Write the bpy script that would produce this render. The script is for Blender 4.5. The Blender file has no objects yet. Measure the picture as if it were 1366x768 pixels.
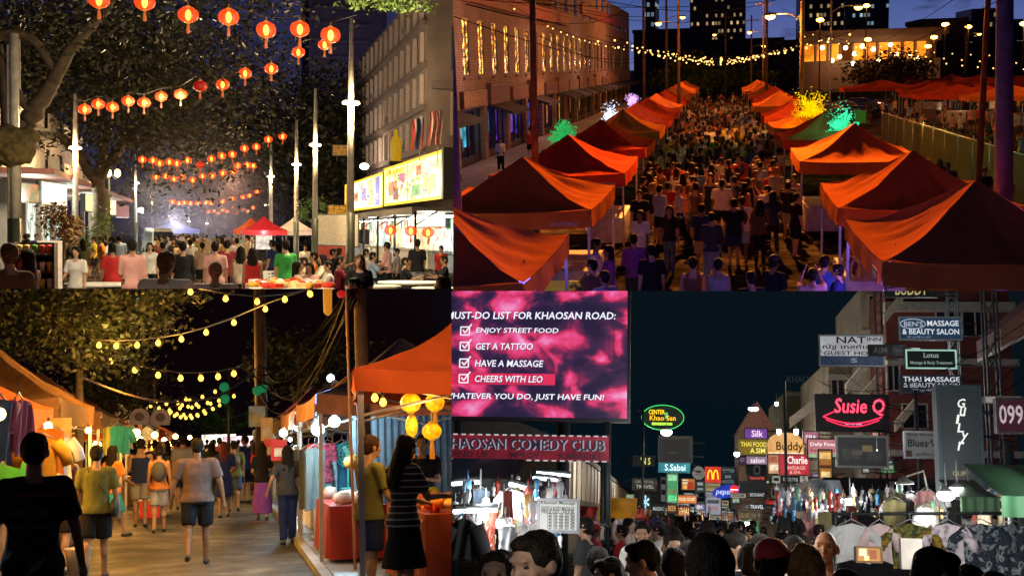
import bpy, bmesh, math, random
from mathutils import Vector, Matrix, Euler, kdtree
from mathutils import noise as mnoise
R = math.radians
SC = bpy.context.scene
COL = SC.collection
F = 1600.0                                   # focal length in photo pixels
CAM = Vector((0, 0, 6.0))
# ------------------------------------------------------------ camera, world, exposure
cd = bpy.data.cameras.new('camera'); cam = bpy.data.objects.new('camera', cd); COL.objects.link(cam)
cam.location = CAM; cam.rotation_euler = (R(90), 0, 0)
cd.sensor_width = 36; cd.lens = 36 * F / 1366.0; cd.clip_start = 0.1; cd.clip_end = 5000
SC.camera = cam
SC.view_settings.view_transform = 'Standard'; SC.view_settings.look = 'None'
SC.view_settings.exposure = 0.0; SC.view_settings.gamma = 1.0; SC.view_settings.use_curve_mapping = False
W = bpy.data.worlds.new('World'); SC.world = W; W.use_nodes = True
def build_world():
 nt = W.node_tree; N = nt.nodes; L = nt.links; N.clear()
 out = N.new('ShaderNodeOutputWorld'); bg = N.new('ShaderNodeBackground')
 geo = N.new('ShaderNodeTexCoord'); sep = N.new('ShaderNodeSeparateXYZ'); L.new(geo.outputs['Generated'], sep.inputs[0])
 # dusk glow low over the north-east, indigo higher up and to the west, deep night below
 up = N.new('ShaderNodeValToRGB'); L.new(sep.outputs['Z'], up.inputs[0])
 cr = up.color_ramp; cr.elements[0].position = 0.0; cr.elements[0].color = (0.0010, 0.0058, 0.0100, 1)
 cr.elements[1].position = 1.0; cr.elements[1].color = (0.003, 0.004, 0.014, 1)
 for p, c in ((0.15, (0.20, 0.17, 0.30)), (0.185, (0.11, 0.14, 0.36)), (0.24, (0.045, 0.085, 0.28)), (0.32, (0.006, 0.008, 0.032))):
  e = cr.elements.new(p); e.color = (*c, 1)
 idg = N.new('ShaderNodeValToRGB'); L.new(sep.outputs['Z'], idg.inputs[0])
 cr = idg.color_ramp; cr.elements[0].position = 0.0; cr.elements[0].color = (0.0022, 0.0010, 0.0020, 1)
 cr.elements[1].position = .5; cr.elements[1].color = (0.003, 0.0035, 0.012, 1)
 for p, c in ((0.02, (0.010, 0.008, 0.02)), (0.10, (0.018, 0.018, 0.055)), (0.28, (0.016, 0.018, 0.062))):
  e = cr.elements.new(p); e.color = (*c, 1)
 am = N.new('ShaderNodeMapRange'); am.inputs['From Min'].default_value = -0.08; am.inputs['From Max'].default_value = 0.04
 L.new(sep.outputs['X'], am.inputs['Value'])
 ay = N.new('ShaderNodeMapRange'); ay.inputs['From Min'].default_value = .35; ay.inputs['From Max'].default_value = .8; L.new(sep.outputs['Y'], ay.inputs['Value'])
 an = N.new('ShaderNodeMath'); an.operation = 'MULTIPLY'; L.new(am.outputs[0], an.inputs[0]); L.new(ay.outputs[0], an.inputs[1])
 nz = N.new('ShaderNodeTexNoise'); nz.inputs['Scale'].default_value = 22; nz.inputs['Detail'].default_value = 5
 mp = N.new('ShaderNodeMapping'); mp.inputs['Scale'].default_value = (1, 1, 3.5); L.new(geo.outputs['Generated'], mp.inputs[0]); L.new(mp.outputs[0], nz.inputs['Vector'])
 cl = N.new('ShaderNodeMapRange'); cl.inputs['From Min'].default_value = .57; cl.inputs['From Max'].default_value = .70
 cl.inputs['To Min'].default_value = 1.0; L.new(nz.outputs[0], cl.inputs['Value'])
 c2 = N.new('ShaderNodeMapRange'); c2.inputs['From Min'].default_value = .08; c2.inputs['From Max'].default_value = .16; c2.inputs['To Min'].default_value = 1.0; c2.inputs['To Max'].default_value = .38; L.new(sep.outputs['Z'], c2.inputs['Value']); L.new(c2.outputs[0], cl.inputs['To Max'])
 mm = N.new('ShaderNodeVectorMath'); mm.operation = 'SCALE'; L.new(up.outputs[0], mm.inputs[0]); L.new(cl.outputs[0], mm.inputs['Scale'])
 mx = N.new('ShaderNodeMix'); mx.data_type = 'RGBA'; L.new(an.outputs[0], mx.inputs[0]); L.new(idg.outputs[0], mx.inputs[6]); L.new(mm.outputs[0], mx.inputs[7])
 sky = N.new('ShaderNodeTexSky'); sky.sky_type = 'NISHITA'; sky.sun_disc = False
 sky.sun_elevation = R(-4); sky.sun_rotation = R(25)
 sm = N.new('ShaderNodeVectorMath'); sm.operation = 'SCALE'; sm.inputs['Scale'].default_value = 0.05
 L.new(sky.outputs[0], sm.inputs[0])
 ad = N.new('ShaderNodeVectorMath'); ad.operation = 'ADD'; L.new(mx.outputs[2], ad.inputs[0]); L.new(sm.outputs[0], ad.inputs[1])
 L.new(ad.outputs[0], bg.inputs[0]); bg.inputs[1].default_value = 1.0; L.new(bg.outputs[0], out.inputs[0])
build_world()
# ------------------------------------------------------------ the four streets: frames that share the viewpoint
def pdir(px, py): return Vector(((px - 683) / F, 1, -(py - 384) / F))
class Street:
 def __init__(s, vx, vy, H, x0, x1, y0, y1):
  s.H = H; s.vx = vx; s.vy = vy
  Y = pdir(vx, vy).normalized(); U = Vector((0, 0, 1)); Z = (U - U.dot(Y) * Y).normalized(); X = Y.cross(Z)
  M = Matrix((X, Y, Z)).transposed().to_4x4()
  s.M = Matrix.Translation(CAM) @ M @ Matrix.Translation((0, 0, -H)); s.Ri = M.to_3x3().transposed()
  e = Vector((0, 1, 0)); s.planes = []     # kept side has negative n.(p-CAM)
  if x0 is not None: s.planes.append(Vector((-1, (x0 - 683) / F, 0)).normalized())
  if x1 is not None: s.planes.append(Vector((1, -(x1 - 683) / F, 0)).normalized())
  if y0 is not None: s.planes.append(Vector((0, -(y0 - 384) / F, -1)).normalized() * -1)
  if y1 is not None: s.planes.append(Vector((0, -(y1 - 384) / F, -1)).normalized() * 1)
  for i, n in enumerate(s.planes):         # orient by a test point in the middle of the area
   cx = ((x0 if x0 is not None else (0 if x1 < 700 else 604)) + (x1 if x1 is not None else 1366)) / 2
   cy = ((y0 if y0 is not None else 0) + (y1 if y1 is not None else 768)) / 2
   if n.dot(pdir(cx, cy)) > 0: s.planes[i] = -n
 def ray(s, px, py): return s.Ri @ pdir(px, py)
 def at(s, px, py, d):                        # point on the ray, d metres along the street
  r = s.ray(px, py); t = d / r.y; return Vector((r.x * t, d, s.H + r.z * t))
 def gnd(s, px, py, z=0.0):
  r = s.ray(px, py); t = (z - s.H) / r.z; return Vector((r.x * t, r.y * t, z))
 def xg(s, px, d, z=0.0):                     # ground point under screen column px, d metres along
  lo, hi = -100.0, 1500.0
  for _ in range(40):
   m = (lo + hi) / 2; p = s.at(px, m, d)
   if p.z > z: lo = m
   else: hi = m
  p = s.at(px, lo, d); return Vector((p.x, d, z))
 def pxof(s, p):
  w = s.M @ Vector(p) - CAM; return (683 + F * w.x / w.y, 384 - F * w.z / w.y)
Q1 = Street(280, 308, 1.95, None, 604.5, None, 385)
Q2 = Street(960, 85, 5.0, 604.5, None, None, 388)
Q3 = Street(300, 590, 1.6, None, 602.2, 385, None)
Q4 = Street(885, 690, 1.85, 602.2, None, 388, None)
S = [Q1]
OBJ_SET = {}                                    # object -> street
WM = {}                                         # object -> world matrix
KIDS = {}
# ------------------------------------------------------------ materials
MATS = {}
def mat(name, col=(.5, .5, .5), rough=.7, metal=0., emit=None, es=1., var=.25, nscale=6., bump=0., bscale=40., spec=.5, trans=0., alpha=1., attr=None):
 if name in MATS: return MATS[name]
 m = bpy.data.materials.new(name); m.use_nodes = True; nt = m.node_tree; N = nt.nodes; L = nt.links
 b = N['Principled BSDF']; b.inputs['Roughness'].default_value = rough; b.inputs['Metallic'].default_value = metal
 b.inputs['Specular IOR Level'].default_value = spec
 tc = N.new('ShaderNodeTexCoord'); nz = N.new('ShaderNodeTexNoise'); nz.inputs['Scale'].default_value = nscale; nz.inputs['Detail'].default_value = 4
 L.new(tc.outputs['Object'], nz.inputs['Vector'])
 mr = N.new('ShaderNodeMapRange'); mr.inputs['From Min'].default_value = .3; mr.inputs['From Max'].default_value = .7
 mr.inputs['To Min'].default_value = 1 - var; mr.inputs['To Max'].default_value = 1 + var * .6
 L.new(nz.outputs[0], mr.inputs['Value'])
 sc = N.new('ShaderNodeVectorMath'); sc.operation = 'SCALE'; L.new(mr.outputs[0], sc.inputs['Scale'])
 if attr:
  a = N.new('ShaderNodeAttribute'); a.attribute_type = 'OBJECT'; a.attribute_name = attr; L.new(a.outputs['Color'], sc.inputs[0])
 else: sc.inputs[0].default_value = col
 L.new(sc.outputs[0], b.inputs['Base Color'])
 if emit is not None:
  es_ = N.new('ShaderNodeVectorMath'); es_.operation = 'SCALE'; es_.inputs[0].default_value = emit; L.new(mr.outputs[0], es_.inputs['Scale'])
  L.new(es_.outputs[0], b.inputs['Emission Color']); b.inputs['Emission Strength'].default_value = es
 if bump:
  n2 = N.new('ShaderNodeTexNoise'); n2.inputs['Scale'].default_value = bscale; n2.inputs['Detail'].default_value = 3
  L.new(tc.outputs['Object'], n2.inputs['Vector'])
  bp = N.new('ShaderNodeBump'); bp.inputs['Strength'].default_value = bump; bp.inputs['Distance'].default_value = .02
  L.new(n2.outputs[0], bp.inputs['Height']); L.new(bp.outputs[0], b.inputs['Normal'])
 if trans: b.inputs['Transmission Weight'].default_value = trans
 if alpha < 1: b.inputs['Alpha'].default_value = alpha
 MATS[name] = m; return m
def lin(h):                                      # '#rrggbb' -> linear
 h = h.lstrip('#'); v = [int(h[i:i+2], 16) / 255 for i in (0, 2, 4)]
 return tuple(x / 12.92 if x <= .04045 else ((x + .055) / 1.055) ** 2.4 for x in v)
def patchy(m, scale=.35, lo=.35, hi=1.3, sc2=1.7):
 nt = m.node_tree; N = nt.nodes; L = nt.links; b = N['Principled BSDF']; l = b.inputs['Base Color'].links[0]; src = l.from_socket; tc = N.new('ShaderNodeTexCoord'); v = src
 for s_, d_ in ((scale, 5), (sc2, 8)):
  nz = N.new('ShaderNodeTexNoise'); nz.inputs['Scale'].default_value = s_; nz.inputs['Detail'].default_value = d_; nz.inputs['Roughness'].default_value = .65; L.new(tc.outputs['Object'], nz.inputs[0]); mr = N.new('ShaderNodeMapRange'); mr.inputs['From Min'].default_value = .4; mr.inputs['From Max'].default_value = .6; mr.inputs['To Min'].default_value = lo; mr.inputs['To Max'].default_value = hi; L.new(nz.outputs[0], mr.inputs[0])
  sc = N.new('ShaderNodeVectorMath'); sc.operation = 'SCALE'; L.new(v, sc.inputs[0]); L.new(mr.outputs[0], sc.inputs['Scale']); v = sc.outputs[0]
 L.new(v, b.inputs['Base Color']); return m
def glow(name, col, es, var=.1, nscale=3.): return mat(name, (.02, .02, .02), .6, 0, col, es, var, nscale)
def cm(h, rough=.75, **k): return mat('paint_' + h.strip('#') + '_%d' % int(rough * 100), lin(h), rough, **k)
def em(h, es=1., var=.12, nscale=3.): return glow('lit_%s_%d' % (h.strip('#'), int(es * 100)), lin(h), es, var, nscale)
EVIL = None
# ------------------------------------------------------------ mesh builder
class MB:
 def __init__(s): s.v = []; s.f = []; s.m = []; s.sm = []
 def add(s, vs, fs, m=0, smooth=False, T=None):
  o = len(s.v)
  s.v += [tuple(T @ Vector(v)) if T is not None else tuple(v) for v in vs]
  s.f += [tuple(i + o for i in f) for f in fs]; s.m += [m] * len(fs); s.sm += [smooth] * len(fs); return s
 def box(s, c, d, m=0, rz=0., T=None, rx=0., ry=0.):
  x, y, z = d[0] / 2, d[1] / 2, d[2] / 2
  vs = [(-x, -y, -z), (x, -y, -z), (x, y, -z), (-x, y, -z), (-x, -y, z), (x, -y, z), (x, y, z), (-x, y, z)]
  M = Matrix.Translation(c) @ Euler((rx, ry, rz)).to_matrix().to_4x4()
  if T is not None: M = T @ M
  return s.add(vs, [(0, 3, 2, 1), (4, 5, 6, 7), (0, 1, 5, 4), (1, 2, 6, 5), (2, 3, 7, 6), (3, 0, 4, 7)], m, False, M)
 def bx(s, x0, x1, y0, y1, z0, z1, m=0): return s.box(((x0+x1)/2, (y0+y1)/2, (z0+z1)/2), (abs(x1-x0), abs(y1-y0), abs(z1-z0)), m)
 def tube(s, pts, r, n=8, m=0, cap=True, smooth=True):
  pts = [Vector(p) for p in pts]; k = len(pts)
  rs = r if isinstance(r, (list, tuple)) else [r] * k
  vs = []; fs = []; ref = None
  for i, p in enumerate(pts):
   t = (pts[min(i + 1, k - 1)] - pts[max(i - 1, 0)])
   if t.length < 1e-9: t = Vector((0, 0, 1))
   t.normalize()
   if ref is None: ref = Vector((1, 0, 0)) if abs(t.x) < .9 else Vector((0, 1, 0))
   a = (ref - ref.dot(t) * t).normalized(); b = t.cross(a); ref = a
   for j in range(n):
    an = 2 * math.pi * j / n; vs.append(p + (a * math.cos(an) + b * math.sin(an)) * rs[i])
  for i in range(k - 1):
   for j in range(n):
    q = (j + 1) % n; fs.append((i*n+j, i*n+q, (i+1)*n+q, (i+1)*n+j))
  if cap: fs += [tuple(range(n))[::-1], tuple(range((k-1)*n, k*n))]
  return s.add(vs, fs, m, smooth)
 def lathe(s, prof, c=(0, 0, 0), n=12, m=0, smooth=True, T=None):   # prof: (r,z)
  vs = []; fs = []; k = len(prof)
  for r, z in prof:
   for j in range(n):
    a = 2 * math.pi * j / n; vs.append((c[0] + r*math.cos(a), c[1] + r*math.sin(a), c[2] + z))
  for i in range(k - 1):
   for j in range(n):
    q = (j + 1) % n; fs.append((i*n+j, i*n+q, (i+1)*n+q, (i+1)*n+j))
  fs += [tuple(range(n))[::-1], tuple(range((k-1)*n, k*n))]
  return s.add(vs, fs, m, smooth, T)
 def sph(s, c, r, n=10, m=0, k=6):
  rr = r if isinstance(r, (list, tuple)) else (r, r, r); vs = []; fs = []
  for i in range(k + 1):
   ph = math.pi * (i / k) if 0 < i < k else (.02 if i == 0 else math.pi - .02)
   for j in range(n):
    a = 2*math.pi*j/n; vs.append((c[0]+rr[0]*math.sin(ph)*math.cos(a), c[1]+rr[1]*math.sin(ph)*math.sin(a), c[2]+rr[2]*math.cos(ph)))
  for i in range(k):
   for j in range(n):
    q = (j+1) % n; fs.append((i*n+j, (i+1)*n+j, (i+1)*n+q, i*n+q))
  return s.add(vs, fs, m, True)
 def quad(s, a, b, c, d, m=0): return s.add([a, b, c, d], [(0, 1, 2, 3)], m)
 def grid(s, fn, nu, nv, m=0, smooth=True):
  vs = [fn(i / nu, j / nv) for i in range(nu + 1) for j in range(nv + 1)]
  fs = [(i*(nv+1)+j, (i+1)*(nv+1)+j, (i+1)*(nv+1)+j+1, i*(nv+1)+j+1) for i in range(nu) for j in range(nv)]
  return s.add(vs, fs, m, smooth)
 def mesh(s, name, mats):
  me = bpy.data.meshes.new(name); me.from_pydata(s.v, [], s.f)
  for m in (mats if isinstance(mats, (list, tuple)) else [mats]): me.materials.append(m)
  me.polygons.foreach_set('material_index', s.m); me.polygons.foreach_set('use_smooth', s.sm); me.update(); return me
def frame(loc=(0, 0, 0), rz=0., sc=1.): return S[0].M @ Matrix.Translation(loc) @ Matrix.Rotation(rz, 4, 'Z') @ Matrix.Scale(sc, 4)
def put(o, Mw, parent=None, st=None):
 COL.objects.link(o); OBJ_SET[o] = st or S[0]
 if parent is not None:
  o.parent = parent; o.matrix_basis = Mw; WM[o] = WM[parent] @ Mw; KIDS.setdefault(parent, []).append(o)
 else:
  o.matrix_world = Mw; WM[o] = Mw.copy()
 return o
def tag(o, label=None, cat=None, group=None, kind=None):
 if label: o['label'] = label
 if cat: o['category'] = cat
 if group: o['group'] = group
 if kind: o['kind'] = kind
 return o
def thing(name, label, cat, loc=(0, 0, 0), rz=0., group=None, sc=1.):
 o = bpy.data.objects.new(name, None); o.empty_display_size = .2
 return tag(put(o, frame(loc, rz, sc)), label, cat, group)
I4 = Matrix.Identity(4)
def part(name, mb, mats, parent, label=None, M=None):
 me = mb.mesh(name, mats) if isinstance(mb, MB) else mb
 o = bpy.data.objects.new(name, me); put(o, M if M is not None else I4, parent)
 if label: o['label'] = label
 return o
def solo(name, mb, mats, label, cat, loc=(0, 0, 0), rz=0., group=None, sc=1.):
 me = mb.mesh(name, mats) if isinstance(mb, MB) else mb
 return tag(put(bpy.data.objects.new(name, me), frame(loc, rz, sc)), label, cat, group)
def struct(name, mb, mats, kind='structure'):
 return tag(put(bpy.data.objects.new(name, mb.mesh(name, mats)), frame()), kind=kind)
def dup(root, loc, rz=0., label=None, group=None, sc=1., st=None):
 def rec(o, Mw, par):
  c = o.copy(); put(c, Mw, par)
  for k in KIDS.get(o, []): rec(k, k.matrix_basis.copy(), c)
  return c
 r = rec(root, frame(loc, rz, sc), None)
 if label: r['label'] = label
 if group: r['group'] = group
 return r
def light(kind, loc, e, col=(1, .8, .5), r=.1, aim=None, spot=None, blend=.5, size=None):
 l = bpy.data.lights.new('lamp_light', kind); l.energy = e; l.color = col  # serves real lamps and also added fill lights that have no fixture
 if kind in ('POINT', 'SPOT'): l.shadow_soft_size = r
 o = bpy.data.objects.new('lamp_light', l); M = frame(loc)
 if aim is not None:
  q = (Vector(aim) - Vector(loc)).to_track_quat('-Z', 'Y').to_matrix().to_4x4(); M = M @ q
 if kind == 'SPOT': l.spot_size = R(spot or 90); l.spot_blend = blend
 if kind == 'AREA': l.shape = 'RECTANGLE'; l.size, l.size_y = size
 o.matrix_world = M; COL.objects.link(o); LIGHTS.append((o, S[0])); return o
LIGHTS = []
# ------------------------------------------------------------ lettering
TXT = {}
TMP = bpy.data.scenes.new('workbench')
def evald(o):
 TMP.view_layers[0].update(); return bpy.data.meshes.new_from_object(o.evaluated_get(TMP.view_layers[0].depsgraph))
def text_geo(s):
 if s in TXT: return TXT[s]
 c = bpy.data.curves.new('t', 'FONT'); c.body = s; c.resolution_u = 2; c.offset = .014; o = bpy.data.objects.new('t', c); TMP.collection.objects.link(o)
 me = evald(o)
 vs = [tuple(v.co) for v in me.vertices]; fs = [tuple(p.vertices) for p in me.polygons]
 bpy.data.objects.remove(o); bpy.data.curves.remove(c); bpy.data.meshes.remove(me)
 if vs:
  xs = [v[0] for v in vs]; ys = [v[1] for v in vs]; x0, x1, y0, y1 = min(xs), max(xs), min(ys), max(ys)
  vs = [((v[0]-x0)/max(x1-x0, 1e-6), (v[1]-y0)/max(y1-y0, 1e-6)) for v in vs]
  asp = (x1-x0) / max(y1-y0, 1e-6)
 else: asp = 1
 TXT[s] = (vs, fs, asp); return TXT[s]
def letters(mb, s, x0, x1, z0, z1, y=0., m=0, slant=0., fit=True, T=None):
 vs, fs, asp = text_geo(s)
 if not vs: return
 w = x1 - x0; h = z1 - z0
 if not fit: w = min(w, h * asp)
 mb.add([(x0 + v[0]*w + slant*v[1]*h, y, z0 + v[1]*h) for v in vs], fs, m, False, T)
# ------------------------------------------------------------ people
def loft(secs, n=14):                            # secs: (x,y,z,rx,ry)
 vs = []; fs = []
 for (x, y, z, rx, ry) in secs:
  for j in range(n):
   a = 2*math.pi*j/n; vs.append((x + rx*math.cos(a), y + ry*math.sin(a), z))
 k = len(secs)
 for i in range(k-1):
  for j in range(n):
   q = (j+1) % n; fs.append((i*n+j, i*n+q, (i+1)*n+q, (i+1)*n+j))
 fs += [tuple(range(n))[::-1], tuple(range((k-1)*n, k*n))]; return vs, fs
def cone(a, ra, b, rb, n=10, rnd=True):
 mb = MB(); a = Vector(a); b = Vector(b); d = (b-a)
 if d.length < 1e-6: d = Vector((0, 0, .001))
 u = d.normalized()
 if rnd: pts = [a-u*ra*.95, a-u*ra*.6, a, a+d*.33, a+d*.66, b, b+u*rb*.6, b+u*rb*.95]; rr = [ra*.3, ra*.8, ra, ra+(rb-ra)*.33, ra+(rb-ra)*.66, rb, rb*.8, rb*.3]
 else: pts = [a, a+d*.5, b]; rr = [ra, (ra+rb)/2, rb]
 mb.tube(pts, rr, n); return mb.v, mb.f
def ell(c, r, n=12, k=8):
 mb = MB(); mb.sph(c, r, n, 0, k); return mb.v, mb.f
def human(legL=(0, 0), legR=(0, 0), armL=(5, 8, 10, 0), armR=(5, 8, 10, 0), lean=0, turn=0, nod=0, top='tee', bottom='shorts',
  hair='short', fem=False, girth=1., bag=None, face=False, hands=False, off=0.):
 """region -> list of (verts, faces); front is +Y. arm = (forward, out, elbow, inward)."""
 G = {k: [] for k in ('skin', 'shirt', 'pants', 'hair', 'shoe', 'bag', 'eye')}
 sx = (.92 if fem else 1.) * girth
 def leg(side, a, k):
  hp = Vector((.09*sx*side, 0, .92)); t = R(a); kn = hp + Vector((.01*side, math.sin(t), -math.cos(t))) * .43
  t2 = R(a-k); an = kn + Vector((0, math.sin(t2), -math.cos(t2))) * .42; return hp, kn, an, t2
 LG = [leg(-1, *legL), leg(1, *legR)]; low = min(l[2].z for l in LG); dz = .07 - low; dv = Vector((0, 0, dz))
 for side, (hp, kn, an, t2) in zip((-1, 1), LG):
  hp, kn, an = hp+dv, kn+dv, an+dv
  G['skin'].append(cone(hp, .082*sx, kn, .054)); G['skin'].append(cone(kn, .054, an, .036)); cf = kn.lerp(an, .3) + Vector((0, -.012, 0)); G['skin'].append(ell(cf, (.05, .055, .1)))
  ft = an + Vector((.015*side, .15*math.cos(t2*.5), -.04 + .1*math.sin(t2*.5))); hl = an + Vector((0, -.045, -.03))
  tgt = 'shoe' if bottom == 'trousers' or top == 'long' else 'shoe'
  G[tgt].append(cone(hl, .041, ft, .038)); G['skin'].append(cone(an + Vector((0, 0, -.02)), .034, ft + Vector((0, -.02, .01)), .026))
  if bottom in ('shorts', 'trousers', 'tights'):
   w = {'shorts': .028, 'trousers': .022, 'tights': .008}[bottom] + off
   if bottom == 'shorts': G['pants'].append(cone(hp + Vector((0, 0, .0)), .084*sx + w*.7, kn + (hp-kn)*.12, .075 + w, 14, False))
   else:
    G['pants'].append(cone(hp + Vector((0, 0, .03)), .09*sx + w, kn, .058 + w, 12)); G['pants'].append(cone(kn, .06 + w, an + Vector((0, 0, .02)), .045 + w*1.1, 12, False))
 pz = .95 + dz
 L = Matrix.Translation((0, 0, pz)) @ Euler((R(-lean), 0, 0)).to_matrix().to_4x4() @ Matrix.Translation((0, 0, -pz)) @ Matrix.Translation(dv)
 def tr(g): return [tuple(L @ Vector(v)) for v in g[0]], g[1]
 hipw = 1.06 if fem else 1.
 tors = [(0, 0, .83, .13*sx*hipw, .09*girth), (0, -.01, .91, .165*sx*hipw, .115*girth), (0, -.005, 1.0, .150*sx, .105*girth), (0, 0, 1.10, (.125 if fem else .142)*sx, .095*girth),
   (0, .008, 1.24, .155*sx, .112*girth), (0, .0, 1.35, .17*sx, .10), (0, -.01, 1.41, .12*sx, .075), (0, -.01, 1.45, .065, .06)]
 G['skin'].append(tr(loft(tors)))
 if fem:
  for q in (-1, 1): G['skin'].append(tr(ell((.07*q, .085, 1.25), (.06, .055, .06))))
 o2 = .022 + off
 low_z = {'dress': .86, 'long': .84}.get(top, .86)
 sh = [(x, y, z, rx + o2, ry + o2) for (x, y, z, rx, ry) in tors if z >= .9 and z < 1.44]
 sh = [(0, -.005, low_z, .172*sx*hipw + o2 + .014, .122*girth + o2 + .014), (0, -.01, .93, .165*sx*hipw + o2 + .010, .115*girth + o2 + .010)] + [q_ for q_ in sh if q_[2] > .95]
 if fem: G['shirt'].append(tr(ell((0, .075, 1.25), (.13*sx, .072, .075))))
 if top == 'tank': sh = [s_ for s_ in sh if s_[2] < 1.37]
 G['shirt'].append(tr(loft(sh)))
 if bottom in ('shorts', 'trousers', 'tights'): G['pants'].append(tr(loft([(0, -.005, .83, .155*sx+o2, .11*girth+o2), (0, -.01, .90, .166*sx*hipw+o2*.55, .117*girth+o2*.55), (0, -.005, .96, .150*sx+o2*.2, .105*girth+o2*.2)])))
 if bottom in ('skirt', 'longskirt'):
  zb = .48 if bottom == 'skirt' else .16
  a = (legL[0] + legR[0]) * .5; spread = abs(math.sin(R(legL[0])) - math.sin(R(legR[0]))) * .35
  G['pants'].append(([tuple(v) for v in loft([(0, 0, zb, .25*sx, .20 + spread*.5), (0, 0, .62, .23*sx, .17 + spread*.3), (0, 0, .84, .19*sx, .14), (0, 0, .97, .16*sx, .115)], 18)[0]], loft([(0,)*5]*4, 18)[1]))
 # arms
 for side, (fw, ou, el, inw) in zip((-1, 1), (armL, armR)):
  s0 = Vector((.178*sx*side, -.005, 1.385)); b, c = R(fw), R(ou)
  e0 = s0 + Vector((side*math.sin(c), math.sin(b)*math.cos(c), -math.cos(b)*math.cos(c))) * .29
  b2 = R(fw+el); i2 = R(inw)
  d2 = Vector((side*math.sin(c)*.5*(math.cos(i2)) - side*math.sin(i2), math.sin(b2), -math.cos(b2))).normalized()
  w0 = e0 + d2 * .25
  s1, e1, w1 = L @ s0, L @ e0, L @ w0; dd = (w1-e1).normalized()
  G['skin'].append(cone(s1, .052*girth, e1, .038)); G['skin'].append(cone(e1, .038, w1, .026))
  sideax = dd.cross(Vector((0, 0, 1)) if abs(dd.z) < .8 else Vector((0, 1, 0))).normalized()
  pc = w1 + dd*.05
  if hands:
   nrm = Vector((side, 0, 0)) if abs(dd.z) > .6 else Vector((0, 0, 1)); wid = dd.cross(nrm).normalized()
   G['skin'].append(cone(w1, .026, w1 + dd*.07, .034))
   for q, ln in zip((-1.5, -.5, .5, 1.5), (.058, .072, .078, .066)):
    k0 = w1 + dd*.075 + wid*q*.018; k1 = k0 + dd*ln*.5 - nrm*.006; k2 = k1 + (dd*.75 - nrm*.6)*ln*.5
    G['skin'].append(cone(k0, .0105, k1, .0095, 7)); G['skin'].append(cone(k1, .0095, k2, .008, 7))
   t0 = w1 + dd*.02 + wid*.026; G['skin'].append(cone(t0, .012, t0 + dd*.035 + wid*.026 - nrm*.01, .0105, 7)); G['skin'].append(cone(t0 + dd*.035 + wid*.026 - nrm*.01, .0105, t0 + dd*.062 + wid*.028 - nrm*.02, .009, 7))
  else: G['skin'].append(cone(w1, .024, w1 + dd*.12, .022))
  if top == 'tee': G['shirt'].append(cone(s1, .052*girth + .017, s1.lerp(e1, .74), .046*girth + .022, 12, False)); G['shirt'].append(ell(s1, (.052*girth+.019,)*3)); G['shirt'].append(cone(L @ Vector((.055*side, -.012, 1.405)), .058, s1, .052*girth+.018))
  elif top == 'long': G['shirt'].append(cone(L @ Vector((.055*side, -.012, 1.405)), .056, s1, .068)); G['shirt'].append(cone(s1, .067*girth**.5 + off, e1, .052 + off)); G['shirt'].append(cone(e1, .052 + off, e1.lerp(w1, .9), .036 + off))
  elif top == 'tank': G['shirt'].append(cone(Vector(L @ Vector((.1*side*sx, .05, 1.32))), .03, Vector(L @ Vector((.09*side*sx, -.02, 1.435))), .022)); G['shirt'].append(cone(Vector(L @ Vector((.1*side*sx, -.07, 1.30))), .03, Vector(L @ Vector((.09*side*sx, -.02, 1.435))), .022))
 # head
 nk = L @ Vector((0, -.012, 1.44)); hb = Vector((0, .018, 1.60))
 HR = Matrix.Translation(nk) @ Euler((R(-nod - lean*.2), 0, R(turn))).to_matrix().to_4x4() @ Matrix.Translation((0, 0.012, -1.44))
 def hd(g): return [tuple(HR @ Vector(v)) for v in g[0]], g[1]
 G['_HR'] = [HR]
 G['skin'].append(hd(cone((0, -.02, 1.42), .056, (0, -.005, 1.53), .05)))
 G['skin'].append(hd(ell((0, .01, 1.625), (.077, .097, .10), 16, 12))); G['skin'].append(hd(ell((0, .035, 1.565), (.055, .07, .07), 14, 10)))
 G['skin'].append(hd(cone((0, .10, 1.625), .010, (0, .118, 1.59), .016, 8)))       # nose
 for q in (-1, 1): G['skin'].append(hd(ell((.081*q, -.004, 1.605), (.013, .024, .034), 8, 6)))
 if face:
  G['skin'].append(hd(ell((0, .088, 1.655), (.055, .02, .016)))); G['skin'].append(hd(ell((0, .088, 1.525), (.026, .018, .018)))); G['skin'].append(hd(ell((0, .098, 1.557), (.027, .014, .011))))
  for q in (-1, 1):
   G['skin'].append(hd(ell((.045*q, .07, 1.595), (.024, .03, .022))))
   G['eye'].append(hd(ell((.032*q, .0865, 1.628), (.0165, .010, .0075), 8, 6))); G['hair'].append(hd(ell((.034*q, .0985, 1.652), (.022, .008, .0065), 8, 6)))
  G['eye'].append(hd(ell((0, .108, 1.5525), (.024, .006, .0035), 8, 6)))
 o3 = off
 if hair in ('short', 'cap', 'bun', 'long', 'thick'):
  hh = .008 if hair != 'thick' else .018
  G['hair'].append(hd(ell((0, -.012, 1.645), (.084+hh*.5+o3, .096+hh*.5+o3, .090+hh+o3), 16, 12)))
  G['hair'].append(hd(ell((0, -.045, 1.60), (.076, .064, .072), 14, 10))); G['hair'].append(hd(ell((0, .040, 1.706), (.066, .056, .030), 12, 8)))
  for q in (-1, 1): G['hair'].append(hd(ell((.071*q, .028, 1.655), (.016, .034, .042), 8, 6)))
 if hair == 'bun': G['hair'].append(hd(ell((0, -.10, 1.72), (.045, .045, .045))))
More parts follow.
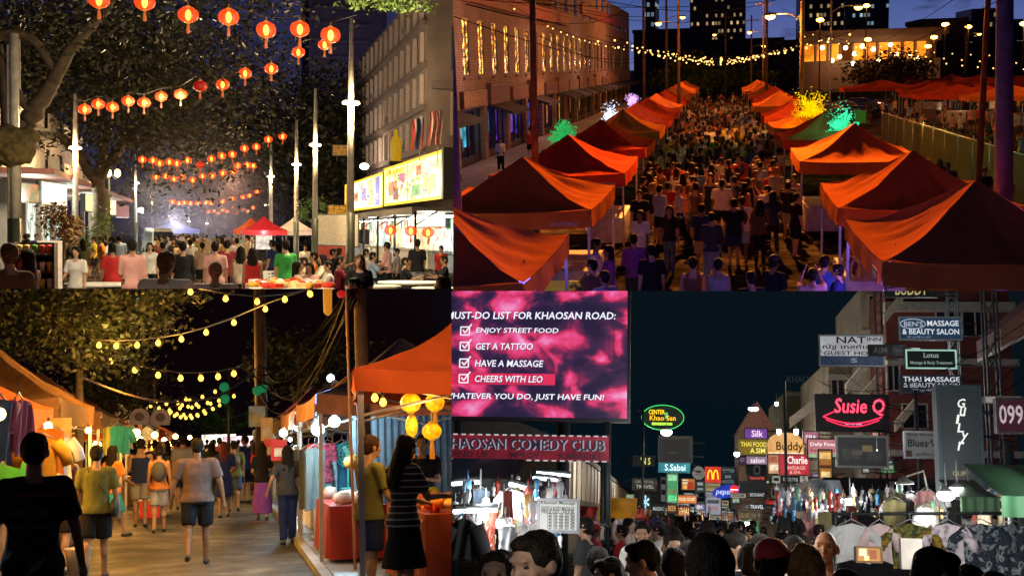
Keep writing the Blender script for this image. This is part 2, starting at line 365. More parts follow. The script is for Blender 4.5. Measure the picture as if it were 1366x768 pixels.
 if hair == 'long':
  for q in (-1, 1): G['hair'].append(hd(cone((.07*q, -.015, 1.64), .035, (.088*q, -.02, 1.42), .03)))
  G['hair'].append(hd(loft([(0, -.075, 1.20, .075, .02), (0, -.085, 1.30, .11, .035), (0, -.07, 1.42, .105, .045), (0, -.05, 1.55, .09, .06), (0, -.02, 1.66, .08, .07)])))
 if hair == 'pony': G['hair'] += [hd(ell((0, -.010, 1.645), (.088, .103, .102), 14, 10)), hd(cone((0, -.11, 1.66), .03, (0, -.14, 1.42), .018))]
 if hair == 'cap':
  G['bag'].append(hd(ell((0, -.002, 1.675), (.096, .112, .085), 16, 10))); G['bag'].append(hd(ell((0, .12, 1.665), (.07, .075, .012), 12, 6)))
 if bag == 'pack': G['bag'].append(tr(ell((0, -.19, 1.22), (.15, .10, .21), 12, 8)))
 if bag == 'side':
  G['bag'].append(tr(ell((.23*sx, -.02, .93), (.06, .15, .13), 12, 8)))
  G['bag'].append(tr(cone((-.1*sx, -.09, 1.42), .013, (.2*sx, -.14, 1.02), .013, 6))); G['bag'].append(tr(cone((-.12*sx, .0, 1.45), .013, (-.1*sx, -.09, 1.42), .013, 6)))
 return G
def remesh(geos, vox, smooth=2):
 me = bpy.data.meshes.new('r'); V = []; Fc = []
 for vs, fs in geos:
  o = len(V); V += vs; Fc += [tuple(i+o for i in f) for f in fs]
 me.from_pydata(V, [], Fc); me.update()
 bm = bmesh.new(); bm.from_mesh(me); bmesh.ops.recalc_face_normals(bm, faces=bm.faces); bm.to_mesh(me); bm.free()
 o = bpy.data.objects.new('r', me); TMP.collection.objects.link(o)
 m = o.modifiers.new('r', 'REMESH'); m.mode = 'VOXEL'; m.voxel_size = vox
 if smooth: s2 = o.modifiers.new('s', 'SMOOTH'); s2.iterations = smooth; s2.factor = .5
 r = evald(o)
 bpy.data.objects.remove(o); bpy.data.meshes.remove(me)
 r.polygons.foreach_set('use_smooth', [True]*len(r.polygons)); return r
skin_m = mat('skin', rough=.55, spec=.28, attr='c_skin', var=.12, nscale=9); shirt_m = mat('shirt_cloth', rough=.9, spec=.1, attr='c_shirt', var=.18, nscale=7, bump=.5, bscale=9)
pants_m = mat('trouser_cloth', rough=.9, spec=.08, attr='c_pants', var=.18, nscale=8, bump=.4, bscale=10); hair_m = mat('hair', rough=.7, attr='c_hair', var=.5, nscale=30, bump=.9, bscale=60, spec=.12)
shoe_m = mat('shoe', (.03, .027, .025), .6); bag_m = mat('bag_cloth', rough=.7, attr='c_bag', var=.2, nscale=8); eye_m = mat('eye', (.015, .01, .01), .3)
REG = ['skin', 'shirt', 'pants', 'hair', 'shoe', 'bag', 'eye']; RM = [skin_m, shirt_m, pants_m, hair_m, shoe_m, bag_m, eye_m]
PROTO = {}
SCULPT = [(.032, .085, 1.628, .026, -.013, 0), (0, .095, 1.622, .014, .007, 0), (0, .11, 1.592, .018, .010, -.003), (.012, .105, 1.586, .010, .004, 0), (0, .095, 1.569, .012, -.003, 0), (0, .10, 1.5535, .016, -.004, 0), (.034, .085, 1.655, .022, .005, -.002), (.048, .075, 1.598, .026, .005, 0), (0, .09, 1.525, .022, .006, 0)]
def ruffle(me, fn):
 n = len(me.vertices); co = [0.0]*(3*n); me.vertices.foreach_get('co', co); nr = [0.0]*(3*n); me.vertices.foreach_get('normal', nr)
 for i in range(n):
  k = fn(Vector(co[3*i:3*i+3]))
  for q in (0, 1, 2): co[3*i+q] += nr[3*i+q]*k
 me.vertices.foreach_set('co', co); me.update()
def proto_joined(key, vox=.024, **kw):
 """small figure: one continuous mesh whose faces take the garment they lie on"""
 G = human(**kw); geos = []; own = []
 for i, rg in enumerate(REG):
  for g in G[rg]: geos.append(g); own.append(i)
 me = remesh(geos, vox, 1)
 P = []; tags = []
 for g, ow in zip(geos, own):
  V = g[0]
  for f in g[1]:
   if len(f) != 4: continue
   a, b, c, d = (Vector(V[i]) for i in f); st = max((b-a).length, (c-b).length, (d-a).length); k = max(1, min(6, int(st/.02)))
   for i in range(k):
    u = (i+.5)/k
    for j in range(k): P.append(a.lerp(b, u).lerp(d.lerp(c, u), (j+.5)/k)); tags.append(ow)
 kd = kdtree.KDTree(len(P))
 for i, v in enumerate(P): kd.insert(v, i)
 kd.balance()
 for m in RM: me.materials.append(m)
 pri = {1: 0, 2: 0}
 for p in me.polygons:
  c = p.center; best = 9; bo = 0
  for co, idx, d in kd.find_n(c, 3):
   dd = d - (.006 if tags[idx] else 0)
   if dd < best: best = dd; bo = tags[idx]
  p.material_index = bo
 PROTO[key] = me; return me
NAMES = {'shirt': 'shirt', 'pants': 'trousers', 'hair': 'hair', 'shoe': 'shoes', 'bag': 'bag', 'eye': 'eyes'}
def proto_split(key, vox=.012, names=None, **kw):
 """near figure: continuous body with clothing and hair as children"""
 G = human(**kw); D = {}
 for i, rg in enumerate(REG):
  if not G[rg]: continue
  v = vox if rg in ('skin', 'hair') else vox * 1.25
  if rg == 'skin' and kw.get('face'): v = .0075
  if rg == 'eye': v = .004
  me = remesh(G[rg], v, 1 if rg in ('skin', 'eye') else 3); me.materials.append(RM[i]); D[rg] = me
  if rg == 'hair': ruffle(me, lambda c_: mnoise.noise(Vector((c_.x*34, c_.y*34, c_.z*9)))*.007 + mnoise.noise(Vector((c_.x*14, c_.y*14, c_.z*12)))*.010)
  if rg in ('shirt', 'pants'): ruffle(me, lambda c_: mnoise.noise(Vector((c_.x*9, c_.y*9, c_.z*6)))*.009 + mnoise.noise(Vector((c_.x*22+5, c_.y*22, c_.z*16)))*.004)
  if rg == 'skin' and kw.get('face'):
   Hi = G['_HR'][0].inverted(); HM = G['_HR'][0]
   for v_ in me.vertices:
    c_ = Hi @ v_.co
    if c_.z < 1.48 or c_.y < .03: continue
    d_ = Vector((0, 0, 0))
    for (bx_, by_, bz_, br, dy, dz_) in SCULPT:
     q_ = (Vector((abs(c_.x), c_.y, c_.z)) - Vector((bx_, by_, bz_))).length / br
     if q_ < 1: w_ = (1-q_*q_)**2; d_ += Vector((0, dy*w_, dz_*w_))
    v_.co = HM @ (c_ + d_)
 PROTO[key] = D; return D
def setc(o, shirt=(.2, .2, .2), pants=(.03, .03, .04), hair=(.012, .009, .007), skin=(.42, .24, .15), bag=(.03, .03, .03)):
 for k, v in (('c_shirt', shirt), ('c_pants', pants), ('c_hair', hair), ('c_skin', skin), ('c_bag', bag)):
  o[k] = tuple(float(x) for x in v)
def person(key, loc, rz, label, group=None, sc=1., cols=None, names=None):
 P = PROTO[key]; cols = cols or {}
 if isinstance(P, dict):
  o = solo('person', P['skin'], None, label, 'person', loc, rz, group, sc); setc(o, **cols)
  for rg in REG[1:]:
   if rg in P:
    c = part((names or {}).get(rg, NAMES[rg]), P[rg], None, o); setc(c, **cols)
 else: o = solo('person', P, None, label, 'person', loc, rz, group, sc); setc(o, **cols)
 return o
def make_protos():
 J = proto_joined
 J('stand', legL=(3, 3), legR=(-3, 2)); J('walk', legL=(24, 8), legR=(-18, 22), armL=(-18, 8, 12, 0), armR=(22, 8, 18, 0), lean=3)
 J('walk2', legL=(-14, 18), legR=(20, 6), armL=(20, 8, 40, 10), armR=(-15, 10, 15, 0), bottom='trousers', lean=2)
 J('trous', legL=(2, 0), legR=(-4, 4), bottom='trousers', top='long', armL=(10, 8, 70, 20), armR=(0, 8, 8, 0))
 J('phone', bottom='shorts', armL=(95, 5, 60, 25), armR=(95, 5, 60, 25), legL=(0, 0), legR=(0, 0))
 J('fem', fem=True, hair='long', bottom='tights', legL=(8, 4), legR=(-6, 8), armR=(15, 10, 60, 20))
 J('femdress', fem=True, hair='long', bottom='skirt', top='tank', legL=(5, 0), legR=(-5, 3))
 J('femshorts', fem=True, hair='bun', bottom='shorts', top='tank', legL=(-10, 12), legR=(16, 5), armL=(15, 8, 20, 0))
 J('longskirt', fem=True, hair='long', bottom='longskirt', top='tee', armL=(10, 8, 60, 20))
 J('pack', bottom='shorts', bag='pack', legL=(16, 6), legR=(-12, 16), armL=(-10, 8, 50, 15)); J('capman', hair='cap', bottom='shorts', armL=(20, 8, 70, 25))
 J('stout', girth=1.22, bottom='shorts', legL=(12, 5), legR=(-10, 14)); J('sit', legL=(82, 82), legR=(88, 84), armL=(35, 10, 60, 25), armR=(40, 10, 70, 25), bottom='trousers')
 J('sitfem', fem=True, hair='long', legL=(82, 82), legR=(88, 84), armL=(35, 10, 60, 25), armR=(40, 10, 70, 25), bottom='tights')
make_protos()
for _k, _kw in (('far_man', dict(legL=(10, 4), legR=(-8, 12))), ('far_woman', dict(fem=True, hair='long', bottom='skirt', top='tee')), ('far_trousers', dict(bottom='trousers', top='long', armL=(20, 8, 60, 20)))): proto_joined(_k, .05, **_kw)
SKN = [(.40, .23, .14), (.30, .16, .09), (.50, .31, .2), (.2, .10, .06), (.45, .27, .17)]
CN = {'white': (.72, .70, .66), 'cream': (.65, .56, .42), 'pale pink': (.60, .33, .30), 'red': (.45, .03, .03), 'maroon': (.16, .02, .03), 'black': (.015, .015, .018), 'charcoal': (.05, .05, .055),
 'grey': (.24, .24, .25), 'navy': (.02, .03, .09), 'blue': (.06, .13, .38), 'pale blue': (.30, .42, .60), 'green': (.05, .32, .07), 'olive': (.13, .13, .04), 'yellow': (.60, .45, .06), 'orange': (.60, .20, .04),
 'purple': (.20, .06, .30), 'brown': (.14, .07, .04), 'tan': (.42, .30, .18), 'denim': (.06, .09, .17), 'teal': (.03, .25, .26), 'taupe': (.13, .085, .075)}
FAR = {}
def far_person(st_key, key, loc, rz, sc, cols):
 FAR.setdefault(st_key, []).append((key, Matrix.Translation(loc) @ Matrix.Rotation(rz, 4, 'Z') @ Matrix.Scale(sc, 4), cols))
def flush_far(st_key, name, label):
 mb = MB(); slots = []; idx = {}
 def slot(kind, col):
  k = (kind, tuple(round(x, 3) for x in col))
  if k not in idx: idx[k] = len(slots); slots.append(mat('far_%s_%d' % (kind, len(MATS)), col, .85, var=.15, nscale=5))
  return idx[k]
 for key, M, c in FAR.get(st_key, []):
  me = PROTO[key]; mp = [slot('skin', c.get('skin', (.42, .24, .15))), slot('cloth', c.get('shirt', (.2,)*3)), slot('cloth', c.get('pants', (.03, .03, .04))), slot('hair', c.get('hair', (.012, .009, .007))), slot('shoe', (.03, .027, .025)), slot('cloth', c.get('bag', (.03,)*3)), slot('hair', (.012, .009, .007))]
  o = len(mb.v); mb.v += [tuple(M @ v.co) for v in me.vertices]
  for p in me.polygons: mb.f.append(tuple(i+o for i in p.vertices)); mb.m.append(mp[p.material_index]); mb.sm.append(True)
 if mb.v: ob = struct(name, mb, slots, 'stuff'); ob['label'] = label; ob['category'] = 'crowd'
# ------------------------------------------------------------ foliage
def leaves(mb, c, rad, n, size, rng, m=0, clump=.22, nc=None, droop=0.):
 nc = nc or max(4, n // 60); cs = []
 for _ in range(nc):
  while True:
   p = Vector((rng.uniform(-1, 1), rng.uniform(-1, 1), rng.uniform(-1, 1)))
   if .15 < p.length < 1: break
  cs.append(p)
 for i in range(n):
  q = cs[rng.randrange(nc)]; p = q + Vector((rng.gauss(0, clump), rng.gauss(0, clump), rng.gauss(0, clump)))
  p = Vector((c[0] + p.x*rad[0], c[1] + p.y*rad[1], c[2] + p.z*rad[2]))
  a = Vector((rng.gauss(0, 1), rng.gauss(0, 1), rng.gauss(0, .7) - droop)).normalized(); b = a.cross(Vector((rng.gauss(0, 1), rng.gauss(0, 1), rng.gauss(0, 1)))).normalized()
  s = size * rng.uniform(.6, 1.3); o = len(mb.v)
  mb.v += [tuple(p), tuple(p + a*s*.5 + b*s*.24), tuple(p + a*s), tuple(p + a*s*.5 - b*s*.24)]; mb.f.append((o, o+1, o+2, o+3)); mb.m.append(m); mb.sm.append(False)
leaf_dark = mat('leaf_dark', (.034, .034, .012), .6, var=.5, nscale=1.2); leaf_green = mat('leaf_green', (.09, .14, .025), .55, var=.4, nscale=1.5)
bark = mat('bark', (.10, .07, .045), .9, var=.4, nscale=5, bump=.8, bscale=14)
def limb(mb, pts, r0, r1, rng, n=8, seg=5, wob=.06):
 out = []; rr = []
 pts = [Vector(p) for p in pts]; k = len(pts)-1
 for i in range(k*seg+1):
  t = i/seg; j = min(int(t), k-1); f = t-j; p0 = pts[max(j-1, 0)]; p1 = pts[j]; p2 = pts[j+1]; p3 = pts[min(j+2, k)]
  p = .5*((2*p1)+(-p0+p2)*f+(2*p0-5*p1+4*p2-p3)*f*f+(-p0+3*p1-3*p2+p3)*f**3)
  u = i/(k*seg); r = r0+(r1-r0)*u; out.append(p + Vector([rng.gauss(0, wob)*r*2 for _ in range(3)])); rr.append(r)
 mb.tube(out, rr, n)
def sag(a, b, s, n=12):
 a = Vector(a); b = Vector(b); return [a.lerp(b, i/n) - Vector((0, 0, s*4*(i/n)*(1-i/n))) for i in range(n+1)]
# ============================================================ top right: dusk street market between two rows of orange tents
S[0] = Q2; rng = random.Random(7)
ORD = ['nearest', 'second', 'third', 'fourth', 'fifth', 'sixth', 'seventh', 'eighth', 'ninth', 'tenth', 'eleventh', 'twelfth', 'thirteenth', 'fourteenth']
asphalt = mat('asphalt', (.075, .065, .055), .97, spec=0., var=.45, nscale=.6, bump=.6, bscale=30); patchy(asphalt)
concrete = mat('concrete', (.28, .25, .22), .85, var=.3, nscale=1.2, bump=.4, bscale=12)
metal_dark = mat('metal_dark', (.04, .04, .045), .45, .6); metal_grey = mat('metal_grey', (.35, .35, .36), .4, .5); wood_pole = mat('wood_pole', (.14, .085, .05), .85, var=.4, nscale=4, bump=.8, bscale=20)
def brick_mat(name, c1, c2, mortar, ax='Y', scale=1., roff=0.):
 m = mat(name, c1, .85); nt = m.node_tree; N = nt.nodes; L = nt.links; b = N['Principled BSDF']
 tc = N.new('ShaderNodeTexCoord'); sp = N.new('ShaderNodeSeparateXYZ'); cb = N.new('ShaderNodeCombineXYZ'); L.new(tc.outputs['Object'], sp.inputs[0])
 L.new(sp.outputs[ax], cb.inputs[0]); L.new(sp.outputs['Z'], cb.inputs[1]); br = N.new('ShaderNodeTexBrick'); L.new(cb.outputs[0], br.inputs['Vector'])
 br.inputs['Scale'].default_value = scale; br.inputs['Brick Width'].default_value = .42; br.inputs['Row Height'].default_value = .13; br.inputs['Mortar Size'].default_value = .016
 br.inputs['Color1'].default_value = (*c1, 1); br.inputs['Color2'].default_value = (*c2, 1); br.inputs['Mortar'].default_value = (*mortar, 1)
 nz = N.new('ShaderNodeTexNoise'); nz.inputs['Scale'].default_value = .5; nz.inputs['Detail'].default_value = 5; L.new(tc.outputs['Object'], nz.inputs[0])
 mr = N.new('ShaderNodeMapRange'); mr.inputs['To Min'].default_value = .45; mr.inputs['To Max'].default_value = 1.3; L.new(nz.outputs[0], mr.inputs[0])
 sc = N.new('ShaderNodeVectorMath'); sc.operation = 'SCALE'; L.new(br.outputs['Color'], sc.inputs[0]); L.new(mr.outputs[0], sc.inputs['Scale'])
 for l in list(b.inputs['Base Color'].links): L.remove(l)
 L.new(sc.outputs[0], b.inputs['Base Color']); bp = N.new('ShaderNodeBump'); bp.inputs['Strength'].default_value = .8; bp.inputs['Distance'].default_value = .03; bp.invert = True
 L.new(br.outputs['Fac'], bp.inputs['Height']); L.new(bp.outputs[0], b.inputs['Normal']); return m
def windows_mat(name, wall, lit, dens, ax='X', fw=1.6, fh=3.2, es=2., rough=.35):
 """a far tower: dark glazing in storeys, some rooms lit"""
 m = mat(name, wall, rough, var=.2, nscale=.2); nt = m.node_tree; N = nt.nodes; L = nt.links; b = N['Principled BSDF']
 tc = N.new('ShaderNodeTexCoord'); sp = N.new('ShaderNodeSeparateXYZ'); L.new(tc.outputs['Object'], sp.inputs[0])
 def m2(op, a, bb=None):
  n = N.new('ShaderNodeMath'); n.operation = op
  for i, q in enumerate((a, bb)):
   if q is None: continue
   if isinstance(q, (int, float)): n.inputs[i].default_value = q
   else: L.new(q, n.inputs[i])
  return n.outputs[0]
 u = m2('DIVIDE', sp.outputs[ax], fw); v = m2('DIVIDE', sp.outputs['Z'], fh)
 cb = N.new('ShaderNodeCombineXYZ'); L.new(m2('FLOOR', u), cb.inputs[0]); L.new(m2('FLOOR', v), cb.inputs[1]); wn = N.new('ShaderNodeTexWhiteNoise'); wn.noise_dimensions = '2D'; L.new(cb.outputs[0], wn.inputs['Vector'])
 row = N.new('ShaderNodeTexWhiteNoise'); row.noise_dimensions = '1D'; L.new(m2('FLOOR', v), row.inputs['W'])
 th = m2('MULTIPLY', m2('GREATER_THAN', row.outputs['Value'], .8), .3); th = m2('ADD', th, dens)
 on = m2('LESS_THAN', wn.outputs['Value'], th)
 fu = m2('FRACT', u); fv = m2('FRACT', v)
 inside = m2('MULTIPLY', m2('MULTIPLY', m2('GREATER_THAN', fu, .18), m2('LESS_THAN', fu, .86)), m2('MULTIPLY', m2('GREATER_THAN', fv, .3), m2('LESS_THAN', fv, .72)))
 e = m2('MULTIPLY', on, inside); e = m2('MULTIPLY', e, m2('ADD', wn.outputs['Value'], .15)); e = m2('MULTIPLY', e, es / max(dens, .05))
 b.inputs['Emission Color'].default_value = (*lit, 1); L.new(e, b.inputs['Emission Strength'])
 return m
# ground and kerbs
g = MB(); g.add([(-13, -2, 0), (9.6, -2, 0), (9.6, 260, 0), (-13, 260, 0)], [(0, 1, 2, 3)]); struct('street', g, asphalt)
g = MB(); g.add([(-400, -2, -.12), (700, -2, -.12), (700, 1500, -.12), (-400, 1500, -.12)], [(0, 1, 2, 3)]); struct('ground', g, mat('dark_ground', (.05, .045, .04), .9, var=.4, nscale=.1))
g = MB(); g.bx(-13, -7.4, 10, 200, .0, .13); struct('pavement', g, concrete)
g = MB(); g.bx(9.61, 60, 60, 200, -.1, -.02); struct('car_park', g, asphalt)
# --- tents
fab_or = mat('orange_canvas', (.66, .19, .045), .95, spec=0., var=.15, nscale=2.5, bump=.5, bscale=4)
fab_red = mat('red_canvas', (.56, .075, .03), .95, spec=0., var=.15, nscale=2.5, bump=.5, bscale=4)
def tent_parts(w, l, ze, zp, vh, seed, sagf=.28):
 r = random.Random(seed); can = MB(); val = MB()
 C = [(-w, -l, ze), (w, -l, ze), (w, l, ze), (-w, l, ze)]; top = Vector((0, 0, zp))
 fold = [(r.uniform(.1, .9), r.uniform(.05, .09), r.uniform(-1, 1)) for _ in range(5)]
 for k in range(4):
  a = Vector(C[k]); b = Vector(C[(k+1) % 4])
  def fn(u, v, a=a, b=b, k=k):
   e = a.lerp(b, u); p = e.lerp(top, v)
   ridge = abs(2*u-1)**3                                # corners are held up by the frame, the panel hangs between
   s = sagf * math.sin(math.pi * v**.8) * (1 - .45*ridge) + .06*(1-v)*(1-ridge)
   wr = sum(.022*q*math.exp(-((u-c)/wd)**2) for c, wd, q in fold) * math.sin(math.pi*v)
   wr += (.016*math.sin(23*u + 9*v + k)*(.4+ridge) + .05*mnoise.noise(Vector((u*7+seed, v*2.2, k))) + .02*mnoise.noise(Vector((u*19+seed, v*5, k))))*math.sin(math.pi*min(1, v*1.15))
   return p + Vector((0, 0, -s + wr))
  can.grid(fn, 26, 16)
  n = (b-a).cross(Vector((0, 0, 1))).normalized()
  def fv(u, v, a=a, b=b, n=n): p = a.lerp(b, u); return p + n*(.012 + .02*math.sin(17*u+k)*v) + Vector((0, 0, -.06*(1-abs(2*u-1)**3) - v*vh))
  val.grid(fv, 20, 3)
 return can, val
def tent_frame(root, w, l, ze, mats=None):
 for sx in (-1, 1):
  for sy in (-1, 1):
   m = MB(); m.box((sx*(w-.05), sy*(l-.05), (ze-.08)/2), (.05, .05, ze-.1)); m.box((sx*(w-.05), sy*(l-.05), .012), (.12, .12, .02)); part('leg', m, mats or metal_grey, root)
 m = MB()
 for sx in (-1, 1):
  m.tube([(sx*(w-.06), -l+.06, ze-.12), (sx*(w-.06), 0, ze-.42), (sx*(w-.06), l-.06, ze-.12)], .014, 5); m.tube([(sx*(w-.06), -l+.06, ze-.42), (sx*(w-.06), 0, ze-.12), (sx*(w-.06), l-.06, ze-.42)], .014, 5)
 for sy in (-1, 1):
  m.tube([(-w+.06, sy*(l-.06), ze-.12), (0, sy*(l-.06), ze-.42), (w-.06, sy*(l-.06), ze-.12)], .014, 5); m.tube([(-w+.06, sy*(l-.06), ze-.42), (0, sy*(l-.06), ze-.12), (w-.06, sy*(l-.06), ze-.42)], .014, 5)
 part('truss', m, mats or metal_grey, root)
white_print = mat('white_print', (.7, .68, .62), .6)
def tent(x, y, w, l, ze, zp, m, label, seed, vh=.36, brand=None, group=None, side=0):
 t = thing('canopy_tent', label, 'tent', (x, y, 0), R(rng.uniform(-1, 1)) if seed else 0, group or 'orange market tents lining the street')
 c, v = tent_parts(w, l, ze, zp, vh, seed); part('canopy', c, m, t); v2 = part('valance', v, m, t)
 tent_frame(t, w, l, ze)
 if brand:
  b = MB()
  if brand == 'front': letters(b, 'CRAFTSMAN', w-.85, w-.25, ze-.33, ze-.25, -l-.06)
  if brand == 'left': b.box((-w-.05, -l+.45, ze-.25), (.01, .55, .16), 1); letters(b, 'CRAFTSMAN', -.22, .22, -.05, .04, 0, 0, T=Matrix.Translation((-w-.062, -l+.45, ze-.25)) @ Matrix.Rotation(R(-90), 4, 'Z'))
  if brand == 'right': letters(b, 'CRAFTSMAN', -.22, .22, -.05, .04, 0, 0, T=Matrix.Translation((w+.055, -l+.55, ze-.25)) @ Matrix.Rotation(R(90), 4, 'Z'))
  part('printed_name', b, [white_print, mat('black_patch', (.02, .02, .02), .7)], v2)
 return t
LT = [(-4.5, 18.5, 1.85, 2.45), (-4.45, 27.2, 1.85, 2.6), (-4.5, 36.1, 1.9, 3.0), (-4.45, 46, 1.85, 2.8), (-4.5, 57, 1.85, 2.9), (-4.5, 67, 1.85, 3), (-4.5, 77, 1.85, 3), (-4.5, 88, 1.8, 3), (-4.4, 101, 1.8, 3), (-4.4, 114, 1.8, 3), (-4.4, 128, 1.8, 3), (-4.4, 143, 1.8, 3), (-4.4, 158, 1.8, 3)]
RT = [(4.05, 20.2, 1.75, 2.4), (4.1, 27.0, 1.75, 2.6), (4.15, 39, 1.8, 2.9), (4.15, 49.3, 1.8, 2.8), (4.15, 57.6, 1.8, 2.8), (4.15, 69, 1.8, 2.9), (4.1, 86, 1.8, 3), (4.5, 103, 1.8, 3), (4.4, 116, 1.8, 3), (4.4, 130, 1.8, 3), (4.4, 146, 1.8, 3)]
for side, LS in (('left', LT), ('right', RT)):
 for i, (x, y, w, l) in enumerate(LS):
  red = (side == 'left' and i in (2, 3, 5, 6, 8)) or (side == 'right' and i in (3, 5, 7))
  lab = '%s %s tent of the %s row along the dusk street' % (ORD[i], 'red' if red else 'orange', side)
  if i == 0: lab = '%s tent cut by the picture edge at the near end of the %s row' % ('orange', side)
  tent(x, y, w, l, 2.12, 3.05, fab_red if red else fab_or, lab, 11*i + (5 if side == 'left' else 3), brand={('left', 1): 'front', ('left', 2): 'front', ('left', 0): 'right', ('right', 0): 'left', ('left', 3): 'front'}.get((side, i)))
# --- stalls under the tents
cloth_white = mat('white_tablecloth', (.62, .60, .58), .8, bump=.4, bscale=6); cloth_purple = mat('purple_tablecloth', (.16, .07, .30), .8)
def drape(mb, x0, x1, y0, y1, z0, z1, m=0, amp=.02, fr=9.):
 mb.bx(x0+.01, x1-.01, y0+.01, y1-.01, z1-.03, z1, m)
 P = [(x0, y0), (x1, y0), (x1, y1), (x0, y1)]; tot = 0
 for k in range(4):
  a = Vector((*P[k], 0)); b = Vector((*P[(k+1) % 4], 0)); L_ = (b-a).length; n = (b-a).normalized().cross(Vector((0, 0, 1)))
  mb.grid(lambda u, v: a.lerp(b, u) + n*(amp*(.3+v)*math.sin(u*L_*fr*2) + .01*v) + Vector((0, 0, z1 - v*(z1-z0))), max(6, int(L_*14)), 4, m)
def stall_table(x, y, w, l, mcol, label, goods=(), seed=0, h=.76, glow_=None, group='cloth covered stall tables', n=(3, 6)):
 t = thing('stall_table', label, 'table', (x, y, 0), 0, group)
 m = MB(); drape(m, -w, w, -l, l, .05, h); part('tablecloth', m, mcol, t)
 m = MB(); m.bx(-w+.06, w-.06, -l+.06, l-.06, h-.07, h-.035); part('table_top', m, wood_pole, t)
 r = random.Random(seed)
 return t
def goods(x, y, z, w, l, nx, ny, mats, label, cat, seed, h=(.06, .2), name='goods_jar', group=None, round_=True):
 r = random.Random(seed); first = {}
 for i in range(nx):
  for j in range(ny):
   k = r.randrange(len(mats)); hh = r.choice((.7, 1., 1.25))
   px, py = x + (i+.5)/nx*2*w - w + r.uniform(-.02, .02), y + (j+.5)/ny*2*l - l + r.uniform(-.02, .02)
   if k in first: dup(first[k], (px, py, z), r.uniform(0, 3), sc=hh)
   else:
    mb = MB()
    if round_: q = h[1]; mb.lathe([(.01, 0), (.045, 0), (.05, .02), (.048, q*.6), (.025, q*.8), (.022, q), (.005, q)], n=9)
    else: mb.box((0, 0, h[1]/2), (.09, .12, h[1]))
    first[k] = solo(name, mb, mats[k], label, cat, (px, py, z), r.uniform(0, 3), group or label, hh)
# near right: white-clothed table and the violet-lit counter under the first tent
stall_table(3.0, 25.2, .55, 1.5, cloth_white, 'white clothed table at the front of the second tent of the right row', seed=3)
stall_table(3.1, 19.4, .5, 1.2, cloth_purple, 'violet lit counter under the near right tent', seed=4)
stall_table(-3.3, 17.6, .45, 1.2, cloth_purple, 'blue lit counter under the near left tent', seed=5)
stall_table(-3.2, 26.5, .5, 1.5, cloth_white, 'pale clothed table under the second tent of the left row', seed=6)
stall_table(-3.2, 35.6, .5, 1.6, cloth_white, 'pale clothed table under the third tent of the left row', seed=7)
stall_table(3.0, 37.6, .5, 1.5, cloth_white, 'pale clothed table under the third tent of the right row', seed=8)
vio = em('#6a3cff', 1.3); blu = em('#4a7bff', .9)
goods(3.1, 19.2, .76, .4, 1.1, 3, 7, [vio, glass_m := mat('bottle_glass', (.25, .2, .45), .15), cm('#b8a8e0')], 'small violet lit jar on the counter under the near right tent', 'jar', 1, group='jars on the violet counter')
goods(-3.3, 17.6, .76, .4, 1.1, 3, 7, [blu, glass_m, cm('#8fb0e8')], 'small blue lit jar on the counter under the near left tent', 'jar', 2, group='jars on the blue counter')
goods(3.0, 25.2, .76, .45, 1.3, 3, 6, [cm('#c9a24a'), cm('#d8d0c0'), cm('#703020')], 'small pot on the white table of the second right tent', 'pot', 3, group='pots on the white table', name='goods_pot')
t = thing('hanging_lamp', 'violet strip lamp glaring under the near right tent', 'lamp', (2.75, 19.6, 1.75)); m = MB(); m.box((0, 0, 0), (.10, .5, .10)); part('tube', m, em('#9a6cff', 14), t); m = MB(); m.box((0, 0, .075), (.14, .56, .04)); m.tube([(0, 0, .1), (0, 0, .35)], .01, 5); part('housing', m, metal_dark, t)
light('POINT', (2.75, 19.6, 1.6), 110, (.32, .15, 1), .15); light('POINT', (2.3, 18.3, 1.5), 40, (.4, .2, 1), .1)
t = thing('hanging_lamp', 'blue strip lamp hung under the near left tent', 'lamp', (-3.0, 18.2, 1.8)); m = MB(); m.box((0, 0, 0), (.10, .5, .08)); part('tube', m, em('#5a5cff', 8), t); m = MB(); m.box((0, 0, .07), (.14, .56, .04)); m.tube([(0, 0, .09), (0, 0, .3)], .01, 5); part('housing', m, metal_dark, t)
light('POINT', (-2.9, 18.0, 1.6), 90, (.2, .16, 1), .15)
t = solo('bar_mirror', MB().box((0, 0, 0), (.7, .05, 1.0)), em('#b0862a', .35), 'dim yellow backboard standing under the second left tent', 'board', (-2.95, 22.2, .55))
# potted plant glimpsed under the near left tent
t = thing('potted_plant', 'dark potted bush between the two near left tents', 'plant', (-2.6, 21.6, 0)); m = MB(); leaves(m, (0, 0, .95), (.4, .4, .45), 260, .13, rng); part('foliage', m, leaf_green, t); m = MB(); m.lathe([(.14, 0), (.2, .42), (.17, .42), (.12, .3)]); part('pot', m, wood_pole, t)
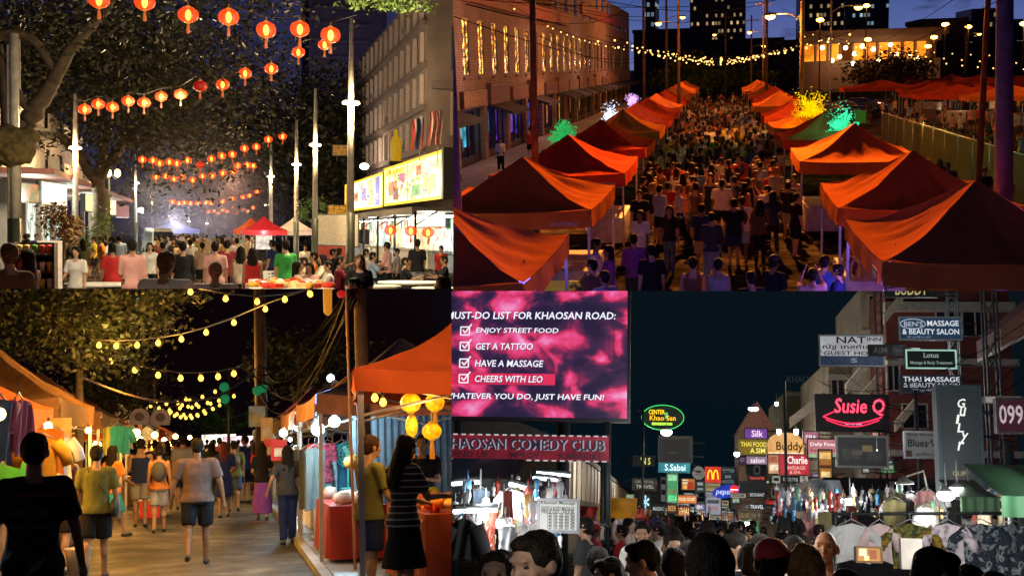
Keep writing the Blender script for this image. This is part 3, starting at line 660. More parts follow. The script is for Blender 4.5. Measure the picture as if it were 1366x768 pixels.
# --- lamps on the street: sodium heads on wooden poles
sod = em('#ffab3a', 26, .05); sodc = (1., .30, .045)
def street_pole(x, y, h, label, r=.14, m=None, lamp=None, leanx=0., name='utility_pole', cross=True, group=None, e=0, side=1):
 t = thing(name, label, 'pole', (x, y, 0), 0, group); p = MB(); p.tube([(0, 0, 0), (leanx*.5, 0, h*.5), (leanx, 0, h)], [r, r*.88, r*.72], 12); part('pole', p, m or wood_pole, t)
 if cross:
  p = MB(); p.box((leanx*.94, 0, h-.7), (1.9, .1, .11)); part('crossarm', p, wood_pole, t)
  p = MB()
  for q in (-.8, -.4, .4, .8): p.lathe([(.03, 0), (.05, .04), (.03, .09), (.045, .13), (.01, .17)], (leanx*.94+q, 0, h-.65), 8)
  part('insulators', p, mat('porcelain', (.35, .3, .26), .3), t)
 if lamp:
  lz = lamp; p = MB(); p.tube([(leanx*lz/h, 0, lz-.25), (side*.6, 0, lz+.12), (side*1.35, 0, lz+.14)], .035, 7); part('lamp_arm', p, metal_grey, t)
  p = MB(); p.sph((side*1.55, 0, lz+.10), (.30, .17, .11), 12); part('lamp_head', p, metal_grey, t); p = MB(); p.sph((side*1.55, 0, lz+.0), (.24, .15, .15), 12); part('lamp_glass', p, sod, t)
  if e: light('POINT', (x+side*1.55, y, lz-.25), e, sodc, .25)
 return t
def pole_px(px, y, h, label, **k): p = Q2.xg(px, y); return street_pole(p.x, y, h, label, **k)
pole_px(617, 19.5, 9, 'thick bluish utility pole at the left edge of the dusk street', r=.105, cross=False, m=mat('pole_blue_grey', (.16, .14, .2), .8, bump=.6, bscale=14))
pole_px(716, 30, 10, 'dark wooden utility pole between the brick building and the tents', r=.095, cross=False, leanx=.12)
pole_px(1338, 21, 10, 'thick grey utility pole at the right end of the tents', r=.16, cross=False, leanx=-.35, m=mat('pole_grey', (.2, .16, .2), .8, bump=.6, bscale=14))
pole_px(1301, 33, 12, 'slim brown pole just left of the thick grey one', r=.085, cross=False, leanx=.15)
pole_px(1068, 62, 12, 'tall pole with three amber lamps beside the yellow lit tree', r=.13, lamp=7.2, e=2600, side=-1)
m = MB(); m.tube([(-14, 0, 1.2), (0, 0, .4), (14, 0, 1.2)], .02, 5); t = thing('floodlight', 'sodium floodlight on a cable above the top of the picture', 'lamp', (.4, 57, 12.9)); part('cable', m, metal_dark, t); m = MB(); m.box((0, 0, .2), (.5, .3, .3)); part('housing', m, metal_dark, t); m = MB(); m.box((0, -.17, .1), (.4, .04, .2)); part('lamp_glass', m, sod, t)  # unseen fixture invented to carry the spot that lights the tents
light('SPOT', (.4, 57, 12.6), 150000, sodc, .3, aim=(0, 22, 1.5), spot=50, blend=.5)
light('POINT', (0, 88, 11.5), 5500, sodc, .35); light('POINT', (0, 135, 12), 8000, sodc, .35)  # added points without a fixture, brightening the crowd further up the street
pole_px(906, 96, 11.5, 'wooden pole with an amber lamp near the far end of the brick building', r=.13, lamp=8.2, e=0, side=-1)
pole_px(890, 120, 13, 'distant wooden pole behind the left tent row with an amber lamp', r=.14, lamp=9.5, side=1)
pole_px(1018, 140, 12, 'distant pole with a bright amber lamp above the right tent row', r=.14, lamp=8.3, side=-1)
pole_px(968, 175, 12, 'far pole with a small amber lamp over the end of the market', r=.14, lamp=9, side=-1)
pole_px(1002, 160, 11, 'far pole with an amber lamp between the tent rows', r=.13, lamp=7, side=1)
pole_px(1106, 75, 9, 'thin grey street lamp pole left of the dark round tree', r=.07, lamp=8.0, side=1, m=metal_grey, cross=False)
pole_px(1022, 110, 14, 'tall bare utility pole at the middle right of the street', r=.14)
pole_px(860, 105, 13, 'dark bare utility pole at the corner of the brick building', r=.14)
pole_px(1286, 160, 9, 'far pole with an amber lamp right of the lit glass building', r=.12, lamp=7.6, side=1, cross=False)
# globe lamps of the far car park
for i, (px, py, d) in enumerate(((1156, 8, 210), (1158, 53, 200), (1246, 50, 205), (1261, 33, 190), (1292, 36, 215), (1094, 27, 180), (1366, 32, 170), (1238, 62, 215))):
 p = Q2.at(px, py, d); t = thing('car_park_lamp', '%s amber lamp on a slim mast over the far car park' % ['topmost', 'second', 'third', 'lone', 'small', 'leftmost', 'rightmost', 'lower'][i], 'lamp', (p.x, d, 0), 0, 'amber lamps of the far car park')
 m = MB(); m.tube([(0, 0, 0), (0, 0, p.z)], .09, 6); part('mast', m, metal_dark, t); m = MB(); m.sph((0, 0, p.z), (.55, .4, .28), 10); part('lamp_head', m, sod, t)
# --- brick building on the left
bk = brick_mat('brick_facade', (.36, .25, .21), (.27, .18, .15), (.15, .12, .11)); trim_m = mat('stone_trim', (.22, .16, .13), .8); red_trim = mat('maroon_cornice', (.20, .035, .03), .7)
gold = mat('window_gold', (.02, .02, .02), .2)
def fairy(m, es=3.4, sc=3.2):
 nt = m.node_tree; N = nt.nodes; L = nt.links; tc = N.new('ShaderNodeTexCoord'); nz = N.new('ShaderNodeTexNoise'); nz.inputs['Scale'].default_value = sc; nz.inputs['Detail'].default_value = 6; L.new(tc.outputs['Object'], nz.inputs[0]); cr = N.new('ShaderNodeValToRGB'); e = cr.color_ramp.elements
 e[0].position = .42; e[0].color = (.012, .005, .004, 1); e[1].position = .72; e[1].color = (1, .62, .2, 1); q = e.new(.52); q.color = (.22, .08, .012, 1); q = e.new(.6); q.color = (.8, .34, .05, 1); L.new(nz.outputs[0], cr.inputs[0]); L.new(cr.outputs[0], N['Principled BSDF'].inputs['Emission Color']); N['Principled BSDF'].inputs['Emission Strength'].default_value = es
fairy(gold)
dark_glass = mat('dark_glass', (.02, .022, .035), .12)
def brick_building():
 X = -13.0; t = thing('brick_building', 'long brick building with tall gold lit windows over shop fronts', 'building', (X, 52, 0))
 Z0, Z1, top = 4.75, 7.75, 9.3; sp = 4.1; n = 31; ww = 1.75; w = MB(); L_ = n*sp
 w.bx(-12, 0, 0, L_, 3.9, Z0); w.bx(-12, 0, 0, L_, Z1, top); w.bx(-12, -.35, 0, L_, Z0, Z1)
 for i in range(n+1):
  y0 = (i-1)*sp + (sp+ww)/2 if i else 0; y1 = i*sp + (sp-ww)/2 if i < n else L_
  w.bx(-.35, 0, y0, y1, Z0, Z1)
 part('wall', w, bk, t)
 for i in range(n):
  yc = i*sp + sp/2; f = MB()
  f.bx(-.06, -.01, yc-ww/2, yc-ww/2+.09, Z0, Z1); f.bx(-.06, -.01, yc+ww/2-.09, yc+ww/2, Z0, Z1); f.bx(-.06, -.01, yc-ww/2+.09, yc+ww/2-.09, Z0, Z0+.09); f.bx(-.06, -.01, yc-ww/2+.09, yc+ww/2-.09, Z1-.09, Z1)
  f.bx(-.065, -.012, yc-.03, yc+.03, Z0+.09, Z1-.09)
  for q in (.33, .66): f.bx(-.07, -.014, yc-ww/2+.09, yc+ww/2-.09, Z0+(Z1-Z0)*q-.025, Z0+(Z1-Z0)*q+.025)
  fo = part('window', f, metal_dark, t); p = MB(); p.bx(-.14, -.09, yc-ww/2+.02, yc+ww/2-.02, Z0+.02, Z1-.02); part('pane', p, gold if (i < 16 or i % 3 == 0) else mat('window_dim', (.02, .02, .02), .2, emit=lin('#a8641c'), es=.35, var=.9, nscale=2.), fo)
  s = MB(); s.bx(-.05, .12, yc-ww/2-.12, yc+ww/2+.12, Z0-.17, Z0-.01); part('sill', s, trim_m, fo)
 c = MB(); c.bx(-.1, .28, 0, L_*.42, top-.75, top-.1); c.bx(-.1, .34, 0, L_*.42, top-.08, top+.12); part('cornice', c, red_trim, t)
 u = MB(); u.bx(-12, -.01, L_*.34, L_, top+.01, 12.6); part('upper_storey', u, bk, t)
 u = MB(); u.bx(-.15, .25, L_*.5, L_*.93, 10.0, 11.0); part('upper_cornice', u, red_trim, t)
 for i in range(12):
  yc = L_*.36 + i*6.6; f = MB(); f.bx(-.02, .06, yc, yc+1.5, 11.0 if i in (5, 6, 7) else 9.7, 12.3 if i in (5, 6, 7) else 11.2); part('upper_window', f, dark_glass, t)
 lt = MB(); letters(lt, 'MILLS', 0, 9, 0, 1.0, 0, T=Matrix.Translation((.06, L_*.25, 8.15)) @ Matrix.Rotation(R(90), 4, 'Z')); part('painted_name', lt, mat('faded_paint', (.16, .07, .05), .9), t)
 # shop fronts
 cols = ['#7a5cff', '#58d6ff', '#3c5cff', '#a04cf0', '#ff9a3c', '#ffb84c', '#58ffa0', '#ff7a3c']
 names = ['cyan lit', 'violet lit', 'blue lit', 'purple lit']
 bay = 7.4; nb = int(L_/bay)
 for i in range(nb+1):
  y0 = i*bay; p = MB(); p.bx(-.5, .08, y0-.45, y0+.45, 0, 3.9) ; part('pier', p, bk, t)
  if i == nb: break
  p = MB(); p.bx(-3.4, -3.3, y0+.45, y0+bay-.45, .0, 3.9); part('shop_back_wall', p, mat('shop_wall_dark', (.05, .035, .05), .8), t)
  c = cols[[0, 1, 2, 3, 2, 0, 4, 5, 4, 5, 4, 7, 5, 4, 5, 4, 5, 4][i % 18]]
  f = MB(); f.bx(-.32, -.2, y0+.45, y0+bay-.45, 0.0, .5); f.bx(-.32, -.2, y0+.45, y0+bay-.45, 2.9, 3.1)
  for q in range(5): yy = y0+.45+(bay-.9)*q/4; f.bx(-.32, -.2, yy-.05, yy+.05, .5, 2.9)
  fo = part('shop_front', f, metal_dark, t)
  p = MB()
  for q in range(4):
   if (q + i) % 3 == 2: continue
   yy = y0+.55+(bay-.9)*q/4; p.bx(-.9, -.82, yy+.2, yy+(bay-.9)/4-.3, .7+.2*(q % 2), 2.6)
  part('display', p, mat('display_'+c, (.02, .02, .02), .4, emit=lin(c), es=.55, var=.9, nscale=1.6), fo)
  if i < 5:
   p = MB(); p.box((-.25, y0+1.8, 2.1), (.06, .9, 1.1)); part('window_sign', p, em('#7fe6ff', 1.4, .9, 4), fo)
  s = MB(); s.bx(.02, .30, y0+.55, y0+bay-.6, 3.12, 4.3 if i % 2 == 0 else 4.0); sg = part('shop_sign', s, mat('sign_brown_%d' % (i % 3), [(.22, .10, .07), (.30, .17, .09), (.12, .05, .05)][i % 3], .7, var=.4, nscale=3), t)
  s = MB(); s.bx(.29, .33, y0+.6, y0+bay-.65, 3.15, 3.24); s.bx(.29, .33, y0+.6, y0+bay-.65, 4.15 if i % 2 == 0 else 3.85, 4.24 if i % 2 == 0 else 3.94); part('sign_border', s, trim_m, sg)
  if i % 2 == 0 or i > 6:
   a = MB(); a.add([(.3, y0+.7, 3.1), (.3, y0+bay-.7, 3.1), (1.5, y0+bay-.7, 2.7), (1.5, y0+.7, 2.7), (.3, y0+.7, 3.02), (.3, y0+bay-.7, 3.02), (1.5, y0+bay-.7, 2.5), (1.5, y0+.7, 2.5)], [(0, 3, 2, 1), (4, 5, 6, 7), (3, 7, 6, 2), (0, 4, 7, 3), (1, 2, 6, 5), (0, 1, 5, 4)])
   part('awning', a, mat('awning_black', (.03, .03, .04), .8), t)
  if i % 2 == 0 and i < 12: light('POINT', (X-1.6, 52+y0+bay/2, 2.4), 60, lin(c), .2)
 for y, e in ((60, 420), (86, 420), (112, 420), (140, 420)): light('POINT', (X+3.4, y, 5.6), e*.85, (1, .48, .34), .2)
brick_building()
# block beyond the brick building and dark blocks that close the view
def block(name, px0, px1, ytop, d, depth, m, label, zb=0., extra=None, cat='building'):
 a = Q2.at(px0, ytop, d); b = Q2.at(px1, ytop, d); t = thing(name, label, cat, ((a.x+b.x)/2, d, 0)); w = (b.x-a.x)/2; m_ = MB(); m_.bx(-w, w, 0, depth, zb, a.z); part('wall', m_, m, t)
 r = MB(); r.bx(-w-.3, w+.3, -.3, depth+.3, a.z+.01, a.z+.9); part('parapet', r, mat('parapet_dark', (.05, .045, .06), .8), t)
 return t, w, a.z
tw = windows_mat('tower_windows', (.025, .035, .09), lin('#ffd890'), .2, fw=1.5, fh=3.8, es=.22); tw2 = windows_mat('tower_windows_b', (.02, .03, .10), lin('#bfe8ff'), .14, fw=1.7, fh=3.9, es=.16)
block('office_tower', 920, 995, -40, 620, 40, tw, 'blue grey tower behind the far end of the tents')
block('office_tower', 1070, 1128, -50, 560, 40, tw, 'broad dark tower with scattered lit rooms over the lit glass hall')
block('office_tower', 1128, 1187, -30, 600, 40, tw2, 'plain blue tower joined to the right of the broad dark one')
block('office_tower', 860, 874, -30, 500, 30, tw2, 'thin dark tower beyond the corner of the brick building')
t, w, z = block('office_tower', 1283, 1366, 48, 520, 40, tw, 'stepped tower at the right of the dusk sky')
for k, (a_, b_, yt) in enumerate(((1290, 1366, 28), (1297, 1342, 12))):
 p0 = Q2.at(a_, yt, 520); p1 = Q2.at(b_, yt, 520); m = MB(); m.bx(p0.x-t.location.x-0, p1.x-p0.x, 0, 30, 0, 1) if False else None
 ox = (Q2.at(1283, 48, 520).x + Q2.at(1366, 48, 520).x)/2; m = MB(); m.bx(p0.x-ox, p1.x-ox, 1, 35, z+.91 if k == 0 else zprev, p0.z); zprev = p0.z+.01; part('upper_block', m, tw, t)
dkb = mat('far_block', (.06, .045, .06), .9, var=.4, nscale=.1)
block('far_building', 1040, 1085, 60, 240, 20, dkb, 'dark flat block left of the lit glass hall'); block('far_building', 1230, 1290, 32, 250, 20, mat('far_block_b', (.10, .055, .05), .9), 'tall windowless dark block right of the lit glass hall')
block('far_building', 1285, 1400, 62, 330, 25, dkb, 'low dark block in front of the stepped tower'); block('far_building', 845, 935, 45, 330, 20, dkb, 'dark low blocks beyond the brick building'); block('far_building', 930, 1045, 58, 360, 20, mat('far_block_c', (.04, .04, .08), .9), 'dark blue block closing the end of the street')
# glass hall
def glass_hall():
 d = 215; a = Q2.at(1072, 45, d); b = Q2.at(1256, 45, d); W_ = (b.x-a.x)/2; t = thing('glass_hall', 'long low building with a band of amber lit windows', 'building', ((a.x+b.x)/2, d, 0)); zt = a.z; z1 = Q2.at(1100, 59, d).z; z0 = Q2.at(1100, 82, d).z
 cc = mat('hall_concrete', (.22, .15, .13), .8, var=.2, nscale=.3); m = MB(); m.bx(-W_, W_, 0, 20, z1, zt); m.bx(-W_, W_, .0, 20, 0, z0); m.bx(-W_, W_, 5, 20, z0, z1)
 m.bx(-W_-1, W_+1, -1.2, .0, zt-.9, zt+.3); part('wall', m, cc, t)
 gm = mat('hall_interior', (.02, .02, .02), .4, emit=lin('#ff8a1e'), es=2.2, var=.8, nscale=.28)
 n = 11
 for i in range(n):
  x0 = -W_ + 2*W_*i/n; f = MB(); f.bx(x0-.16, x0+.16, -.15, .3, z0, z1); part('mullion', f, cc, t)
  p = MB(); p.bx(x0+.2, x0+2*W_/n-.2, 1.2, 1.4, z0+.05, z1-.05)
  if i not in (10, 3): part('window', p, gm, t)
 for i in range(0): pass
 for i in range(3): light('POINT', (t.location.x*0 + (a.x+b.x)/2 - W_*.6 + i*W_*.6, d-5, 4), 260, sodc, .5)
glass_hall()
for i, (px, py) in enumerate([(1128, 64), (1140, 72), (1120, 76), (1150, 62), (1165, 66), (1172, 80), (1188, 60), (1196, 73), (1138, 85), (1097, 64), (1110, 81), (1213, 74), (1225, 78), (1199, 88)]):
 p = Q2.at(px, py, 213); solo('window_lamp', MB().sph((0, 0, 0), .38, 8), em('#ffe0a0', 9), 'small bright globe lamp against the amber windows of the glass hall', 'lamp', p, group='globe lamps along the glass hall')
# trees of this street
def tree(name, x, y, h, rad, n, size, m, label, tr=.2, crown_z=None, group=None, seed=1, rz_=None, clump=.22):
 r = random.Random(seed); t = thing(name, label, 'tree', (x, y, 0), 0, group); mb = MB(); cz = crown_z or h-rad[2]
 limb(mb, [(0, 0, 0), (.1, 0, cz*.4), (0, 0, cz)], tr, tr*.5, r)
 for k in range(6):
  a = k*1.05 + r.random(); limb(mb, [(0, 0, cz*.6), (math.cos(a)*rad[0]*.35, math.sin(a)*rad[1]*.35, cz*.9), (math.cos(a)*rad[0]*.7, math.sin(a)*rad[1]*.7, cz+rad[2]*.2)], tr*.4, tr*.1, r, 6)
 part('trunk', mb, bark, t); mb = MB(); leaves(mb, (0, 0, cz), rad, n, size, r, clump=clump); part('crown', mb, m, t); return t
p = Q2.xg(1188, 150); tree('round_tree', p.x, 150, 5.6, (4.6, 4, 2.3), 3600, .55, leaf_dark, 'dark rounded tree in front of the glass hall', .25, 3.0, seed=4)
for i, (px, d, h, rx) in enumerate(((915, 185, 5.5, 5), (948, 190, 6.2, 5), (985, 200, 5.4, 5))):
 p = Q2.xg(px, d); tree('street_tree', p.x, d, h, (rx, 3, 2.4), 1400, .8, leaf_green, 'dim green tree at the far end of the tents, %s of three' % ['left', 'middle', 'right'][i], .25, seed=20+i)
# LED trees
def led_tree(px, py, d, h, rad, col, es, label, e, seed, zb=.0):
 r = random.Random(seed); p = Q2.at(px, py, d); t = thing('lit_tree', label, 'lit tree', (p.x, d, 0)); zc = p.z
 m = MB(); m.tube([(0, 0, 0), (0, 0, zc - h*.25)], .06, 7); part('trunk', m, wood_pole, t); m = MB()
 leaves(m, (0, 0, zc - h*.06), (rad*.75, rad*.45, h*.36), 260, .10, r, clump=.2, nc=22)
 for i in range(34):
  a = r.uniform(0, 6.28); el = r.uniform(-.3, 1.4); L_ = rad*r.uniform(.5, .85)*(1.25 if el > 1 else 1); q = Vector((0, 0, zc - h*.3)); dr = Vector((math.cos(a)*math.cos(el), math.sin(a)*math.cos(el)*.6, math.sin(el))); pts = [q]
  for k in range(4): q = q + dr*L_/4; dr = (dr + Vector((r.gauss(0, .3), r.gauss(0, .2), r.gauss(0, .25)))).normalized(); pts.append(q)
  m.tube(pts, [.014]*5, 4)
  for q in pts[1:]:
   for _ in range(3): b = q + Vector((r.gauss(0, rad*.09), r.gauss(0, rad*.06), r.gauss(0, rad*.09))); m.tube([q, b], [.012, .008], 3); m.box(b, (.035, .035, .035))
 part('lit_branches', m, glow('led_'+label[:6], col, es, .5, 3), t); light('POINT', (p.x, d-.5, zc+.2), e, col, .5)
led_tree(1080, 131, 56, 2.4, 1.0, lin('#ffc800'), 1.3, 'bright yellow illuminated tree behind the right tents', 260, 1)
led_tree(1126, 155, 48, 1.8, .8, lin('#38e8a0'), 1.3, 'mint green illuminated tree behind the fourth right tent', 160, 2)
led_tree(751, 172, 50, 1.4, .75, lin('#35e070'), .6, 'green illuminated shrub beside the left tents', 50, 3)
led_tree(815, 149, 64, 1.5, .62, lin('#cfe8ff'), 2.6, 'white illuminated shrub behind the fourth left tent', 70, 4)
led_tree(843, 131, 84, 1.2, .5, lin('#e8b0ff'), 1.6, 'violet illuminated shrub by the shop fronts', 80, 5)
solo('green_board', MB().box((0, 0, 0), (.45, .08, .55)), em('#408020', .35), 'small green lit board right of the mint green tree', 'sign', Q2.at(1148, 156, 55))
# --- fence and far market on the right
t = thing('screen_fence', 'low green screened chain fence behind the right tents', 'fence', (9.6, 25, 0)); m = MB()
m.bx(-.015, .015, 0, 50, .12, 1.75); part('screen', m, mat('green_screen', (.05, .07, .018), .8, alpha=.72, var=.35, nscale=.8), t)
for i in range(18): m = MB(); m.tube([(0, i*2.95, 0), (0, i*2.95, 1.95)], .035, 7); part('post', m, metal_grey, t)
m = MB(); m.tube([(0, 0, 1.82), (0, 50, 1.82)], .025, 6); part('top_rail', m, metal_grey, t)
light('POINT', (10.5, 60, 3.2), 420, (.75, .8, .15), .2); light('POINT', (8.4, 44, 3.4), 60, (.6, .9, .2), .2)
RM2 = [(1175, 108, 128, 5.2), (1238, 108, 118, 3.6), (1246, 113, 104, 3.4), (1277, 117, 98, 4.2), (1310, 122, 96, 3.2), (1345, 118, 92, 4.2), (1213, 103, 150, 4), (1305, 108, 140, 5), (1356, 110, 130, 5), (1268, 104, 150, 4)]
for i, (px, py, d, w) in enumerate(RM2):
 p = Q2.xg(px, d); zp = Q2.at(px, py, d).z; zp = max(2.9, min(3.6, zp)); t = thing('canopy_tent', '%s dark red tent of the far market beyond the fence' % ['leftmost long', 'second', 'third', 'fourth', 'fifth', 'orange topped', 'rear left', 'rear middle', 'rear right', 'rearmost'][i], 'tent', (p.x, d, 0), 0, 'red tents of the far market')
 c, v = tent_parts(w*.75, 2.2, 2.2, zp, .35, 90+i); mm = fab_red if i != 5 else fab_or; part('canopy', c, mm, t); part('valance', v, mm, t); tent_frame(t, w*.75, 2.2, 2.2)
 if i < 7: light('POINT', (p.x, d, 1.95), 90, (1, .72, .42), .15); b = solo('tent_bulb', MB().sph((0, 0, 0), .10, 8), em('#ffdf9a', 20), 'bare bulb glaring under the %s far red tent' % ['leftmost', 'second', 'third', 'fourth', 'fifth', 'orange topped', 'rear left'][i], 'bulb', (p.x+.3, d-1.5, 1.9), group='bulbs under the far red tents')
 bd = MB(); bd.bx(-1.4, 1.4, -1.7, -1.1, 0, .9); solo('stall_counter', bd, cm('#b0a090') if i % 2 else cm('#604038'), 'low counter under the %s far red tent' % ['leftmost', 'second', 'third', 'fourth', 'fifth', 'orange topped', 'rear left', 'rear middle', 'rear right', 'rearmost'][i], 'counter', (p.x, d, 0), group='counters of the far market')
light('POINT', (24, 85, 9), 1400, sodc, .4); light('POINT', (16, 62, 8), 900, sodc, .4)
# --- cars
def car(loc, rz, col, label, group=None, van=False):
 t = thing('parked_car', label, 'van' if van else 'car', loc, rz, group); W_ = .9
 prof = [(-2.2, .35), (-2.25, .7), (-2.1, .92), (-1.2, 1.0), (-.55, 1.42), (.9, 1.45), (1.55, 1.02), (2.15, .92), (2.25, .6), (2.2, .35)] if not van else [(-2.5, .35), (-2.55, .9), (-2.3, 1.15), (-1.75, 1.9), (-1.3, 2.1), (2.3, 2.12), (2.45, 1.8), (2.5, .35)]
 m = MB(); n = len(prof); vs = []
 for s_, ww in ((-1, 1), (1, 1)):
  for (y, z) in prof: k = 1 - max(0, z-.95)*.28; vs.append((s_*W_*k, y, z))
 fs = [tuple(range(n)), tuple(range(n, 2*n))[::-1]] + [(i, n+i, n+(i+1) % n, (i+1) % n) for i in range(n)]
 m.add(vs, fs); part('body', m, mat('car_'+col, lin(col), .25, spec=.6), t)
 g_ = MB()
 zt = 1.36 if not van else 1.85; zb = 1.02 if not van else 1.2
 for s_ in (-1, 1): ys = (-1.05, 1.3) if not van else (-1.7, 2.2); g_.add([(s_*(W_*.985+.004), ys[0], zb), (s_*(W_*.985+.004), ys[1], zb), (s_*(W_*(1-(zt-.95)*.28)+.006), ys[1]-.45, zt), (s_*(W_*(1-(zt-.95)*.28)+.006), ys[0]+.42, zt)], [(0, 1, 2, 3)])
 if van: g_.bx(-.72, .72, 2.44, 2.50, 1.25, 1.8); g_.add([(-.76, -2.32, 1.2), (.76, -2.32, 1.2), (.66, -1.80, 1.86), (-.66, -1.80, 1.86)], [(0, 1, 2, 3)])
 else: g_.add([(-.8, -1.2, 1.02), (.8, -1.2, 1.02), (.7, -.6, 1.4), (-.7, -.6, 1.4)], [(0, 1, 2, 3)]); g_.add([(-.8, 1.57, 1.04), (.8, 1.57, 1.04), (.7, .96, 1.43), (-.7, .96, 1.43)], [(0, 1, 2, 3)])
 part('windows', g_, dark_glass, t)
 for sx in (-1, 1):
  for yy in (-1.4, 1.4): w = MB(); w.lathe([(.12, -.1), (.31, -.1), (.33, 0), (.31, .1), (.12, .1)], n=14, T=Matrix.Translation((sx*.82, yy, .33)) @ Matrix.Rotation(R(90), 4, 'Y')); part('wheel', w, mat('tyre', (.02, .02, .02), .8), t)
  w = MB(); w.box((sx*.65, -2.24, .72), (.3, .06, .16)); part('headlight', w, mat('lens', (.6, .6, .6), .1), t); w = MB(); w.box((sx*.68, 2.24 if not van else 2.51, .8), (.26, .06, .16)); part('tail_light', w, mat('red_lens', (.4, .02, .02), .2), t)
 return t
for i, (px, d, c) in enumerate(((1098, 112, '#1a2c60'), (1112, 104, '#26406e'), (1131, 110, '#1c2440'), (1148, 118, '#30384e'))):
 p = Q2.xg(px, d); car((p.x, d, 0), R(70), c, 'dark blue car parked behind the yellow lit tree, %s of four' % ['first', 'second', 'third', 'fourth'][i], 'cars parked behind the yellow lit tree')
# --- string lights
bulb_y = em('#ffc46a', 3.2, .05)
def string_lights(a, b, sg, n, label, r=.07, group=None, m=None, name='string_lights', drop=.12):
 a = Vector(a); t = thing(name, label, 'string lights', a, 0, group); q = Vector(b)-a; pts = sag((0, 0, 0), q, sg, 16)
 m_ = MB(); m_.tube(pts, .014, 4); part('cable', m_, mat('cable_black', (.008, .008, .01), 1., spec=0.), t); k0 = None
 for i in range(n):
  f = (i+.5)/n; p = q*f - Vector((0, 0, sg*4*f*(1-f)+drop));
  if k0 is None: bm_ = MB(); bm_.sph((0, 0, 0), r*.62, 7, 0, 5); k0 = bm_.mesh('bulb', m or bulb_y)
  part('bulb', k0, None, t, M=Matrix.Translation(p))
 return t
gs = 'bulb strings swagged across the dusk street'
zz = 0
for i, d in enumerate((62, 72, 82, 92, 102, 113, 124, 136, 148, 160, 174, 188)):
 string_lights((-6.6, d, 6.6 + .3*math.sin(i)), (6.8, d+2*math.sin(i*2), 6.5), 1.25 + .2*math.sin(i*3), 13, '%s string of warm bulbs swagged across between the tent rows' % ORD[i], .06 + d*.0005, gs)
string_lights((6.8, 84, 6.7), (30, 96, 4.4), 1.3, 20, 'bulb string from the tall lamp pole over to the far red tents', .085, gs)
string_lights((7.2, 120, 7.6), (42, 118, 4.6), 1.6, 22, 'upper bulb string in front of the amber lit glass hall', .10, gs)
string_lights((10, 150, 8.4), (44, 140, 5.2), 1.5, 18, 'rearmost bulb string near the dark rounded tree', .11, gs)
string_lights((21, 76, 4.5), (33, 84, 4.0), .35, 9, 'short bulb string at the right edge over the red tents', .08, gs)
string_lights((-12.6, 80, 8.6), (-6.6, 120, 6.6), .7, 12, 'bulb string sloping down from the brick wall to the tent poles', .09, gs)
string_lights((-12.4, 70, 9.0), (-12.3, 165, 7.8), .9, 11, 'bulb string hung along the brick wall above the windows', .09, gs)
# overhead cables
for i, (a, b, s_) in enumerate((((640, 0, 30), (1130, -18, 60), .5), ((640, -14, 30), (1000, 12, 90), .9), ((700, -10, 30), (860, 22, 60), .2), ((700, -25, 28), (1060, -10, 62), .8), ((1366, -16, 30), (1100, 92, 150), .6), ((1290, -12, 35), (1160, 60, 140), .3), ((1366, 28, 60), (1040, 10, 150), 1.2), ((604, 22, 22), (860, 75, 90), .5), ((720, 48, 30), (860, 76, 90), .6), ((860, 60, 100), (905, 82, 170), .6), ((1022, 15, 110), (1190, 16, 160), 1), ((622, 6, 20), (850, -6, 80), .9))):
 A = Q2.at(*a); B = Q2.at(*b); m = MB(); m.tube(sag((0, 0, 0), B-A, s_, 14), .012, 5)
 solo('overhead_cable', m, mat('cable_black', (.008, .008, .01), 1., spec=0.), '%s overhead cable crossing the dusk sky' % ['lowest black', 'sagging black', 'short black', 'upper black', 'long diagonal', 'steep', 'level right hand', 'first wall side', 'second wall side', 'far left hand', 'far right hand', 'topmost left hand'][i], 'cable', A, group='overhead cables of the dusk street')
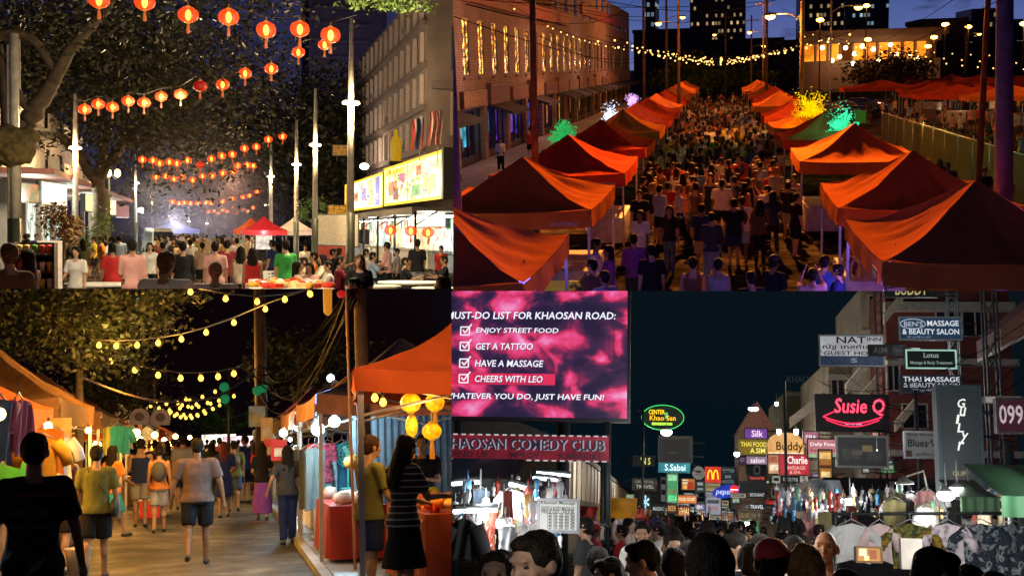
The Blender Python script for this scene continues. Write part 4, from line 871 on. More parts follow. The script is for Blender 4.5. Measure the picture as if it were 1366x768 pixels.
# --- people
pg = 'people packed between the tent rows'
def q2p(key, px, hy, top_c, bot_c, label, rz=0, hgt=1.72, hair=None, grp=pg, bag=None, dd=None):
 a = Q2.gnd(px, hy, hgt) if dd is None else Q2.xg(px, dd)
 c = dict(shirt=CN[top_c], pants=CN[bot_c], skin=rng.choice(SKN))
 if hair: c['hair'] = hair
 if bag: c['bag'] = CN[bag]
 return person(key, (a.x, a.y, 0), R(rz), label, grp, hgt/1.73, c)
blond = (.22, .12, .04)
NEAR = [('fem', 854, 280, 'white', 'denim', 'woman in a white sleeveless top and jeans beside the pale left table', 160), ('fem', 893, 274, 'black', 'denim', 'long haired woman in a dark top and jeans facing the camera', 175),
('stand', 869, 326, 'black', 'charcoal', 'broad man in a black tee near the bottom left of the crowd', 10), ('trous', 845, 312, 'purple', 'charcoal', 'person in a dim purple jacket under the left tent edge', 20),
('stand', 936, 272, 'navy', 'tan', 'man in a navy tee in the left of the open middle group', -15), ('trous', 949, 283, 'charcoal', 'grey', 'short haired man in a dark jacket and grey trousers seen from behind', 5),
('stand', 979, 265, 'black', 'navy', 'tall man in a black tee in the middle of the open group', 0), ('pack', 990, 261, 'white', 'pale blue', 'man in a white sleeveless top and pale blue shorts', 0),
('stout', 963, 239, 'white', 'black', 'broad man in a loose white shirt walking away', 0), ('femdress', 911, 231, 'orange', 'orange', 'long haired woman in an orange dress', 10),
('stand', 997, 237, 'black', 'tan', 'man in a black tee behind the white topped man', 0), ('fem', 1031, 255, 'navy', 'black', 'woman in a navy tunic and black leggings near the right tents', 15),
('capman', 1052, 243, 'black', 'grey', 'person in a dark cap with arms up by the white clothed table', -30), ('femshorts', 924, 341, 'brown', 'black', 'woman with a topknot at the bottom middle', 5),
('femshorts', 958, 343, 'grey', 'denim', 'woman with tied hair in a grey strap top at the bottom middle', 0), ('stand', 1002, 362, 'black', 'black', 'dark haired head at the lower edge of the dusk street', 20),
('capman', 1033, 341, 'black', 'charcoal', 'man in a black cap and tee at the lower right of the open street', -40), ('stand', 1100, 341, 'blue', 'navy', 'man in a blue tee by the near right tent', -30),
('phone', 1084, 358, 'pale pink', 'black', 'woman with a raised arm at the lower edge by the near right tent', 0), ('stand', 858, 236, 'black', 'charcoal', 'man in a black tee beside the second left tent', -60),
('stand', 880, 247, 'pale blue', 'black', 'man in a pale tee beside the second left tent', -40), ('stand', 905, 217, 'red', 'black', 'man in a rust red tee left of the open street', 20), ('femdress', 949, 219, 'pale pink', 'pale pink', 'woman in a pale lilac dress at the head of the open street', 0),
('trous', 795, 318, 'white', 'black', 'man lit violet under the near left tent', -100), ('fem', 812, 327, 'purple', 'black', 'dark haired woman leaning at the blue lit counter', 110), ('stand', 790, 346, 'brown', 'black', 'curly haired head at the lower left edge by the blue counter', 60), ('stand', 806, 361, 'grey', 'black', 'person in a grey top at the very bottom left of the dusk street', 40),
('stand', 1118, 352, 'navy', 'black', 'dark figure right under the near right tent edge', 70), ('fem', 1014, 266, 'brown', 'black', 'woman in a brown top close to the navy tunic woman', 0), ('stand', 1062, 258, 'black', 'black', 'dark figure at the corner of the second right tent', -60)]
for key, px, hy, a_, b_, lab, rz in NEAR: q2p(key, px, hy, a_, b_, lab, rz, 1.72 if 'man' in lab.split() else 1.68)
for px, hy, c, lab, rz, k in ((667, 184, 'white', 'man in a white shirt on the pavement by the shop fronts', 200, 'trous'), (706, 172, 'red', 'person in dark red by the shop fronts behind the wooden pole', 150, 'stand'), (1254, 212, 'black', 'woman in black standing behind the second right tent', 160, 'fem'), (1265, 216, 'charcoal', 'broad man in dark clothes behind the second right tent', 150, 'stout'), (1314, 223, 'black', 'man in black leaning near the thick grey pole', 190, 'stand'), (1346, 232, 'pale pink', 'person by the fence right of the thick grey pole', 20, 'fem'), (610, 205, 'white', 'figure at the left picture edge below the brick wall', 90, 'stand'), (607, 188, 'pale pink', 'second figure at the left picture edge below the brick wall', 90, 'fem')):
 q2p(k, px, hy, c, 'black', lab, rz, 1.7, grp='people beside the tents')
placed = [(WM[o].inverted() and (Q2.M.inverted() @ WM[o].translation)) for o in OBJ_SET if o.name.startswith('person')]
placed = [(p.x, p.y) for p in placed]
keys = ['stand', 'walk', 'walk2', 'trous', 'phone', 'fem', 'femdress', 'femshorts', 'pack', 'capman', 'stout']
KN = {'stand': 'man', 'walk': 'man', 'walk2': 'man', 'trous': 'man', 'phone': 'man raising a phone', 'fem': 'long haired woman', 'femdress': 'woman in skirt', 'femshorts': 'woman with tied hair', 'pack': 'person with backpack', 'capman': 'man in a cap', 'stout': 'broad man', 'longskirt': 'woman in a long skirt'}
pal = ['white', 'white', 'white', 'cream', 'red', 'maroon', 'black', 'black', 'charcoal', 'grey', 'navy', 'blue', 'pale blue', 'olive', 'yellow', 'orange', 'brown', 'tan', 'pale pink', 'green']
used_labels = {}
def uniq(lab, grp):
 return lab
n = 0; tries = 0
while n < 300 and tries < 60000:
 tries += 1; u = rng.random(); y = 31 + 105*u**1.25; x = rng.uniform(-2.5, 2.3)
 if y < 37 and rng.random() < .62: continue
 if y < 34 and -.6 < x < .7: continue
 md = .48 + (y-30)*.004
 if any((x-a)**2 + ((y-b)*.62)**2 < md*md for a, b in placed): continue
 placed.append((x, y)); k = rng.choice(keys); c = rng.choice(pal); b = rng.choice(['black', 'denim', 'tan', 'charcoal', 'grey', 'navy'])
 r_ = min(range(len(LT)), key=lambda i: abs(LT[i][1]-y)); lat = 'left edge' if x < -1.6 else 'left of middle' if x < -.4 else 'centre' if x < .6 else 'right of middle' if x < 1.5 else 'right edge'
 lab = '%s, %s top, %s bottoms, %s, by %s left tent' % (KN[k], c, b, lat, ORD[r_])
 if y > 72: far_person('q2', rng.choice(('far_man', 'far_woman', 'far_trousers')), (x, y, 0), R(rng.uniform(0, 360)), rng.uniform(.92, 1.05), dict(shirt=CN[c], pants=CN[b], skin=rng.choice(SKN))); n += 1; continue
 person(k, (x, y, 0), R(rng.choice((0, 0, 0, 180, 180, 90, -60)) + rng.uniform(-25, 25)), lab, pg, rng.uniform(.92, 1.05), dict(shirt=CN[c], pants=CN[b], skin=rng.choice(SKN), hair=blond if rng.random() < .2 else (.015, .01, .008), bag=CN[rng.choice(['black', 'red', 'navy'])])); n += 1
# crowd of the far market
for i in range(64):
 px = rng.uniform(1140, 1366); d = rng.uniform(52, 112);
 if px < 1175 and d < 75: continue
 p = Q2.xg(px, d)
 if p.x < 10.4: continue
 c = rng.choice(pal + ['pale pink']); k = rng.choice(keys); dn = 'near the fence' if d < 75 else 'before the red tents' if d < 95 else 'among the red tents'
 hn = 'left part' if px < 1215 else 'middle part' if px < 1290 else 'right part'
 if d > 72: far_person('q2', rng.choice(('far_man', 'far_woman', 'far_trousers')), (p.x, d, 0), R(rng.uniform(0, 360)), rng.uniform(.92, 1.05), dict(shirt=CN[c], skin=rng.choice(SKN))); continue
 person(k, (p.x, d, 0), R(rng.uniform(0, 360)), '%s in %s top, far market, %s, %s' % (KN[k], c, dn, hn), 'people in the far market', rng.uniform(.93, 1.05), dict(shirt=CN[c], pants=CN[rng.choice(['black', 'denim', 'tan'])], skin=rng.choice(SKN)))
flush_far('q2', 'distant_crowd', 'dense distant crowd at the far end between the tent rows and in the far market')
# added violet fill over the near street, with no fixture
light('POINT', (0, 12.5, 5.5), 150, (.10, .06, 1), .6); light('POINT', (-.8, 17.5, 2.6), 26, (.16, .1, 1), .3)
# ============================================================ top left: evening food street under red lanterns
S[0] = Q1; rng = random.Random(21)
def panel(name, label, cat, pa, pb, h, th, face, frame_m=None, group=None, bord=.06, back=None):
 """an upright board from pa to pb (its two lower corners), height h, facing the side to the right of a->b... towards the viewer"""
 pa = Vector(pa); pb = Vector(pb); d = pb-pa; L_ = d.length; t = thing(name, label, cat, pa, math.atan2(d.y, d.x), group)
 m = MB(); m.bx(0, L_, .0, th, 0, h); part('box', m, back or metal_dark, t)
 m = MB(); m.bx(bord, L_-bord, -.012, -.002, bord, h-bord); f = part('face', m, face, t)
 if frame_m:
  m = MB(); m.bx(0, L_, -.03, -.003, 0, bord-.004); m.bx(0, L_, -.03, -.003, h-bord+.004, h); m.bx(0, bord-.004, -.03, -.003, bord, h-bord); m.bx(L_-bord+.004, L_, -.03, -.003, bord, h-bord); part('frame', m, frame_m, t)
 return t, f, L_
g = MB(); g.add([(-40, 3, 0), (60, 3, 0), (60, 420, 0), (-40, 420, 0)], [(0, 1, 2, 3)]); struct('street', g, asphalt)
lamp_m = em('#fff0b0', 22, .05); lamp_c = (1., .68, .30)
pale_post = mat('pale_post', (.55, .52, .46), .4, .2); dark_post = mat('dark_post', (.05, .06, .05), .5, .3)
def street_lamp(px, ytop, ylamp, d, label, r=.11, e=0, group='pale street lamps with double heads'):
 p = Q1.xg(px, d); zt = Q1.at(px, ytop, d).z; zl = Q1.at(px, ylamp, d).z; t = thing('street_lamp', label, 'street lamp', (p.x, d, 0), 0, group)
 m = MB(); m.tube([(0, 0, 2.6), (0, 0, zl), (0, 0, zt)], [r, r*.85, r*.5], 12); part('pole', m, pale_post, t)
 m = MB(); m.tube([(0, 0, 0), (0, 0, .5), (0, 0, 2.62)], [r*1.7, r*1.25, r*1.2], 12); m.lathe([(r*2.2, 0), (r*2.2, .06), (r*1.8, .12)], n=12); part('base_sleeve', m, dark_post, t)
 m = MB(); m.box((0, 0, zl), (.5, .06, .04)); part('bracket', m, pale_post, t)
 for s_ in (-1, 1):
  m = MB(); m.lathe([(.05, .08), (.12, .04), (.14, 0), (.13, -.01)], (s_*.17, 0, zl+.01), 12); h = part('lamp_head', m, pale_post, t); m = MB(); m.sph((s_*.17, 0, zl-.03), (.12, .12, .05), 10); part('lamp_glass', m, lamp_m, h)
 if e: light('POINT', (p.x, d-.5, zl-.3), e, lamp_c, .3)
 return t
LP = [(467, 25, 137, 40, 1500, 'tall lamp post standing nearest on the right with its lamp brightest'), (420, 118, 193, 60, 1300, 'second lamp post from the tall near one on the right'), (395, 160, 219, 78, 1100, 'third lamp post on the right'), (361, 190, 235, 96, 900, 'fourth lamp post on the right behind the red tent'),
 (101, 125, 197, 62, 1500, 'pale lamp post beside the big leaning tree on the left'), (181, 205, 244, 108, 900, 'slim lamp post left of the smoke'), (203, 225, 262, 140, 500, 'small lamp post just right of the slim left one'), (228, 262, 288, 190, 400, 'small distant lamp post in the smoke, left one'), (252, 270, 295, 220, 0, 'small distant lamp post in the smoke, middle one'), (276, 275, 298, 250, 0, 'small distant lamp post in the smoke, right one'), (356, 262, 273, 130, 0, 'short distant lamp beside the red tent'), (346, 252, 288, 150, 0, 'thin distant pole over the red tent')]
for px, yt, yl, d, e, lab in LP: street_lamp(px, yt, yl, d, lab, .10 + .0006*d if d < 100 else .13, e*1.0)
p = Q1.xg(104, 62); solo('thin_mast', MB().tube([(0, 0, 0), (0, 0, Q1.at(104, 130, 62).z)], .04, 8), mat('red_mast', (.3, .12, .1), .5), 'thin reddish mast beside the left lamp post', 'mast', p)
for px, yt, d, w, lab in ((21, 45, 34, .12, 'thick white column at the left edge'), (27, 50, 40, .06, 'thin white pipe behind the white column'), (13, 60, 34, .04, 'thin pale pole at the far left')):
 p = Q1.xg(px, d); m = MB(); zt = Q1.at(px, yt, d).z; m.tube([(0, 0, 2.2), (0, 0, zt)], w, 12); t = thing('column', lab, 'column', p); part('shaft', m, pale_post, t); m = MB(); m.tube([(0, 0, 0), (0, 0, 2.22)], w*1.15, 12); part('base_sleeve', m, dark_post, t)
p = Q1.xg(146, 80); t = thing('globe_lamp', 'old style lamp post with two glowing globes by the big tree', 'street lamp', p); zt = Q1.at(146, 232, 80).z; m = MB(); m.tube([(0, 0, 0), (0, 0, zt)], .07, 8); m.box((0, 0, zt-.1), (1.0, .05, .05)); part('pole', m, dark_post, t)
for s_ in (-.05, .5): m = MB(); m.sph((s_, 0, zt+.05), (.2, .2, .26)); part('globe', m, em('#ffdf90', 9), t)
light('POINT', (p.x, 79, zt), 350, lamp_c, .2)
p = Q1.at(188, 281, 150); t = thing('floodlight', 'white floodlight burst low behind the left trees', 'lamp', (p.x, 150, 0)); m = MB(); m.tube([(0, 0, 0), (0, 0, p.z-.3)], .06, 6); part('mast', m, dark_post, t); m = MB(); m.sph((0, 0, p.z), (.36, .2, .36)); part('lamp_head', m, em('#fff6e0', 25), t)
p = Q1.at(486, 222, 110); t = thing('floodlight', 'white floodlight above the left end of the second lit signboard', 'lamp', p); m = MB(); m.sph((0, 0, 0), (.42, .2, .28)); part('lamp_head', m, em('#fff6e0', 25), t); m = MB(); m.tube([(0, .2, 0), (.6, 1.2, -.4)], .04, 5); part('arm', m, dark_post, t)
# --- red lanterns
lr = mat('lantern_paper', (.5, .05, .02), .5, emit=lin('#ff4a12'), es=1.0, var=.25, nscale=9, alpha=.62); lcore = em('#ffc84a', 7, .05); ldim = mat('lantern_unlit', (.45, .03, .02), .5, emit=lin('#c01408'), es=.35); ltas = em('#e8601c', .8)  # the darker lantern, caps and tassels carry a faint glow of their own
def lantern_mesh():
 m = MB(); pr = [(.04, .17), (.12, .165), (.2, .11), (.235, .03), (.235, -.04), (.2, -.11), (.12, -.165), (.04, -.17)]; n = 20; vs = []
 for r_, z in pr:
  for j in range(n): a = 2*math.pi*j/n; rr = r_*(1 - (.05 if j % 2 else 0)); vs.append((rr*math.cos(a), rr*math.sin(a), z))
 fs = [(i*n+j, i*n+(j+1) % n, (i+1)*n+(j+1) % n, (i+1)*n+j) for i in range(len(pr)-1) for j in range(n)]; m.add(vs, fs, 0, True); m.sph((0, 0, -.01), (.07, .07, .13), 8, 1)
 c = MB(); c.tube([(0, 0, -.2), (0, 0, .2)], .006, 4); c.lathe([(.05, .16), (.06, .19), (.05, .205)], n=10); c.lathe([(.05, -.2), (.055, -.17), (.045, -.165)], n=10); c.tube([(0, 0, .2), (0, 0, .3)], .006, 4)
 q = MB(); q.lathe([(.012, -.2), (.03, -.25), (.042, -.42), (.02, -.43)], n=8)
 return m.mesh('globe', [lr, lcore]), c.mesh('cap', [glow('gold_cap', lin('#ff9a30'), .7)]), q.mesh('tassel', [ltas]), m.mesh('globe', [ldim, ldim])
LM = lantern_mesh()
def lantern(px, py, d, label, group, detail=True, off=False, sc=1.):
 p = Q1.at(px, py, d); t = thing('paper_lantern', label, 'lantern', p, rng.uniform(0, 1), group, sc); part('globe', LM[3] if off else LM[0], None, t)
 if detail: part('cap', LM[1], None, t); part('tassel', LM[2], None, t)
 return p
def num(i, n):
 o = ['first', 'second', 'third', 'fourth', 'fifth', 'sixth', 'seventh', 'eighth', 'ninth', 'tenth', 'eleventh', 'twelfth', 'thirteenth', 'fourteenth', 'fifteenth', 'sixteenth', 'seventeenth', 'eighteenth', 'nineteenth', 'twentieth']
 return 'leftmost' if i == 0 else 'rightmost' if i == n-1 else o[i] + ' from the left'
ST = [('largest top string', 30, [(132, 0), (193, 3), (251, 20), (305, 23), (355, 40), (400, 39), (441, 47)], .5, True), ('string behind the top one', 38, [(433, 60), (398, 70), (362, 92), (327, 98), (297, 113), (267, 115)], .42, True),
 ('upper left string', 46, [(113, 146), (131, 139), (150, 143), (171, 135), (192, 137), (215, 129), (241, 126)], .47, True),
 ('string over the middle distance', 68, [(190, 213), (204, 214), (213, 218), (226, 216), (236, 218), (250, 214), (267, 220), (282, 212), (296, 208), (310, 206), (326, 198), (342, 196), (358, 186), (377, 182)], .48, True),
 ('string just below the middle one', 80, [(208, 236), (221, 235), (232, 239), (243, 236), (257, 240), (270, 235), (283, 234), (297, 231), (311, 229), (317, 221), (330, 220), (338, 221)], .5, True),
 ('small string above the smoke', 108, [(230, 269), (239, 271), (246, 270), (254, 271), (264, 271), (275, 270), (282, 271), (297, 269), (310, 265), (324, 263), (333, 261), (343, 256)], .5, False),
 ('lowest small string in the smoke', 125, [(278, 282), (286, 281), (291, 284), (297, 280), (303, 282), (311, 278), (315, 284), (325, 280), (331, 282), (338, 277)], .5, False)]
for nm, d, pts, dia, det in ST:
 Ps = []
 q = sorted(pts)
 for i, (px, py) in enumerate(q):
  Ps.append(lantern(px, py, d + (i % 3)*.4, '%s red lantern on the %s' % (num(i, len(q)), nm), 'red lanterns on the ' + nm, det, (i in (6,) and d == 68) or ((px, py) == (267, 115)), dia/.47))
 a = Ps[0]; m = MB(); ext = [Ps[0] + (Ps[0]-Ps[1])*.9 + Vector((0, 0, .5))] + [x + Vector((0, 0, .3)) for x in Ps] + [Ps[-1] + (Ps[-1]-Ps[-2])*.8 + Vector((0, 0, .6))]
 m.tube([x - a for x in ext], .011, 4); solo('lantern_cable', m, metal_dark, 'thin cable carrying the ' + nm + ' of lanterns', 'cable', a, group='cables of the lantern strings')
for px, d, e in ((250, 66, 120), (330, 78, 120), (300, 30, 60)): p = Q1.at(px, 205 if d > 40 else 60, d); light('POINT', p, e, (1, .25, .06), .5)
# --- buildings
crm = mat('cream_render', (.50, .44, .38), .85, var=.25, nscale=.5); grc = mat('grey_concrete', (.25, .21, .18), .85, var=.3, nscale=.4); white_lit = em('#fff3c8', 1.25, .5, .9)
def left_building():
 X = -9.6; t = thing('shophouse_row', 'pale stepped building with balconies behind the left trees', 'building', (X, 56, 0))
 w = MB(); w.bx(-14, 0, 0, 30, 4.6, 9.2); w.bx(-14, -1.2, 30, 62, 4.6, 8.2); w.bx(-14, -1.8, 0, 62, 0, .15); w.bx(-14, -3.6, 0, 62, .15, 4.55); part('wall', w, crm, t)
 for i in range(9):
  y = i*6.6+1; fl = 2 if y < 29 else 1
  for k in range(fl):
   b = MB(); x0 = 0 if y < 29 else -1.2; b.bx(x0, x0+1.1, y, y+4.4, 5.0+k*2.3, 5.15+k*2.3); b.bx(x0+1.0, x0+1.1, y, y+4.4, 5.15+k*2.3, 5.95+k*2.3); bo = part('balcony', b, mat('pale_balcony', (.58, .55, .5), .8), t)
   b = MB(); b.bx(x0-.02, x0+.04, y+.8, y+2.0, 5.2+k*2.3, 6.8+k*2.3); part('window', b, dark_glass, t); b = MB(); b.bx(x0+.0, x0+.4, y+2.7, y+3.5, 5.7+k*2.3, 6.3+k*2.3); part('air_conditioner', b, cm('#a8a49c'), t)
 c = MB(); c.bx(0.01, 3.0, 0, 60, 4.35, 4.6); part('street_canopy', c, mat('canopy_rim', (.16, .05, .04), .7), t)
 for i in range(10):
  y = i*6.2; f = MB(); f.bx(-.2, .1, y-.2, y+.2, 0, 4.35); part('pillar', f, grc, t)
  s = MB(); s.bx(-3.5, -3.45, y+.5, y+5.6, .7, 3.9); part('shop_interior', s, mat('shop_glow_%d' % (i % 3), (.02, .02, .02), .5, emit=lin(['#e8f6e0', '#fff0c0', '#d0ffe8'][i % 3]), es=1.0, var=.9, nscale=1.3), t)
 for i in range(4): light('POINT', (X+1.5, 60+i*14, 3.4), 700, (.95, 1, .8), .3)
left_building()
def lowsign(px0, px1, y0, y1, d0, d1, face, label, fm=None, txt=None, name='lit_signboard', **k):
 a = Q1.at(px0, y1, d0); b = Q1.at(px1, y1, d1); b.z = a.z; h = Q1.at(px0, y0, d0).z - a.z; t, f, L_ = panel(name, label, 'sign', a, b, h, .3, face, fm, **k)
 return t, f, L_, h
noisy = lambda n, c, es, sc=2.: mat('ad_'+n, (.02, .02, .02), .5, emit=lin(c), es=es, var=.35, nscale=sc)
def blotch_mat(name, cols, scale=2., es=1.):
 m = mat(name, (.02, .02, .02), .5); nt = m.node_tree; N = nt.nodes; L = nt.links; b = N['Principled BSDF']; tc = N.new('ShaderNodeTexCoord'); nz = N.new('ShaderNodeTexNoise'); nz.inputs['Scale'].default_value = scale; nz.inputs['Detail'].default_value = 2
 L.new(tc.outputs['Object'], nz.inputs[0]); cr = N.new('ShaderNodeValToRGB'); L.new(nz.outputs[0], cr.inputs[0]); k = len(cols); cr.color_ramp.elements[0].position = .3; cr.color_ramp.elements[0].color = (*lin(cols[0]), 1); cr.color_ramp.elements[1].position = .7; cr.color_ramp.elements[1].color = (*lin(cols[-1]), 1)
 for i, c in enumerate(cols[1:-1]): e = cr.color_ramp.elements.new(.3 + .4*(i+1)/(k-1)); e.color = (*lin(c), 1)
 L.new(cr.outputs[0], b.inputs['Emission Color']); b.inputs['Emission Strength'].default_value = es; return m
lowsign(28, 53, 243, 270, 60, 62, blotch_mat('poster_red', ['#e04018', '#ff7a30', '#3a7a20', '#ffcf80'], .8, .55), 'red and green poster sign above the left shops')
lowsign(56, 89, 241, 273, 62, 66, em('#fff6da', 2.0, .1), 'blank glowing white signboard on the left shops', cm('#e0d8c0'))
lowsign(114, 124, 258, 282, 80, 82, em('#ffe890', 1.6), 'narrow yellow lit sign left of the big tree trunk')
lowsign(140, 155, 265, 287, 84, 86, em('#ffedb0', 1.8), 'small glowing cream sign right of the big tree trunk')
lowsign(155, 172, 272, 290, 95, 100, mat('red_railing', (.3, .08, .06), .7), 'reddish railing of a canopy at the end of the left shops', name='railing_sign')
# right: concrete slab with fins, tower, shop hall
def right_building():
 X = 15.5; t = thing('concrete_block', 'tall concrete building with pale window fins above the lit signboards', 'building', (X, 88, 0)); w = MB(); w.bx(0.0, 22, 0, 42, 0, 20.5); part('wall', w, grc, t)
 fm = mat('pale_fin', (.55, .48, .42), .7); k0 = k1 = None
 for f in range(5):
  z = 5.4 + f*3.1; b = MB(); b.bx(-.35, -.02, -.1, 42, z-.55, z-.15); part('ledge', b, mat('ledge', (.18, .15, .13), .8), t)
  for i in range(13):
   if k0 is None:
    m = MB(); m.bx(-.28, -.03, 0, .45, 0, 2.2); k0 = m.mesh('window', [fm]); m = MB(); m.bx(-.06, -.015, .5, 1.9, .1, 2.1); k1 = m.mesh('pane', [dark_glass]); k2 = m.mesh('pane', [em('#d89040', .5, .8, 2)])
   q = part('window', k0, None, t, M=Matrix.Translation((0, 1 + i*3.2, z))); part('pane', k1 if (i*7+f*5) % 11 else k2, None, q)
   if (i*5+f*3) % 9 == 4: m = MB(); m.bx(-.5, -.02, 1.0, 1.8, .1, .6); part('air_conditioner', m, cm('#8c8478'), t, M=Matrix.Translation((0, 1 + i*3.2, z)))
 m = MB(); m.bx(1.8, 7, -.2, -.02, 14.0, 17.2); part('front_window', m, mat('dim_blue_glass', (.10, .11, .14), .3), t); m = MB(); m.bx(1.8, 8, -.25, -.02, 9.2, 12.4); part('front_panel', m, mat('pale_front', (.42, .35, .30), .8), t); m = MB(); m.bx(.4, 9, -.5, -.02, 12.6, 13.2); part('front_ledge', m, mat('ledge', (.2, .2, .2)), t)
right_building()
light('POINT', (12.5, 84, 13), 800, (1, .62, .36), .5); light('POINT', (13, 110, 9), 500, (1, .7, .45), .5)
def house():
 a = Q1.at(575, 40, 66); t = thing('gabled_house', 'cream wall with a gable cut by the right edge of the lantern street', 'building', (13.2, 60, 0)); m = MB(); m.bx(.6, 10, 0, 9, 0, 9.4); part('wall', m, crm, t)
 m = MB(); m.add([(.1, -.6, 8.6), (6, -.6, 12.4), (12, -.6, 8.6), (.1, 9.6, 8.6), (6, 9.6, 12.4), (12, 9.6, 8.6)], [(0, 1, 2), (3, 5, 4), (0, 3, 4, 1), (1, 4, 5, 2), (0, 2, 5, 3)]); part('roof', m, mat('roof_tile', (.30, .22, .16), .8), t)
tmat = windows_mat('tower_windows_c', (.075, .06, .08), lin('#ffc860'), .035, fw=3.2, fh=3.4, es=.25, rough=.8)
a = Q1.at(412, 0, 250); b = Q1.at(516, 0, 250); t = thing('residential_tower', 'dark unlit tower with a few yellow windows behind the trees', 'building', ((a.x+b.x)/2, 250, 0)); w = (b.x-a.x)/2; m = MB(); m.bx(-w, w, 0, 20, 0, 70); part('wall', m, tmat, t)
for i in range(19): m = MB(); m.bx(-w*.9, w*.55, -1.2, -.02, i*3.4+3.2, i*3.4+3.9); part('balcony', m, mat('tower_balcony', (.10, .085, .10), .9), t)
a = Q1.at(455, 150, 170); t = thing('far_house', 'far violet grey block left of the concrete building', 'building', (a.x, 170, 0)); m = MB(); m.bx(0, 7, 0, 8, 0, a.z); part('wall', m, mat('violet_grey', (.12, .09, .12), .9, var=.4), t)  # violet light on this block is put into its wall colour
for i in range(3): m = MB(); m.bx(.6+i*2.1, 1.8+i*2.1, -.1, -.01, a.z-3, a.z-1.4); part('window', m, dark_glass, t)
light('POINT', Q1.at(465, 60, 215), 9000, (.55, .5, .8), 2); light('POINT', Q1.at(430, 160, 225), 4000, (.6, .5, .7), 2)  # added city glow with no source, lifting the tower out of the dark
# the two big signboards
yb = em('#ffc400', 1.6, .05)
adm = blotch_mat('menu_board_a', ['#fff0a0', '#ffffff', '#ffe680', '#ffb060', '#fffbe0', '#ffe060'], 1.6, 1.5); adm2 = blotch_mat('menu_board_b', ['#ffffff', '#fffbe0', '#ffdcb0', '#e8f0ff'], .9, 1.7)
P_ = lambda px, d, z: Vector((Q1.xg(px, d).x, d, z))
def bigsign(p0, d0, p1, d1, z0, h, face, label, items):
 t, f, L_ = panel('lit_signboard', label, 'sign', P_(p0, d0, z0), P_(p1, d1, z0), h, .5, face, yb, bord=.16, group='lit signboards above the food hall')
 rr = random.Random(len(label)); items = list(items) + [(rr.choice(['#ff8a50', '#ffffff', '#80c060', '#ffd840', '#d04020', '#a06040', '#ffe8a0', '#60a0d0']), q, q + rr.uniform(.012, .05), w_, w_ + rr.uniform(.03, .10)) for q, w_ in [(rr.uniform(.04, .9), rr.uniform(.1, .85)) for _ in range(46)]]
 for j, (c, x0, x1, q0, q1) in enumerate(items): m = MB(); m.box((L_*(x0+x1)/2, -.02-.0004*j, h*(q0+q1)/2), (L_*(x1-x0), .012, h*(q1-q0))); part('printed_dish', m, em(c, 1.1, .6, 2.5), t)
 return t
bigsign(512, 80, 589, 60.3, 3.72, 2.5, adm, 'large yellow bordered menu signboard glowing over the food hall', [('#ffd000', .46, .475, .05, .95), ('#ff9a60', .10, .28, .25, .6), ('#a05a40', .2, .3, .12, .42), ('#70c870', .55, .68, .15, .4), ('#ffb060', .74, .92, .2, .55), ('#ff8060', .62, .7, .6, .82), ('#ffe030', .05, .4, .78, .9), ('#d070a0', .32, .42, .5, .75)])
bigsign(460, 108, 510, 84, 3.75, 2.45, adm2, 'white and lilac lit signboard left of the large menu signboard', [('#ffc800', .02, .1, .05, .95), ('#7a70e0', .84, .94, .08, .92), ('#ffd0a0', .3, .42, .3, .6), ('#d8c0ff', .5, .62, .3, .7), ('#ffe890', .68, .8, .1, .9)])
m = MB(); m.bx(0, 1.4, 0, .5, 0, 2.6); solo('sign_end', m, mat('sign_side', (.02, .02, .02), .6), 'black end box at the right of the large menu signboard', 'sign', P_(590, 59.8, 3.7))
light('POINT', (9.8, 66, 4.8), 500, (1, .88, .5), .8); light('POINT', (10, 92, 4.8), 400, (1, .92, .7), .8)
# bottle-shaped yellow sign, flags, branch lit leaves
t = thing('bottle_sign', 'yellow bottle shaped sign standing above the signboards', 'sign', Q1.at(528, 215, 82)); m = MB(); m.lathe([(.35, 0), (.38, .3), (.38, 1.2), (.3, 1.5), (.15, 1.75), (.14, 2.1), (.05, 2.15)], n=14); part('bottle', m, em('#d8a010', .65), t); m = MB(); m.bx(-.5, .5, -.4, .4, -.3, -.02); part('base', m, metal_dark, t)
def flag(px, py, d, L_, cols, label):
 p = Q1.at(px, py, d); t = thing('flag', label, 'flag', p, 0, 'flags over the signboards'); m = MB(); m.tube([(0, .2, 0), (.1, -.1, -L_*1.05), (.12, .1, -L_*1.6)], .02, 6); part('flagpole', m, metal_grey, t); m = MB(); n = 10
 for i in range(n):
  a_, b_ = i/n, (i+1)/n
  m.grid(lambda u, v: Vector((-.32 + (a_+(b_-a_)*u)*.62 + .05*math.sin(v*5), -.15 + .08*math.sin((a_+u/n)*14+v*3), -L_*v + (a_+u/n)*.1)), 1, 8, cols[i % len(cols)])
 part('cloth', m, [cm('#c03030'), cm('#d8d0c8'), cm('#182050')], t)
flag(557, 160, 62, 1.6, [0, 0, 1, 1, 2, 2, 2, 1, 1, 0], 'red white and blue striped flag hanging left'); flag(581, 150, 60, 1.7, [0, 1], 'red and white striped flag hanging by the right edge')
